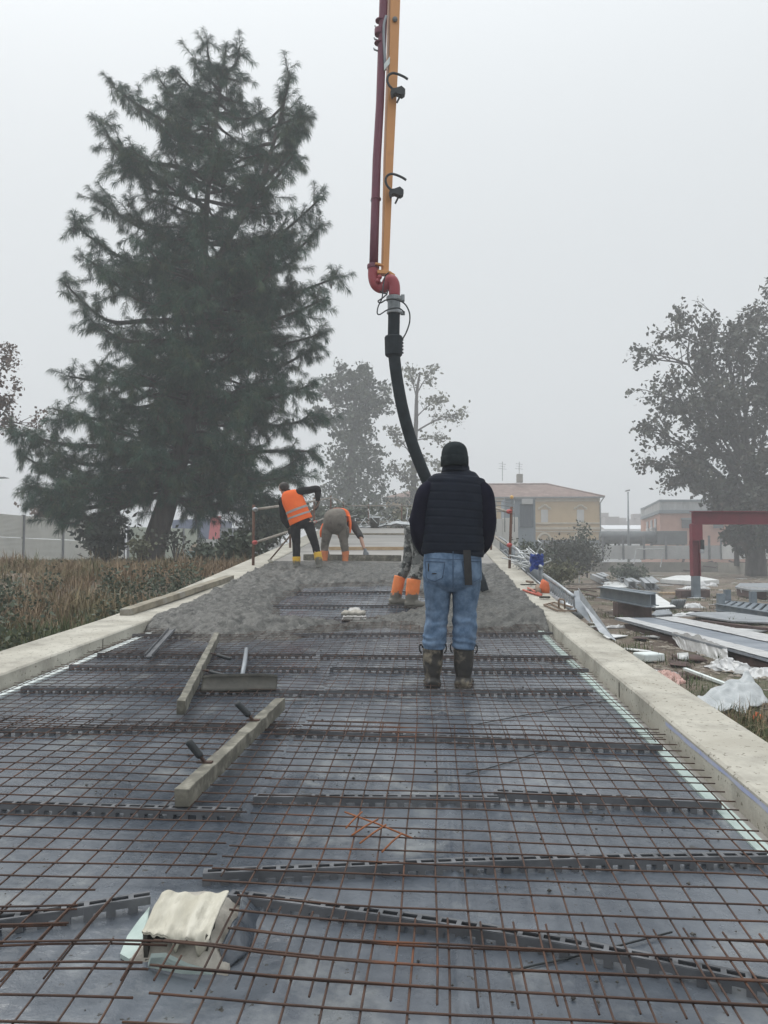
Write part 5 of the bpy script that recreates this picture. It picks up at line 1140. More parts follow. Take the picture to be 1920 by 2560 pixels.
# ---- shrubs
def shrub(label, px, py, Yd, wpx, hpx, mm, n, size, seed, group='shrubs on both sides of the ramp', name='shrub', stems=9):
    rn = random.Random(seed); b = at(px, py, Yd); k_ = pxm(Yd); w, h = wpx * k_ / 2, hpx * k_; t = empty(name, b, label, 'shrub', group); m = MB(); C = []
    for i in range(stems):
        a = rn.uniform(0, 2 * math.pi); e_ = b + Vector((math.cos(a) * w * rn.uniform(.2, .85), math.sin(a) * w * .7 * rn.uniform(.2, .8), h * rn.uniform(.55, 1.0)))
        pth = catmull([b - Zv * .1, b.lerp(e_, .5) + Zv * h * .12, e_], 4); m.tube(pth, [.03, .028, .025, .022, .018, .015, .012, .010, .008], 4)
        for q in range(n // stems):
            f = rn.uniform(.25, 1.02); pt = b.lerp(e_, f) + Zv * h * .12 * math.sin(math.pi * min(f, 1)); C.append(tuple(pt + Vector((rn.gauss(0, w * .22), rn.gauss(0, w * .2), rn.gauss(0, h * .09)))))
    m.build('stem', M['bark'], t, smooth=True); V, Fq = leaves(C, 5, size * .9, size, -.2); V[:, 2] = np.maximum(V[:, 2], b.z - .15)
    npmesh('foliage', V, Fq, mm, t); return t
M['conifer'] = mat('dark_conifer', (0.018, 0.026, 0.02), (0.04, 0.05, 0.036), 2, .8)
shrub('small dark conifer bush leaning beside the pine trunk', 262, 1412, 25.5, 140, 130, M['conifer'], 260, .20, 31)
shrub('pale green weed bush in front of the pine trunk', 350, 1405, 22, 60, 60, M['leafyellow'], 80, .10, 32)
shrub('twiggy bush with few dark leaves right of the pine trunk', 440, 1405, 24, 90, 85, M['leafdark'], 45, .12, 33, stems=7)
shrub('green bush beside the first railing post on the pine side', 600, 1412, 18.5, 120, 62, M['leafgreen'], 380, .12, 34, stems=12)
shrub('low green bush between the pine and the first railing post', 530, 1418, 20, 100, 42, M['leafgreen'], 260, .12, 35, stems=10)
shrub('green bush under the railing behind the stooping worker', 665, 1372, 27, 130, 70, M['leafgreen'], 300, .15, 36, stems=10)
shrub('grey green thicket filling the far end of the ramp behind the railing', 700, 1330, 40, 200, 60, M['leafgreen'], 420, .22, 37, stems=14)
shrub('hazy thicket behind the end of the ramp right of the bending worker', 860, 1330, 44, 240, 60, M['leafgreen'], 420, .22, 38, stems=14)
shrub('hazy yellowing thicket behind the hose worker', 1020, 1330, 44, 160, 60, M['leafyellow'], 260, .22, 39, stems=12)
shrub('brown scrub behind the left fence panels', 130, 1300, 48, 140, 45, M['leafrust'], 200, .22, 40, stems=9)
shrub('large dark green bush in the yard below the yellow house', 1425, 1450, 40, 190, 92, M['leafdark'], 1100, .13, 41, stems=18)
shrub('tall loose bush poking up before the corner of the yellow house', 1468, 1440, 42, 80, 120, M['leafgreen'], 170, .13, 42, stems=10)
shrub('brownish thicket between the kerb and the dark green bush', 1330, 1440, 32, 130, 78, M['leafgreen'], 600, .10, 43, stems=14)
shrub('dry brown brush at the foot of the bush beside the metal tubes', 1390, 1462, 27, 130, 50, M['leafyellow'], 300, .10, 44, stems=14)
shrub('low dark bush at the back of the scrap rows', 1580, 1452, 42, 110, 30, M['leafgreen'], 180, .16, 45, stems=9)

# ---- grass and weeds (uncountable)
M['drygrass'] = mat('dry_weeds', (0.17, 0.115, 0.066), (0.30, 0.222, 0.14), 1.6, 0.9, c3=(0.115, 0.125, 0.056), s3=0.6, w3=(0.52, 0.67))
M['greengrass'] = mat('green_grass', (0.048, 0.072, 0.026), (0.095, 0.115, 0.045), 0.9, 0.9, c3=(0.15, 0.11, 0.06), s3=1.1, w3=(0.55, 0.72))
def blades(P, h, w, per, lean=.5):
    n = len(P); P = np.repeat(P, per, 0) + rng.normal(0, 1, (n * per, 3)) * np.array([.06, .06, 0]); h = np.repeat(h, per)[:, None] * rng.uniform(.5, 1.1, (n * per, 1)); w = np.repeat(w, per)[:, None]
    a = rng.uniform(0, 2 * math.pi, (n * per, 1)); ln = lean * rng.uniform(.1, 1, (n * per, 1)); d = np.concatenate([np.cos(a), np.sin(a), 0 * a], 1); s_ = np.concatenate([-np.sin(a), np.cos(a), 0 * a], 1) * w / 2
    up_ = np.array([0, 0, 1.0]); m1 = P + up_ * h * .55 + d * ln * h * .25; tp = P + up_ * h * (1 - .35 * ln) + d * ln * h * .9
    V = np.stack([P - s_, P + s_, m1 + s_ * .8, m1 - s_ * .8, tp], 1).reshape(-1, 3); i = np.arange(n * per)[:, None] * 5
    return V, np.concatenate([i + np.array([[0, 1, 2]]), i + np.array([[0, 2, 3]]), i + np.array([[3, 2, 4]])])
def field(n, xf, y0, y1, mask, hh, seed):
    rn = random.Random(seed); P, H, Wd = [], [], []
    for k in range(n):
        y = y0 * (y1 / y0) ** rn.random(); x = xf(y, rn.random())
        if not mask(x, y, rn): continue
        P.append((x, y, ground_z(x, y) - .02)); H.append(hh(x, y, rn)); Wd.append(.004 + .0007 * y)
    return np.array(P), np.array(H), np.array(Wd)
xl_ = lambda y, u: -3.5 - (y * .62 + 2.5) * u
def brown(x, y): return 1.0 if (9.5 + 1.5 * fbm(x, 1, 0, .7, 2) < y < 25 + 3 * fbm(x, 2, 0, .3, 2)) else 0.12
P, H, Wd = field(9000, xl_, 3.5, 30, lambda x, y, r: r.random() < brown(x, y), lambda x, y, r: (.24 + .34 * fbm(x, y, 4, .45, 3)) * r.uniform(.5, 1.25) * (1.6 if r.random() < .04 else 1) + .06, 51)
V, Fq = blades(P, H, Wd * 1.2, 9, .9); tag(npmesh('dry_weeds', V, Fq, M['drygrass']), 'rust brown dry weeds between the kerb and the pine', kind='stuff')
P, H, Wd = field(9000, xl_, 3.5, 44, lambda x, y, r: r.random() < 1.05 - brown(x, y), lambda x, y, r: (.22 + .2 * fbm(x, y, 4, .6, 2)) * r.uniform(.6, 1.2) * (1.3 if y < 10 else .8) + .05, 52)
V, Fq = blades(P, H, Wd, 8, .8); tag(npmesh('grass', V, Fq, M['greengrass']), 'green grass and weeds along the kerb and under the fence', kind='stuff')
# leafy weeds near the left kerb
rn = random.Random(3); C = []
for k in range(900):
    y = 4.2 + 9 * rn.random() ** 1.2; x = -3.55 - 2.8 * rn.random()
    if fbm(x, y, 5, .8, 2) < -.05: continue
    z = ground_z(x, y); hgt = rn.uniform(.15, .55)
    for q in range(5): C.append((x + rn.gauss(0, .06), y + rn.gauss(0, .06), z + hgt * (q + 1) / 5))
V, Fq = leaves(C, 5, .05, .048, -.2); tag(npmesh('leafy_weeds', V, Fq, M['leafgreen']), 'low leafy green weeds behind the left kerb', kind='stuff')
# yard side: sparse tufts near the kerb
def yard(x, y, r): return r.random() < max(0, .15 + .9 * fbm(x, y, 8, .55, 3) + .45 * sstep(9.5, 5.0, y)) and x > 1.85
P, H, Wd = field(5200, lambda y, u: 1.85 + (y * .42 + .8) * u, 4.2, 34, yard, lambda x, y, r: (.10 + .12 * r.random()) * (1.5 if y < 8 else 1), 53)
V, Fq = blades(P, H, Wd * .8, 9, 1.0); tag(npmesh('yard_grass', V, Fq, M['greengrass']), 'ragged grass tufts on the scrap yard dirt', kind='stuff')
P, H, Wd = field(1500, lambda y, u: 1.9 + (y * .42 + .6) * u, 4.4, 10, lambda x, y, r: y < 7.6 + 1.5 * fbm(x, y, 3, 1, 2), lambda x, y, r: .16 + .3 * r.random() ** 2, 54)
V, Fq = blades(P, H, Wd * .8, 8, 1.1); tag(npmesh('dry_stalks', V, Fq, M['drygrass']), 'dry grass and stalks beside the near end of the yard side kerb', kind='stuff')
# dead leaves and rubble flecks on the yard floor
V, Fq = [], []; rn = random.Random(9)
M['rubble'] = mat('rubble', (0.13, 0.105, 0.08), (0.30, 0.27, 0.23), 25, .95, c3=(0.09, 0.06, 0.04), s3=9)
for k in range(9000):
    y = 5.5 * (70 / 5.5) ** rn.random(); x = 1.9 + (y * .45 + 1) * rn.random(); r = rn.choice((.015, .02, .03, .045)) * (1 + y * .03) * (1 if fbm(x, y, 1, .3, 2) > 0 else .6)
    z = ground_z(x, y) + r * .1; o_ = len(V)
    V += [(x + p[0] * r * rn.uniform(.5, 1.4), y + p[1] * r * rn.uniform(.5, 1.4), z + p[2] * r * rn.uniform(.2, .6)) for p in ((1, 0, 0), (0, 1, 0), (-1, .1, 0), (0, -1, 0), (0, 0, 1.0))]
    Fq += [(o_ + a_, o_ + (a_ + 1) % 4, o_ + 4) for a_ in range(4)]
tag(npmesh('rubble', V, Fq, M['rubble']), 'pebbles, dead leaves and rubble on the yard dirt', kind='stuff')
# ================================================================== LEFT FENCE AND BACKGROUND
def corr(name, c1, c2, freq, axis='Z', rough=.7, c3=None):
    m = mat(name, c1, c2, 1.2, rough, c3=c3, s3=.6); n, l = m.node_tree.nodes, m.node_tree.links
    t = n.new('ShaderNodeTexCoord'); w = n.new('ShaderNodeTexWave'); w.bands_direction = axis; w.inputs['Scale'].default_value = freq; w.inputs['Distortion'].default_value = 0
    l.new(t.outputs['Object'], w.inputs['Vector']); b = n.new('ShaderNodeBump'); b.inputs['Distance'].default_value = .05; b.inputs['Strength'].default_value = .7
    l.new(w.outputs['Fac'], b.inputs['Height']); l.new(b.outputs[0], n['Principled BSDF'].inputs['Normal']); return m
M['panelbeige'] = corr('beige_ribbed_panel', (0.60, 0.595, 0.555), (0.68, 0.675, 0.635), 5)
M['panelgreen'] = mat('pale_green_panel', (0.36, 0.40, 0.33), (0.42, 0.46, 0.39), .8, .7)
M['panelwhite'] = corr('white_ribbed_panel', (0.55, 0.555, 0.55), (0.66, 0.665, 0.66), 6)
M['postgrey'] = mat('grey_post', (0.13, 0.135, 0.15), (0.19, 0.195, 0.21), 3, .7)
def fence_run(name, label, pts, H, pm, postm, lo_gap=.05, post_extra=.05, seam=True, rail=False, pw=.14):
    """pts: list of (x,y,z) post feet"""
    e = empty(name, pts[0], label, 'fence')
    for i, p in enumerate(pts):
        m = MB(); m.box(Vector(p) + Vector((0, -.04, (H + post_extra) / 2)), (pw, .14, H + post_extra)); m.build('post', postm, e)
    for a, b in zip(pts[:-1], pts[1:]):
        a, b = Vector(a), Vector(b); t = (b - a).normalized(); m = MB()
        if seam:
            m.bar(a + t * .07 + Zv * (lo_gap + (H - lo_gap) * .245), b - t * .07 + Zv * (lo_gap + (H - lo_gap) * .245), .05, (H - lo_gap) * .485); m.bar(a + t * .07 + Zv * (lo_gap + (H - lo_gap) * .75), b - t * .07 + Zv * (lo_gap + (H - lo_gap) * .75), .05, (H - lo_gap) * .495)
        else: m.bar(a + t * .07 + Zv * (lo_gap + (H - lo_gap) * .5), b - t * .07 + Zv * (lo_gap + (H - lo_gap) * .5), .05, H - lo_gap)
        m.build('panel', pm, e)
    return e
def pt(px, py, Y): return tuple(at(px, py, Y))
fence_run('panel_fence', 'tall beige ribbed panel fence behind the weeds on the pine side', [pt(-140, 1402, 32.5), pt(-42, 1402, 35.3), pt(57, 1402, 38.3), pt(156, 1402, 41.4), pt(238, 1402, 45), pt(310, 1402, 48.6)], 2.3, M['panelbeige'], M['postgrey'])
m = MB(); m.bar(at(-140, 1408, 32.3), at(310, 1408, 48.4), .3, .3); tag(m.build('low_wall', M['kerb']), 'low concrete footing under the beige panel fence', 'wall', kind='thing')
fence_run('panel_fence', 'pale green panel fence seen right of the pine trunk', [pt(320, 1400, 49), pt(410, 1400, 51), pt(458, 1399, 52.5), pt(494, 1398, 54)], 2.15, M['panelgreen'], M['postgrey'], seam=False)
fence_run('panel_fence', 'low white panel fence behind the pine and the first railing post', [pt(496, 1385, 56), pt(512, 1385, 57), pt(541, 1385, 59), pt(583, 1384, 61), pt(640, 1383, 64), pt(700, 1382, 67)], 1.12, M['panelwhite'], M['postgrey'], seam=False)
M['teal'] = mat('teal_print', (0.16, 0.29, 0.32), (0.22, 0.36, 0.38), 4); M['tanprint'] = mat('tan_print', (0.36, 0.28, 0.2), (0.42, 0.34, 0.26), 4)
m = MB(); q = [pt(470, 1378, 52.6), pt(493, 1378, 53.6), pt(493, 1392, 53.6), pt(470, 1392, 52.6)]
m.prism(q, (0, -.06, 0)); o = m.build('printed_banner', M['teal'], origin=q[0]); tag(o, 'small teal and tan printed banner on the pale green fence', 'banner')
m = MB(); m.prism([pt(472, 1377.5, 52.5), pt(483, 1359, 53.0), pt(493, 1359, 53.5), pt(493, 1377.5, 53.5)], (0, -.06, 0)); m.build('printed_field', M['tanprint'], o)
M['bluecoat'] = mat('blue_cladding', (0.07, 0.10, 0.19), (0.10, 0.14, 0.24), 2, .6); M['redcoat'] = mat('red_cladding', (0.50, 0.06, 0.07), (0.60, 0.09, 0.09), 2, .6); M['greyclad'] = mat('grey_cladding', (0.10, 0.115, 0.135), (0.15, 0.165, 0.185), 2, .7)
sb = pt(450, 1400, 72); st = empty('store_building', sb, 'blue and grey store building with a slanted red stripe behind the pine', 'building'); k_ = pxm(72)
m = MB(); m.prism([pt(430, 1400, 72), pt(520, 1400, 72), pt(528, 1296, 72), pt(430, 1300, 72)], (0, 8, 0)); m.build('blue_wing', M['bluecoat'], st)
m = MB(); m.prism([pt(515, 1400, 71.8), pt(546, 1400, 71.8), pt(550, 1290, 71.8), pt(528, 1290, 71.8)], (0, .5, 0)); m.build('red_stripe', M['redcoat'], st)
m = MB(); m.prism([pt(546, 1400, 72), pt(640, 1400, 72), pt(640, 1322, 72), pt(546, 1318, 72)], (0, 8, 0)); m.build('grey_wing', M['greyclad'], st)
t_ = empty('site_toilet', pt(582, 1400, 55), 'small brown cabin with a white domed roof behind the bushes', 'cabin'); M['browncab'] = mat('brown_cabin', (0.27, 0.15, 0.10), (0.33, 0.19, 0.13), 3)
m = MB(); m.box(at(580, 1381, 55), (.75, .8, 1.15)); m.build('cabin', M['browncab'], t_, bevel=.02); m = MB(); m.loft([(at(580, 1362, 55), .45, .45), (at(580, 1359, 55), .42, .42), (at(580, 1356.5, 55), .2, .2)], 16); m.build('roof', M['panelwhite'], t_, smooth=True)
# ================================================================== CREST CLUTTER AND KERBSIDE METAL
M['whitemetal'] = mat('white_clamps', (0.50, 0.52, 0.53), (0.66, 0.68, 0.69), 8, .5, metal=.2)
rn = random.Random(12)
def clamp_pile(label, c, n, spread, hgt, sz, seed):
    rn = random.Random(seed); e = empty('clamp_pile', c, label, 'metal clamps'); c = Vector(c)
    for k in range(n):
        p = c + Vector((rn.gauss(0, spread[0]), rn.gauss(0, spread[1]), abs(rn.gauss(0, hgt)))); d = Vector((rn.gauss(0, 1), rn.gauss(0, .6), rn.gauss(.4, .8))).normalized(); u = d.cross(Vector((rn.random(), rn.random(), 1))).normalized()
        m = MB(); m.tube([p - u * sz * .3, p, p + d * sz, p + d * sz + u * sz * .35], .011, 5); m.build('clamp', M['whitemetal'], e, smooth=True)
clamp_pile('pile of white metal scaffold clamps at the crest of the ramp', (-1.6, 27.5, zk(-1.6, 27.5) + .14), 34, (.9, .5), .18, .4, 3)
m = MB(); pc = Vector((-1.0, 27.2, zk(-1, 27.2) + .12))
m.sheet(lambda u, v: pc + Vector(((u - .5) * 2.6, (v - .5) * 1.0, .22 * math.exp(-((u - .55) / .25) ** 2) * (1 - abs(v - .5)) + .10 * abs(noise.noise(Vector((u * 7, v * 5, 2)))))), 30, 14, thick=.01)
M['film'] = mat('clear_plastic_film', (0.36, 0.385, 0.39), (0.50, 0.52, 0.525), 6, .3, .3, 14, bdist=.03)
tag(m.build('plastic_sheet', M['film'], smooth=True), 'crumpled clear plastic sheet lying at the crest of the ramp', 'plastic sheet')
e = empty('bucket', (-1.75, 26.8, zk(-1.7, 26.8) + .12), 'dark mortar bucket with a white rim at the crest of the ramp', 'bucket'); p = Vector(e.location)
m = MB(); m.loft([(p, .15, .15), (p + Zv * .36, .19, .19)], 16); m.build('bucket_body', M['darkmud'], e, smooth=True); m = MB(); m.loft([(p + Zv * .34, .20, .20), (p + Zv * .40, .2, .2)], 16); m.build('rim', M['whitemetal'], e)
e = empty('bottle', tuple(at(910, 1312, 25.5)), 'white plastic bottle standing on the slab edge beyond the bending worker', 'bottle'); p = dk(911, 1312, .13); p = Vector((p.x, p.y, zk(p.x, p.y) + .12))
m = MB(); m.loft([(p, .05, .05), (p + Zv * .16, .05, .05), (p + Zv * .2, .018, .018), (p + Zv * .24, .018, .018)], 12); m.build('bottle_body', M['whitemetal'], e, smooth=True)
# rows of galvanised formwork leaning along the outside of the yard kerb
def galv_panel(y, label, tilt, L, hh, seed):
    x = XR + KW + .03; z = zk(x, y) + KH; e = empty('steel_railing', (x, y, z), label, 'metal frame', 'galvanised frames leaning outside the yard side kerb')
    m = MB(); m.tube([(x + .02, y, z + hh), (x + .03, y + L * .5, zk(x, y + L * .5) + KH + hh * 1.02), (x + .02, y + L, zk(x, y + L) + KH + hh)], .024, 8); m.build('top_rail', M['galv'], e, smooth=True)
    m = MB(); m.tube([(x + .06, y, z - .05), (x + .06, y + L, zk(x, y + L) + KH - .05)], .024, 8); m.build('bottom_rail', M['galv'], e, smooth=True)
    for k in range(14):
        yy = y + L * (k + .5) / 14; m = MB(); z1 = zk(x, yy) + KH; m.tube([(x + .06, yy, z1 - .05), (x + .03, yy + tilt, z1 + hh)], .010, 5); m.build('bar', M['galvdull'], e, smooth=True)
    for k in (0, 1): 
        yy = y + L * k; z1 = zk(x, yy) + KH; m = MB(); m.bar((x + .05, yy, z1 - .3), (x + .03, yy, z1 + hh), .06, .012, (1, 0, 0)); m.build('upright', M['galvdull'], e)
galv_panel(9.4, 'galvanised tube railing lying nearest behind the orange bag', .12, 2.3, .17, 1)
galv_panel(11.9, 'galvanised railing section beside the blue jacket', .1, 1.9, .26, 2)
galv_panel(13.9, 'galvanised railing section behind the first right post', .1, 2.2, .26, 3)
galv_panel(16.2, 'farthest galvanised railing section along the yard side kerb', .1, 2.4, .26, 4)
m = MB(); q = Vector((XR + KW + .10, 9.25, zk(1.8, 9.25) + KH)); m.tube([q + Vector((0, .0, -.02)), q + Vector((0, 2.6, .10))], .06, 12, caps=True); tag(m.build('steel_pipe', M['galv'], smooth=True, origin=q), 'fat grey steel pipe end lying beside the leaning sheets', 'pipe')
clamp_pile('cluster of white wire clamps hooked on the railing by the first right post', (XR + KW - .02, 13.2, zk(1.7, 13.2) + KH + .12), 26, (.10, .55), .16, .26, 6)
bj = (XR + KW + .02, 12.2, zk(1.75, 12.2) + KH + .33); M['bluecloth'] = mat('royal_blue_cloth', (0.018, 0.040, 0.20), (0.03, 0.065, 0.28), 9, .9, .3, 25)
m = MB()
m.sheet(lambda u, v: Vector(bj) + Vector(((u - .5) * .20 + .04 * noise.noise(Vector((u * 4, v * 4, 1))), -.03 - .09 * math.sin(math.pi * u) + .05 * noise.noise(Vector((u * 5, v * 5, 6))), .10 - .27 * v * (1 - .35 * u) + .03 * noise.noise(Vector((u * 6, v * 3, 3))))), 18, 18)
n0 = len(m.v); f0 = list(m.f); m.v += [(a, b + .09, c) for a, b, c in m.v]; m.f += [tuple(q + n0 for q in reversed(f)) for f in f0]; m.m += [0] * len(f0)
ed = [i * 19 for i in range(19)] + [18 * 19 + j for j in range(1, 19)] + [i * 19 + 18 for i in range(17, -1, -1)] + [j for j in range(17, 0, -1)]
for a, b in zip(ed, ed[1:] + ed[:1]): m.f.append((b, a, a + n0, b + n0)); m.m.append(0)
tag(m.build('jacket', M['bluecloth'], smooth=True), 'royal blue work jacket hung on the galvanised railing', 'jacket')
# two steel sheets leaning on the kerb
def lean_sheet(pl, label, mm, th=.012):
    m = MB(); m.prism(pl, (-.004, th, .0)); tag(m.build('steel_sheet', mm, origin=pl[0]), label, 'steel sheet', 'steel sheets leaning on the yard side kerb')
lean_sheet([at(1447, 1470, 9.2), at(1468, 1510, 8.9), at(1541, 1602, 7.1), at(1500, 1580, 7.5), at(1452, 1500, 8.9)], 'pointed grey steel sheet leaning in front on the yard side kerb', M['galv'])
lean_sheet([at(1436, 1478, 9.6), at(1448, 1476, 9.6), at(1478, 1556, 8.4), at(1470, 1552, 8.5), at(1440, 1520, 9.0)], 'narrow dark steel sheet leaning behind the pointed one', M['galvdull'])
# ================================================================== SCRAP YARD
def gq(px, py, h=0.0): p = gp(px, py); return Vector((p.x, p.y, G + h))
M['film2'] = mat('milky_film', (0.46, 0.465, 0.465), (0.62, 0.62, 0.615), 5, .35, .25, 10, bdist=.03)
M['redsteel'] = mat('dark_red_steel', (0.135, 0.006, 0.018), (0.185, 0.010, 0.026), 2.5, .55, c3=(0.15, 0.02, 0.03), s3=5, w3=(.6, .8))
M['greysteel'] = mat('blue_grey_steel', (0.13, 0.16, 0.19), (0.20, 0.235, 0.265), 3, .5, metal=.3, c3=(0.25, 0.28, 0.30), s3=2)
M['whitepaint'] = mat('white_painted_sheet', (0.58, 0.59, 0.58), (0.70, 0.71, 0.70), 2, .55, c3=(0.45, 0.45, 0.44), s3=1.5)
M['brownsteel'] = mat('oxide_brown_steel', (0.06, 0.035, 0.03), (0.11, 0.065, 0.055), 5, .8)
def ibeam(m, a, b, w, h, tf=.02, tw=.015, mi=0):
    a, b = Vector(a), Vector(b); m.bar(a + Zv * (h / 2 - tf / 2), b + Zv * (h / 2 - tf / 2), w, tf); m.bar(a - Zv * (h / 2 - tf / 2), b - Zv * (h / 2 - tf / 2), w, tf); m.bar(a, b, tw, h - 2 * tf)
def chan(m, a, b, w, h, t=.014, sgn=1):
    a, b = Vector(a), Vector(b); d = (b - a).normalized(); s_ = d.cross(Zv).normalized() * sgn
    m.bar(a + s_ * (w / 2 - t / 2), b + s_ * (w / 2 - t / 2), t, h); m.bar(a + Zv * (h / 2 - t / 2), b + Zv * (h / 2 - t / 2), w - .002, t); m.bar(a - Zv * (h / 2 - t / 2), b - Zv * (h / 2 - t / 2), w - .002, t)
# red gantry
gb = gq(1736, 1497); GY = gb.y; kg = pxm(GY)
e = empty('steel_gantry', gb, 'dark red steel gantry beam on a red post with a bare grey foot', 'gantry')
cx_ = at(1742, 1400, GY).x; zt = at(1742, 1278, GY).z; zb = at(1742, 1311, GY).z
m = MB(); hh = zt - zb; y_ = GY
for sy in (-.15, .15): pass
ibeam(m, (at(1729, 1300, GY).x, y_, (zt + zb) / 2), (cx_ + 6.2, y_ + .5, (zt + zb) / 2), .34, hh, .03, .025); m.build('beam', M['redsteel'], e, bevel=.004)
m = MB(); wz = at(1755, 1400, GY).x - at(1729, 1400, GY).x; zm = at(1740, 1352, GY).z; zl = at(1740, 1440, GY).z
m.box((at(1741.5, 1400, GY).x, y_, (zb + zm) / 2), (wz, .3, zb - zm - .004)); xl2 = at(1738, 1400, GY).x
for sx in (-1, 1): m.box((xl2 + sx * .125, y_, (zm + zl) / 2), (.03, .3, zm - zl))
m.box((xl2, y_, (zm + zl) / 2), (.22, .02, zm - zl - .002)); m.build('post', M['redsteel'], e, bevel=.004)
m = MB(); m.box((xl2, y_, (zl + G) / 2 - .05), (.24, .26, zl - G + .1)); m.box((xl2, y_, G + .03), (.5, .5, .04)); m.build('foot', M['greysteel'], e, bevel=.006)
m = MB(); m.box((at(1752, 1370, GY).x, y_ - .1, at(1752, 1362, GY).z), (.12, .2, .35)); m.build('motor_box', M['black'], e, bevel=.02)
m = MB(); m.box((at(1751, 1378, GY).x, y_ - .1, at(1751, 1378, GY).z), (.14, .2, .14)); m.build('motor_foot', M['galv'], e, bevel=.02)
# second post to the right out of frame carries the beam
m = MB(); m.box((cx_ + 6.0, y_ + .5, (zb + G) / 2), (.3, .3, zb - G - .004)); m.build('post', M['redsteel'], e, bevel=.004)
# pair of I beams on brown blocks with a white sheet behind
def beam_px(x0, y0, x1, y1, h0, w, h, label, mm=None, fn=ibeam, group=None, yd0=None):
    a, b = gq(x0, y0, h0 + h / 2), gq(x1, y1, h0 + h / 2); m = MB(); fn(m, a, b, w, h); return tag(m.build('steel_beam', mm or M['greysteel'], bevel=.003, origin=a), label, 'steel beam', group)
GB = 'steel beams lying in the yard'
beam_px(1502, 1530, 1628, 1562, .38, .22, .30, 'near grey steel beam of the pair resting on brown supports', group=GB)
beam_px(1512, 1527, 1640, 1557, .38, .16, .30, 'far grey steel beam of the pair resting on brown supports', group=GB)
m = MB(); a, b = gq(1545, 1545), gq(1630, 1548); m.prism([a, b, b + Vector((0, 0, .36)), a + Vector((0, 0, .36))], (0, .5, 0)); tag(m.build('support_block', M['brownsteel'], bevel=.01), 'brown steel support block with bolts under the beam pair', 'support block')
for i, (x0, y0, x1, y1) in enumerate([(1480, 1448, 1508, 1463), (1494, 1445, 1514, 1456), (1504, 1443, 1520, 1453), (1566, 1462, 1578, 1472), (1575, 1460, 1598, 1474), (1604, 1460, 1620, 1477), (1614, 1457, 1636, 1477), (1626, 1456, 1643, 1474), (1545, 1448, 1558, 1459), (1558, 1445, 1586, 1457)]):
    beam_px(x0, y0, x1, y1, .05, .22, .28, ['leftmost short zinc channel in the far scrap rows', 'second short zinc channel from the bush', 'third short zinc channel from the bush', 'short zinc channel just right of the white sheet', 'zinc channel right of the white sheet, second from it', 'zinc channel heading the right cluster', 'middle zinc channel of the right cluster', 'rightmost zinc channel of the far scrap rows', 'zinc channel behind the white sheet', 'rearmost zinc channel beside the bush'][i], M['galv'], chan, 'short zinc channels in rows')
def flat(label, pts, th, mm, name='metal_sheet', cat='metal sheet', z=None, group='sheets lying in the yard'):
    m = MB(); m.prism([gq(x, y, h) for x, y, h in pts], (0, 0, -th)); return tag(m.build(name, mm), label, cat, group)
flat('white sheet lying between the far zinc channels', [(1505, 1470, .03), (1568, 1470, .03), (1566, 1456, .03), (1512, 1455, .03)], .02, M['whitepaint'])
flat('pale flat sheet lying behind the gantry foot', [(1650, 1460, .25), (1690, 1449, .25), (1735, 1448, .25), (1798, 1462, .25), (1742, 1466, .25)], .2, M['whitepaint'])
flat('white painted sheet behind the beam pair with a notch', [(1592, 1524, .12), (1600, 1498, .12), (1640, 1493, .12), (1690, 1527, .12), (1640, 1530, .12)], .02, M['whitepaint'])
flat('dark grey sheet lying under the end of the beam pair', [(1628, 1545, .08), (1640, 1533, .08), (1674, 1530, .08), (1681, 1542, .08), (1640, 1547, .08)], .03, M['galvdull'])
flat('grey steel plate lying on timbers right of the film covered panel', [(1715, 1547, .12), (1745, 1542, .12), (1830, 1542, .12), (1925, 1556, .12), (1925, 1570, .12), (1830, 1566, .12)], .03, M['galv'])
m = MB(); a, b = gq(1750, 1560, .04), gq(1925, 1582, .04); m.bar(a, b, .12, .1); tag(m.build('timber', M['brownsteel'], origin=a), 'dark timber under the grey steel plate', 'timber', 'timbers in the yard')
# big film covered panel on a frame
pn = empty('clad_panel', gq(1700, 1640), 'long steel panel covered in torn white film in front of the scrap yard', 'clad panel')
C0, C1, C2, C3 = gq(1536, 1564, .30), gq(1965, 1704, .36), gq(1985, 1608, .36), gq(1680, 1552, .30)
C0 = at(1536, 1545, gq(1536, 1564).y); C1 = at(1965, 1660, gq(1965, 1704).y); C3 = at(1690, 1543, gq(1690, 1560).y); C2 = at(1985, 1600, gq(1985, 1625).y)
def pl(u, v): return (C0 * (1 - u) + C1 * u) * (1 - v) + (C3 * (1 - u) + C2 * u) * v
M['panelstrip'] = mat('bare_panel', (0.20, 0.23, 0.27), (0.33, 0.36, 0.40), 1.2, .4, metal=.3, stretch=(1, 3, 1))
m = MB(); m.prism([pl(0, 0), pl(1, 0), pl(1, 1), pl(0, 1)], (0, 0, -.035)); m.build('deck', M['panelstrip'], pn)
def film(v0, v1, seed, wob):
    def f(u, v):
        vv = v0 + (v1 - v0) * v + wob * noise.noise(Vector((u * 8, v * 1.5, seed))) * (1 if 0 < v < 1 or True else 0)
        return pl(u, max(.004, min(.996, vv))) + Vector((0, 0, .012 + .010 * abs(noise.noise(Vector((u * 22, v * 9, seed))))))
    m = MB(); m.sheet(f, 90, 10); return m.build('film', M['film2'], pn, smooth=True)
film(0.0, .22, 3, .03); film(.62, 1.0, 8, .05)
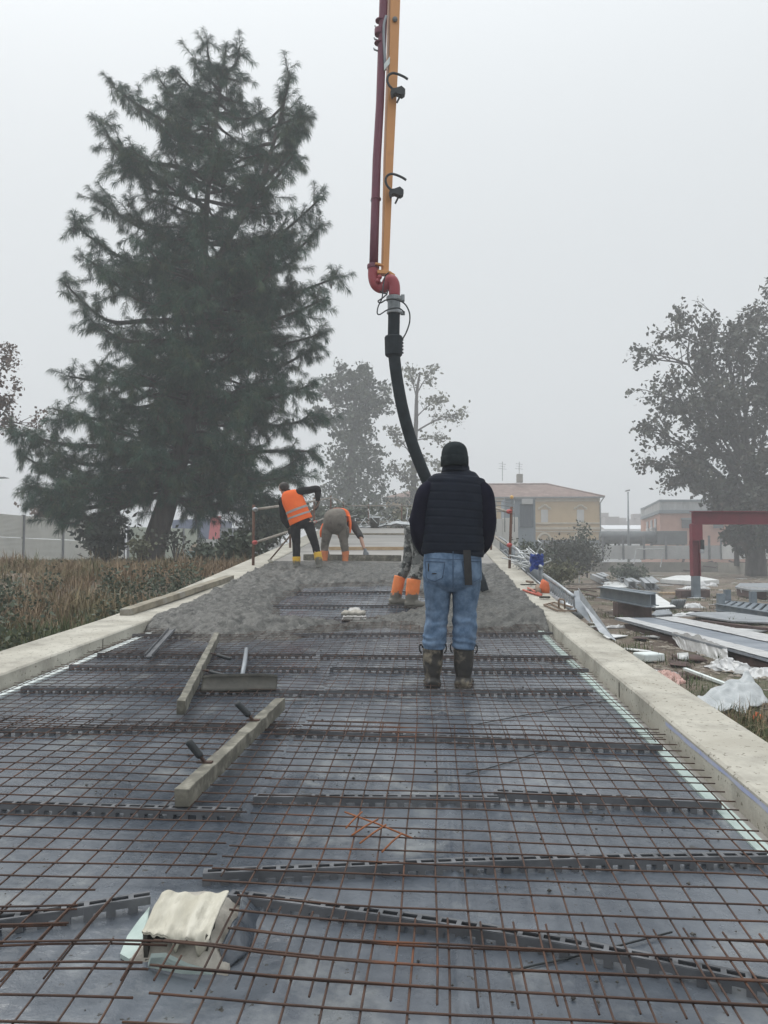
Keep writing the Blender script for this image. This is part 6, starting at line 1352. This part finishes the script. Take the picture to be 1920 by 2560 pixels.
def drape(u, v):
    uu = .47 + .30 * u; top = pl(uu, .015); d = Vector((-.35, -1, 0)).normalized()
    f1 = noise.noise(Vector((u * 5 + v * 1.2, v * .8, 1))); f2 = 1 - abs(noise.noise(Vector((u * 11 - v * 2, v * 1.0, 7)))) * 2; f3 = noise.noise(Vector((u * 23 + v, v * 3, 3)))
    ln = (.20 + .24 * sstep(0, .5, u)) * (1 + .35 * noise.noise(Vector((u * 4, 3, 3)))) * (1 - .75 * sstep(.86, 1, u)) * sstep(-.15, .2, u)
    bunch = .10 * math.exp(-((u - .45) / .35) ** 2) * math.exp(-(v / .12) ** 2) * (.3 + abs(f1) * 2)
    return top + Vector((0, 0, .012 + bunch)) + d * (.03 + sstep(0, .25, v) * (.10 * f1 + .06 * f2 + .03 * f3) + .42 * v ** 1.5 * sstep(.05, .6, u)) - Zv * ln * v ** .9
m = MB(); m.sheet(drape, 110, 34); m.build('torn_film', M['film2'], pn, smooth=True)
m = MB()
a = gq(1780, 1668, .05)
def heap(u, v):
    c = gq(1772, 1673).lerp(gq(1880, 1680), u); q = Vector((u * 5, v * 3, 2)); e_ = math.sin(math.pi * v) * (math.sin(math.pi * min(.999, max(.001, u))) ** .5)
    return c + Vector((.05 * noise.noise(q * 2), (v - .5) * .40 + .05 * noise.noise(q * 1.7 + Vector((5, 5, 5))), .01 + .15 * e_ * (.55 + .5 * (1 - 2.2 * abs(noise.noise(q)))) + .03 * e_ * noise.noise(q * 3)))
m.sheet(heap, 70, 34); m.build('film_heap', M['film2'], pn, smooth=True)
for uu in (.12, .36, .62, .88):
    q = pl(uu, .08); m = MB(); m.bar(q - Zv * .04, Vector((q.x, q.y, G - .05)), .10, .10, (0, 1, 0)); m.build('leg', M['brownsteel'], pn)
m = MB(); a, b = pl(.08, .06) - Zv * .16, pl(.97, .06) - Zv * .16; m.bar(a, b, .08, .16); m.build('side_rail', M['brownsteel'], pn)
m = MB(); a, b = pl(.05, .9) - Zv * .16, pl(.97, .9) - Zv * .16; m.bar(a, b, .08, .16); m.build('side_rail', M['brownsteel'], pn)
# grey steel platform frame at right
pf = empty('steel_platform', gq(1800, 1538), 'blue grey steel ladder platform on short legs at the right edge', 'platform')
A_, B_, C_, D_ = at(1790, 1517, 20.5), at(1960, 1545, 18.0), at(1975, 1522, 21.5), at(1808, 1508, 23.0)
m = MB(); ibeam(m, A_, B_, .12, .17, .018, .02); m.build('side_beam', M['greysteel'], pf); m = MB(); ibeam(m, D_, C_, .12, .17, .018, .02); m.build('side_beam', M['greysteel'], pf)
for k in range(9):
    u = (k + .5) / 9; m = MB(); m.bar(A_.lerp(B_, u) + Zv * .05, D_.lerp(C_, u) + Zv * .05, .12, .05); m.build('rung', M['greysteel'], pf)
for q, s_ in ((A_, .25), (A_.lerp(B_, .35), .0), (A_.lerp(B_, .75), .0), (D_, .3), (D_.lerp(C_, .4), .3)):
    m = MB(); m.bar(Vector((q.x + .12, q.y, q.z + .09 + s_)), Vector((q.x + .12, q.y, G - .03)), .16, .16, (0, 1, 0)); m.build('leg', M['greysteel'], pf)
# panel stack further right with plastic over the edge
ps = empty('panel_stack', gq(1880, 1498), 'film draped grey panel stack behind the ladder platform at the right edge', 'panel stack')
m = MB(); m.prism([gq(1838, 1490, .34), gq(1880, 1500, .34), gq(1990, 1500, .34), gq(1990, 1478, .34), gq(1850, 1478, .34)], (0, 0, -.06)); m.build('panel', M['galv'], ps)
m = MB(); m.prism([gq(1842, 1490, .28), gq(1880, 1499, .28), gq(1985, 1499, .28), gq(1985, 1480, .28)], (0, 0, -.24)); m.build('packing', M['brownsteel'], ps)
m = MB(); q0, q1 = gq(1846, 1492, .36), gq(1930, 1500, .36)
m.sheet(lambda u, v: q0.lerp(q1, u) + Vector((0, -.12 - .12 * v + .05 * math.sin(u * 20), .03 - .36 * v * (.6 + .4 * math.sin(u * 9) ** 2))), 36, 10); m.build('film', M['film2'], ps, smooth=True)
# gravel frame behind gantry post base, odd scraps
def crumple(label, px, py, w, d, h, mm, name, cat, seed, group=None, rough_=3.0):
    c = gq(px, py); m = MB()
    def f(u, v):
        r = max(abs(u - .5), abs(v - .5)) * 2; e_ = max(0, 1 - r ** 2.5)
        q = Vector((u * rough_, v * rough_ * d / w, seed)); rg_ = 1 - abs(noise.noise(q * 1.1)) * 2.2; r2 = 1 - abs(noise.noise(q * 2.7 + Vector((9, 1, 4)))) * 2
        sx = noise.noise(q * 1.6 + Vector((4, 4, 4))); sy = noise.noise(q * 1.6 + Vector((8, 2, 6)))
        return c + Vector(((u - .5 + .07 * sx) * w * (1 + .35 * noise.noise(Vector((v * 3, seed, 1)))), (v - .5 + .07 * sy) * d * (1 + .35 * noise.noise(Vector((u * 3, seed, 2)))), .008 + h * e_ ** .7 * max(0.02, .30 + .42 * rg_ + .22 * r2)))
    m.sheet(f, 46, 36, thick=.006); return tag(m.build(name, mm, smooth=True), label, cat, group)
GF = 'film scraps in the yard'
crumple('white crumpled film scrap beside the corrugated offcuts', 1735, 1520, .55, .4, .16, M['film2'], 'film_scrap', 'plastic film', 3, GF)
crumple('whitish film scrap lying left of the gantry foot', 1740, 1472, 1.1, .5, .2, M['film2'], 'film_scrap', 'plastic film', 5, GF)
crumple('film scrap crumpled right behind the gantry foot', 1765, 1466, .9, .5, .3, M['film2'], 'film_scrap', 'plastic film', 15, GF)
crumple('long torn film scrap in front of the grey steel plate', 1735, 1541, 1.2, .3, .12, M['film2'], 'film_scrap', 'plastic film', 6, GF)
crumple('film scrap at the near right edge beside the clear sheet', 1920, 1695, .5, .4, .14, M['film2'], 'film_scrap', 'plastic film', 8, GF)
crumple('tiny white film scrap beside the foam block', 1545, 1570, .5, .15, .08, M['film2'], 'film_scrap', 'plastic film', 9, GF)
crumple('salmon pink film scrap against the outside of the kerb', 1672, 1703, .26, .6, .14, mat('pink_film', (0.50, 0.30, 0.26), (0.60, 0.40, 0.35), 9, .6), 'film_scrap', 'plastic film', 10, GF, 4)
sA, sB = gq(1792, 1790, .01), gq(1928, 1770, .01)
def clear(u, v):
    q = Vector((u * 3.2, v * 2.2, 4)); p = sA.lerp(sB, u) + Vector((-.06 * v, .34 * v, (.06 + .22 * u) * v)); r_ = 1 - 2 * abs(noise.noise(q)); return p + Vector((.02 * noise.noise(q * 2), .05 * r_, .045 * r_ + .025 * noise.noise(q * 2.3)))
m = MB(); m.sheet(clear, 40, 30, thick=.004); tag(m.build('film_scrap', M['film'], smooth=True), 'clear wrinkled plastic sheet propped in the near yard grass', 'plastic film', GF)
crumple('small orange scrap lying in the near yard grass', 1897, 1806, .09, .10, .10, M['orangeplast'], 'orange_scrap', 'plastic scrap', 12)
crumple('cream rag lying behind the galvanised railing', 1345, 1440, 1.0, .8, .35, mat('cream_rag', (0.42, 0.38, 0.31), (0.55, 0.51, 0.44), 6, .9), 'rag', 'rag', 14)
e = empty('foam_block', gq(1622, 1655), 'white foam block lying in the yard by the kerb', 'foam block'); m = MB(); p = gq(1622, 1652, .06); m.box(p, (.34, .30, .11), Matrix.Rotation(.35, 3, 'Z')); m.build('block', M['foam_white'], e, bevel=.02)
m = MB(); a, b = gq(1712, 1692, .10), gq(1828, 1722, .03); m.bar(a, b, .05, .03); tag(m.build('batten', M['foam_white'], origin=a), 'thin white batten lying in the yard grass', 'batten')
e = empty('corrugated_offcuts', gq(1692, 1522), 'bundle of corrugated zinc offcuts standing near the white sheet', 'offcuts')
for k in range(6):
    p = gq(1680 + k * 5.5, 1522 - (k % 2)); m = MB(); m.sheet(lambda u, v: p + Vector(((u - .5) * .10 + .1 * (v - .5), .05 * math.sin(u * 12), .02 + .24 * v)), 8, 2, thick=.004); m.build('offcut', M['galv'], e)
for i, px_ in enumerate((1640, 1655, 1672, 1688)):
    m = MB(); p = gq(px_, 1487, .05); m.box(p, (.26, .42, .1), Matrix.Rotation(.5, 3, 'Z')); tag(m.build('brick_block', M['tanwood'], bevel=.01, origin=p), ['leftmost tan block', 'second tan block', 'third tan block', 'rightmost tan block'][i] + ' of the row between the channels and gantry', 'block', 'row of tan blocks')
m = MB(); a, b = gq(1696, 1496, .14), gq(1768, 1494, .14); m.bar(a, b, .3, .28); tag(m.build('steel_box', M['brownsteel'], bevel=.02, origin=a), 'rusty steel box section lying behind the gantry foot', 'steel box')
for i, (x0, y0, x1, y1) in enumerate([(1420, 1480, 1520, 1502), (1400, 1472, 1490, 1482), (1440, 1475, 1560, 1476)]):
    m = MB(); m.tube([gq(x0, y0, .05), gq((x0 + x1) / 2, (y0 + y1) / 2, .07), gq(x1, y1, .05)], .03, 6); tag(m.build('rusty_rod', M['rust'], smooth=True), ['near rusty rod lying before the scrap rows', 'rusty rod lying closest to the brush', 'rusty rod lying across the scrap rows'][i], 'steel rod', 'rusty rods in the yard')
m = MB(); m.box(gq(1448, 1457, .22), (.05, .03, .45)); m.box(gq(1448, 1457, .22) + Vector((.02, 0, 0)), (.02, .05, .4)); tag(m.build('marker_stake', M['foam_white'], origin=gq(1448, 1457)), 'white marker stake in the dry grass by the bush', 'stake')
# litter of pale and dark shards strewn over the yard (uncountable)
for nm_, mm_, n_, lab_, sd_ in (('litter', M['whitepaint'], 150, 'pale scraps of sheet and plastic strewn between the steel in the yard', 77), ('dark_litter', M['brownsteel'], 190, 'dark offcuts and old timber bits strewn over the yard', 78)):
    rn = random.Random(sd_); V, Fq = [], []
    for k in range(n_):
        y = 9.5 * (58 / 9.5) ** rn.random(); x = 2.2 + (y * .44) * rn.random() ** .9 + .1 * y * .4
        if rn.random() > .55 + 1.2 * fbm(x, y, 6, .22, 2): continue
        L_ = rn.uniform(.08, .30) * (1 + y * .02); w_ = L_ * rn.uniform(.15, .8); a_ = rn.uniform(0, 6.3); tl = rn.uniform(-.25, .07); z0 = ground_z(x, y) + .02; o_ = len(V); ca, sa = math.cos(a_), math.sin(a_)
        for dz in (0, .015):
            for u_, v_ in ((-1, -1), (1, -.8), (.8, 1), (-.9, .7)):
                px_, py_ = u_ * L_ * rn.uniform(.8, 1.2), v_ * w_; V.append((x + px_ * ca - py_ * sa, y + px_ * sa + py_ * ca, z0 + dz + (u_ + 1) * L_ * max(0, tl)))
        Fq += [(o_ + 3, o_ + 2, o_ + 1, o_), (o_ + 4, o_ + 5, o_ + 6, o_ + 7)] + [(o_ + q, o_ + (q + 1) % 4, o_ + 4 + (q + 1) % 4, o_ + 4 + q) for q in range(4)]
    tag(npmesh(nm_, V, Fq, mm_), lab_, kind='stuff')
# dark debris heap by the far wall and cut pipe piece
e = empty('debris_heap', gq(1815, 1428), 'dark heap of old timber and scrap before the far low wall', 'debris heap'); rn = random.Random(4); c = gq(1815, 1430)
for k in range(46):
    p = c + Vector((rn.gauss(0, 2.0), rn.gauss(0, .8), .15 + abs(rn.gauss(0, .3)))); d = Vector((rn.gauss(0, 1), rn.gauss(0, .7), rn.gauss(0, .3))).normalized() * rn.uniform(.5, 1.3)
    m = MB(); m.bar(p - d, p + d, .16, .1); m.build('plank', M['brownsteel'] if k % 4 else M['wood'], e)
# ================================================================== WHITE FENCE, LOW WALL, BUILDINGS
FY = 68
def fp(px, Y=FY): p = at(px, 1385, Y); return (p.x, p.y, at(px, 1399, Y).z)
fence_run('panel_fence', 'white corrugated panel fence with dark posts across the back of the yard', [fp(x) for x in (1440, 1507, 1558, 1610, 1665, 1728, 1773, 1803)], 1.22, M['panelwhite'], M['postgrey'], post_extra=.85, seam=False, pw=.16)
fence_run('panel_fence', 'nearer white corrugated panel fence at the right behind the gantry', [fp(1803, 66), fp(1841, 64), fp(1879, 60), fp(1935, 57), fp(2010, 54)], 1.25, M['panelwhite'], M['postgrey'], post_extra=1.0, seam=False, pw=.16)
M['oldwall'] = mat('old_low_wall', (0.19, 0.175, 0.15), (0.30, 0.28, 0.24), .8, .95, .3, 5, c3=(0.13, 0.12, 0.10), s3=.5)
def lowwall(label, x0, x1, Y0, Y1):
    a, b = at(x0, 1400, Y0), at(x1, 1400, Y1); a.z = b.z = G + .38; m = MB(); m.bar(a, b, .35, .95); tag(m.build('low_wall', M['oldwall'], origin=a), label, 'wall', kind='thing')
lowwall('old low concrete wall under the white panel fence', 1420, 1800, 67.4, 67.4); lowwall('old low wall at the right under the nearer white fence', 1800, 2010, 65.4, 53.4)
m = MB(); q = [gp(1583, 1425), at(1591, 1373, 60), at(1659, 1373, 60), gp(1651, 1425)]; q[0] = at(1583, 1418, 60); q[3] = at(1651, 1418, 60)
for a, b in zip(q[:-1], q[1:]): m.tube([a, b], .045, 6)
tag(m.build('goal_frame', M['whitemetal']), 'thin white goal like tube frame standing before the white fence', 'tube frame')
m = MB(); c = at(1864, 1400, 62)
m.loft([(c + Vector((math.cos(t) * .75, .2, math.sin(t) * .75 - .15)), .12, .3) for t in [-.6 + i * .25 for i in range(10)]], 10); tag(m.build('old_tyre', M['black'], smooth=True), 'dark cut tyre leaning by the right end of the debris heap', 'tyre')
M['yellowwall'] = mat('ochre_plaster', (0.50, 0.365, 0.20), (0.58, 0.43, 0.25), .5, .95, c3=(0.46, 0.35, 0.22), s3=.25); M['cream'] = mat('cream_stucco', (0.52, 0.45, 0.34), (0.60, 0.53, 0.42), 2, .95)
M['rooftile'] = mat('brown_roof_tiles', (0.15, 0.095, 0.08), (0.24, 0.165, 0.14), 1.5, .95, .7, 7, c3=(0.29, 0.22, 0.19), s3=.9, stretch=(1, 1, 1), bdist=.1); M['shutter'] = mat('pale_shutter', (0.50, 0.49, 0.47), (0.56, 0.55, 0.53), 1, .8)
M['greyframe'] = mat('grey_gutter', (0.17, 0.18, 0.185), (0.23, 0.24, 0.245), 2, .7); M['darkglass'] = mat('dark_window', (0.03, 0.035, 0.04), (0.06, 0.065, 0.07), 2, .2)
HY = 88
hs_ = empty('yellow_house', at(1230, 1410, HY), 'ochre two storey house with a hipped tile roof and pale shutters', 'house')
def hx(px, py, d=0): return at(px, py, HY + d)
xa, xb = hx(965, 1300).x, hx(1500, 1300).x; ze = hx(1300, 1243).z; zr_ = hx(1300, 1199).z
m = MB(); m.box(((xa + xb) / 2, HY + 6, (ze + G - .3) / 2), (xb - xa, 12, ze - G + .3)); m.build('wall', M['yellowwall'], hs_)
m = MB(); ov = .45; x0, x1 = xa - ov, xb + ov; r0, r1 = hx(1090, 1199).x, hx(1390, 1199).x; yA, yB = HY - ov, HY + 12 + ov
m.v = [(x0, yA, ze), (x1, yA, ze), (x1, yB, ze), (x0, yB, ze), (r0, HY + 6, zr_), (r1, HY + 6, zr_)]; m.f = [(0, 1, 5, 4), (1, 2, 5), (2, 3, 4, 5), (3, 0, 4), (3, 2, 1, 0)]; m.m = [0] * 5; rf = m.build('roof', M['rooftile'], hs_)
m = MB(); m.tube([(r0, HY + 6, zr_ + .02), (r1, HY + 6, zr_ + .02)], .12, 6); m.tube([(r1, HY + 6, zr_ + .02), (x1, yA, ze + .03)], .1, 6); m.build('ridge', M['rooftile'], rf)
m = MB(); m.box(hx(1299, 1196, 5), (.7, .7, 1.0)); m.build('chimney', M['oldwall'], rf)
m = MB(); m.bar((x0, yA - .06, ze - .06), (x1, yA - .06, ze - .06), .14, .14); m.tube([(x1 - .1, yA - .08, ze - .1), (xb + .02, HY - .12, ze - .7), (xb + .02, HY - .12, G)], .07, 6); m.build('gutter', M['greyframe'], hs_)
m = MB(); m.bar((xa, HY - .05, ze - .30), (xb, HY - .05, ze - .30), .16, .42); m.build('cornice', M['cream'], hs_)
for py, h in ((1308, .16), (1321, .26), (1329, .12)):
    z = hx(1300, py).z; m = MB(); m.bar((xa, HY - .07, z), (xb + .03, HY - .07, z), .18, h); m.build('string_course', M['cream'], hs_)
for px_ in (1001, 1091, 1181, 1271, 1361, 1451):
    m = MB(); a, b = hx(px_ - 8.5, 1306), hx(px_ + 8.5, 1274); m.box(((a.x + b.x) / 2, HY - .04, (a.z + b.z) / 2), (b.x - a.x, .1, b.z - a.z)); w = m.build('window', M['shutter'], hs_)
    m = MB(); m.bar(hx(px_ - 13, 1309, -.15), hx(px_ + 13, 1309, -.15), .25, .14); m.build('sill', M['cream'], w)
    m = MB(); pts = [hx(px_ + x, y, -.1) for x, y in ((-15, 1274), (-14, 1270), (-9, 1269), (-5, 1264.5), (0, 1263), (5, 1264.5), (9, 1269), (14, 1270), (15, 1274))]; m.tube(pts, .13, 5); m.build('hood', M['cream'], w)
    m = MB(); m.tube([hx(px_ + 16 * math.cos(t), 1352 - 19 * math.sin(t), -.1) for t in [i * math.pi / 8 for i in range(9)]], .16, 5); m.build('arch', M['cream'], hs_)
m = MB(); m.box(((xa + xb) / 2, HY - .06, hx(1300, 1380).z), (xb - xa - .02, .1, hx(1300, 1350).z - hx(1300, 1410).z)); m.build('plinth', M['greyclad'], hs_)
def antenna(px, base, top, label):
    e = empty('roof_antenna', hx(px, base, 5), label, 'antenna', 'antennas on the yellow house roof'); m = MB(); m.tube([hx(px, base + 3, 5), hx(px, top, 5)], .035, 5); m.build('mast', M['greyframe'], e)
    m = MB()
    for py, w in ((top + 6, 9), (top + 12, 7), (top + 18, 10)): m.tube([hx(px - w, py - 1, 5), hx(px + w, py + 1, 5)], .022, 4)
    m.build('aerial', M['greyframe'], e)
antenna(1256, 1199, 1154, 'roof antenna nearest the man in the cap'); antenna(1298, 1190, 1154, 'roof antenna standing on the chimney of the yellow house'); antenna(1273, 1240, 1213, 'small antenna low on the front roof slope of the yellow house')
# annex: grey blue cabin with curtain, precast wall, scaffold rail, yellow beacon
M['cabin'] = corr('grey_blue_cabin', (0.20, 0.24, 0.28), (0.27, 0.31, 0.35), 4, 'X'); M['cabdark'] = mat('dark_curtain', (0.07, 0.085, 0.105), (0.12, 0.14, 0.16), 3, .8, stretch=(6, 1, .4))
AY2 = 62
def ax_(px, py, d=0): return at(px, py, AY2 + d)
cb = empty('site_cabin', ax_(1315, 1400), 'grey blue site cabin with a dark curtained opening before the yellow house', 'cabin')
m = MB(); a, b = ax_(1262, 1410), ax_(1338, 1247); m.box(((a.x + b.x) / 2, AY2 + 1.3, (a.z + b.z) / 2), (b.x - a.x, 2.6, b.z - a.z)); m.build('body', M['cabin'], cb)
m = MB(); a, b = ax_(1300, 1318, -.04), ax_(1333, 1260, -.04); m.box(((a.x + b.x) / 2, AY2 - .03, (a.z + b.z) / 2), (b.x - a.x, .05, b.z - a.z)); m.build('curtain', M['cabdark'], cb)
m = MB(); m.box(ax_(1318, 1254, -.1), (.85, .25, .42)); m.build('vent_box', M['panelwhite'], cb)
m = MB(); m.bar(ax_(1262, 1246, -.1), ax_(1340, 1246, -.1), .2, .1); m.build('roof_edge', M['greyframe'], cb)
wl_ = empty('precast_wall', at(1255, 1400, 50), 'pale precast concrete panel wall behind the right railing', 'wall', kind='thing')
for i, (x0, x1, y0) in enumerate(((1215, 1237, 1298), (1238, 1256, 1297), (1257, 1274, 1295), (1275, 1295, 1293))):
    a, b = at(x0, 1412, 50), at(x1, y0, 50); m = MB(); m.box(((a.x + b.x) / 2, 50, (a.z + b.z) / 2), (b.x - a.x - .02, .2, b.z - a.z)); m.build('panel', M['panelbeige'], wl_, bevel=.01)
sc2 = empty('guard_rail', at(1262, 1300, 46), 'curved grey guard rail above the precast wall', 'guard rail')
for py in (1256, 1266, 1281):
    m = MB(); m.tube(catmull([at(1220, py - 2, 46), at(1245, py - 3, 46), at(1272, py, 46), at(1287, py + 5, 46)], 5), .03, 6); m.build('rail', M['greyframe'], sc2, smooth=True)
for px_ in (1240, 1262, 1286): 
    m = MB(); m.tube([at(px_, 1250, 46), at(px_, 1330, 46)], .03, 6); m.build('post', M['greyframe'], sc2, smooth=True)
bc = empty('beacon', at(1280, 1290, 44), 'amber beacon lamp on a thin pole above the right railing', 'beacon'); m = MB(); m.tube([at(1281, 1310, 44), at(1280, 1247, 44)], .03, 6); m.build('pole', M['greyframe'], bc); m = MB(); m.ball(at(1279.5, 1243, 44), .11, 10); m.build('lamp', mat('amber_plastic', (0.75, 0.42, 0.08), rough=.4), bc, smooth=True)
# brick hall
M['brick'] = mat('pink_brick', (0.40, 0.22, 0.165), (0.47, 0.275, 0.21), 1.2, .95, .3, 12, c3=(0.35, 0.20, 0.155), s3=.3); M['parapet'] = mat('stained_parapet', (0.30, 0.31, 0.31), (0.40, 0.41, 0.41), .8, .95, c3=(0.21, 0.22, 0.22), s3=.9, stretch=(2, 2, .4)); M['corniceg'] = mat('blue_grey_cornice', (0.14, 0.17, 0.19), (0.18, 0.21, 0.23), 1, .8)
BH = 92
bh = empty('brick_hall', at(1700, 1410, BH), 'flat roofed pink brick hall with a grey stained parapet', 'building')
A0_, A1_, A2_ = at(1650, 1300, BH), at(1612, 1300, BH + 15), at(2060, 1300, BH + 1)
zt_, zc, zb_ = at(1650, 1249, BH).z, at(1650, 1276, BH).z, G - .2
def bwall(zlo, zhi, off, mm, nm):
    m = MB(); o_ = Vector((-off * .6, -off, 0)); q = [Vector((A1_.x, A1_.y, 0)) + Vector((-off, -off * .3, 0)), Vector((A0_.x, A0_.y, 0)) + o_, Vector((A2_.x, A2_.y, 0)) + Vector((0, -off, 0)), Vector((A2_.x, A2_.y + 14, 0)), Vector((A1_.x, A1_.y + 2, 0))]
    m.prism([p + Zv * zlo for p in q], (0, 0, zhi - zlo)); return m.build(nm, mm, bh)
bwall(zb_, zc, 0, M['brick'], 'wall'); bwall(zc, zt_ - .25, .02, M['parapet'], 'parapet'); bwall(zc - .35, zc + .03, .35, M['corniceg'], 'cornice'); bwall(zt_ - .25, zt_, .12, M['corniceg'], 'coping')
for px_, w, y0, y1 in ((1718, 26, 1297, 1320), (1796, 24, 1304, 1320)):
    m = MB(); a, b = at(px_ - w / 2, y1, BH), at(px_ + w / 2, y0, BH); m.box(((a.x + b.x) / 2, BH - .0 + .02, (a.z + b.z) / 2), (b.x - a.x, .16, b.z - a.z)); w_ = m.build('window', M['darkglass'], bh); m = MB(); m.bar((a.x - .1, BH - .1, b.z), (b.x + .1, BH - .1, b.z), .2, .2); m.build('lintel', M['corniceg'], w_)
for f in (.25, .5, .78):
    p = A0_.lerp(A1_, f); p.z = at(1630, 1314, BH).z; d = (A1_ - A0_).normalized(); m = MB(); m.box(p, (.2, 1.5, 1.9), Matrix.Rotation(math.atan2(-d.x, d.y), 3, 'Z')); m.build('window', M['darkglass'], bh)
for i, f in enumerate((.55, .3)):
    p = A0_.lerp(A1_, f) + Vector((-.35, -.1, 0)); p.z = at(1630, 1322, BH).z; m = MB(); m.box(p, (.5, .8, .6)); m.build('air_unit', M['panelwhite'], bh, bevel=.03)
sg = empty('sign_board', at(1875, 1352, 58), 'white board with small grey lettering on the wall right of the tree', 'sign'); m = MB(); a, b = at(1851, 1357, 74), at(1905, 1345, 74); m.box(((a.x + b.x) / 2, 74, (a.z + b.z) / 2), (b.x - a.x, .08, b.z - a.z)); m.build('board', M['panelwhite'], sg)
m = MB(); m.prism([at(1861, 1354, 73.9), at(1866, 1348, 73.9), at(1868, 1348, 73.9), at(1863, 1354, 73.9)], (0, -.02, 0)); m.bar(at(1872, 1351, 73.9), at(1895, 1351, 73.9), .02, .1); m.build('lettering', M['greyframe'], sg)
# dark canopy tunnel
cn = empty('canopy', at(1600, 1380, 80), 'long dark rounded canopy between the yellow house and the brick hall', 'canopy'); M['canopy'] = mat('dark_canopy', (0.075, 0.085, 0.09), (0.11, 0.12, 0.125), 1, .8)
m = MB(); m.loft([(at(1502, 1344, 80), 1.0, .66), (at(1635, 1344, 80), 1.0, .66)], 18, (0, 0, 1)); m.build('roof', M['canopy'], cn, smooth=True)
m = MB(); a, b = at(1635, 1362, 80), at(1708, 1328, 80); m.box(((a.x + b.x) / 2, 80, (a.z + b.z) / 2), (b.x - a.x, 2.4, b.z - a.z)); m.build('end_block', M['canopy'], cn, bevel=.05)
for px_ in (1510, 1545, 1572, 1600, 1625, 1690, 1705):
    m = MB(); m.box((at(px_, 1380, 80).x, 79.5, at(px_, 1378, 80).z), (.22, .22, 1.7)); m.build('pillar', M['canopy'], cn)
lp = empty('street_lamp', at(1570, 1410, 76), 'tall thin street lamp between the yellow house and the brick hall', 'street lamp')
m = MB(); m.tube([at(1572, 1412, 76), at(1571, 1320, 76), at(1570, 1230, 76)], [.13, .10, .06], 8); m.build('pole', M['galvdull'], lp, smooth=True); m = MB(); m.prism([at(1564.5, 1229, 75.8), at(1566, 1225.5, 75.8), at(1575, 1223.5, 75.8), at(1575.5, 1226.5, 75.8)], (0, .35, 0)); m.build('lamp_head', M['greyframe'], lp)
lp = empty('street_lamp', at(-24, 1410, 60), 'street lamp whose head just enters at the left picture edge', 'street lamp')
m = MB(); m.tube(catmull([at(-40, 1412, 60), at(-40, 1240, 60), at(-36, 1200, 60), at(-10, 1194, 60)], 5), .09, 8); m.build('pole', M['galvdull'], lp, smooth=True); m = MB(); m.prism([at(-12, 1196, 60), at(-8, 1192, 60), at(12, 1192, 60), at(18, 1195, 60)], (0, .4, 0)); m.build('lamp_head', M['greyframe'], lp)
up_ = empty('utility_pole', at(1842, 1410, 62), 'tall dark wooden pole in front of the brick hall beside the big tree', 'pole'); m = MB(); m.tube([at(1842, 1415, 62), at(1841, 1180, 62)], [.2, .14], 8); m.build('pole', M['bark'], up_, smooth=True)
# distant pale blocks
M['farblock'] = mat('distant_block', (0.25, 0.22, 0.21), (0.30, 0.27, 0.26), .1, .9); M['farwhite'] = mat('distant_white_hall', (0.6, 0.62, 0.64), (0.7, 0.72, 0.74), .1, .8)
for x0, x1, y0, Y, mm, lab in ((1503, 1535, 1294, 190, 'farblock', 'hazy distant apartment block right behind the yellow house corner'), (1528, 1600, 1305, 215, 'farblock', 'long hazy distant block behind the street lamp'), (1588, 1615, 1296, 200, 'farblock', 'hazy distant block beside the brick hall edge')):
    a, b = at(x0, 1420, Y), at(x1, y0, Y); m = MB(); m.box(((a.x + b.x) / 2, Y, (a.z + b.z) / 2), (b.x - a.x, 10, b.z - a.z)); m.box(((a.x + b.x) / 2 - 1, Y, b.z + .5), (2, 3, 1.2)); tag(m.build('distant_building', M[mm], origin=(a.x, Y, G)), lab, 'building', 'hazy far buildings')
a, b = at(1500, 1420, 140), at(1640, 1324, 140); m = MB(); m.box(((a.x + b.x) / 2, 140, (a.z + b.z) / 2), (b.x - a.x, 8, b.z - a.z)); m.prism([(a.x, 136, b.z), (b.x, 136, b.z), (b.x, 140, b.z + .8), (a.x, 140, b.z + .8)], (0, .1, 0)); tag(m.build('distant_hall', M['farwhite'], origin=(a.x, 140, G)), 'low hazy white hall just above the dark canopy', 'building', 'hazy far buildings')
# ================================================================== HAZE
m = MB(); m.box((0, 180, 13.0), (840, 500, 29.5))
hm = bpy.data.materials.new('haze'); hm.use_nodes = True
hn, hl = hm.node_tree.nodes, hm.node_tree.links; hn.clear()
pv = hn.new('ShaderNodeVolumePrincipled'); ho = hn.new('ShaderNodeOutputMaterial'); hl.new(pv.outputs[0], ho.inputs['Volume'])
pv.inputs['Color'].default_value = (0.86, 0.88, 0.905, 1); pv.inputs['Density'].default_value = 0.0041; pv.inputs['Anisotropy'].default_value = 0.0
hz = m.build('haze', hm); tag(hz, 'grey morning fog', kind='stuff')
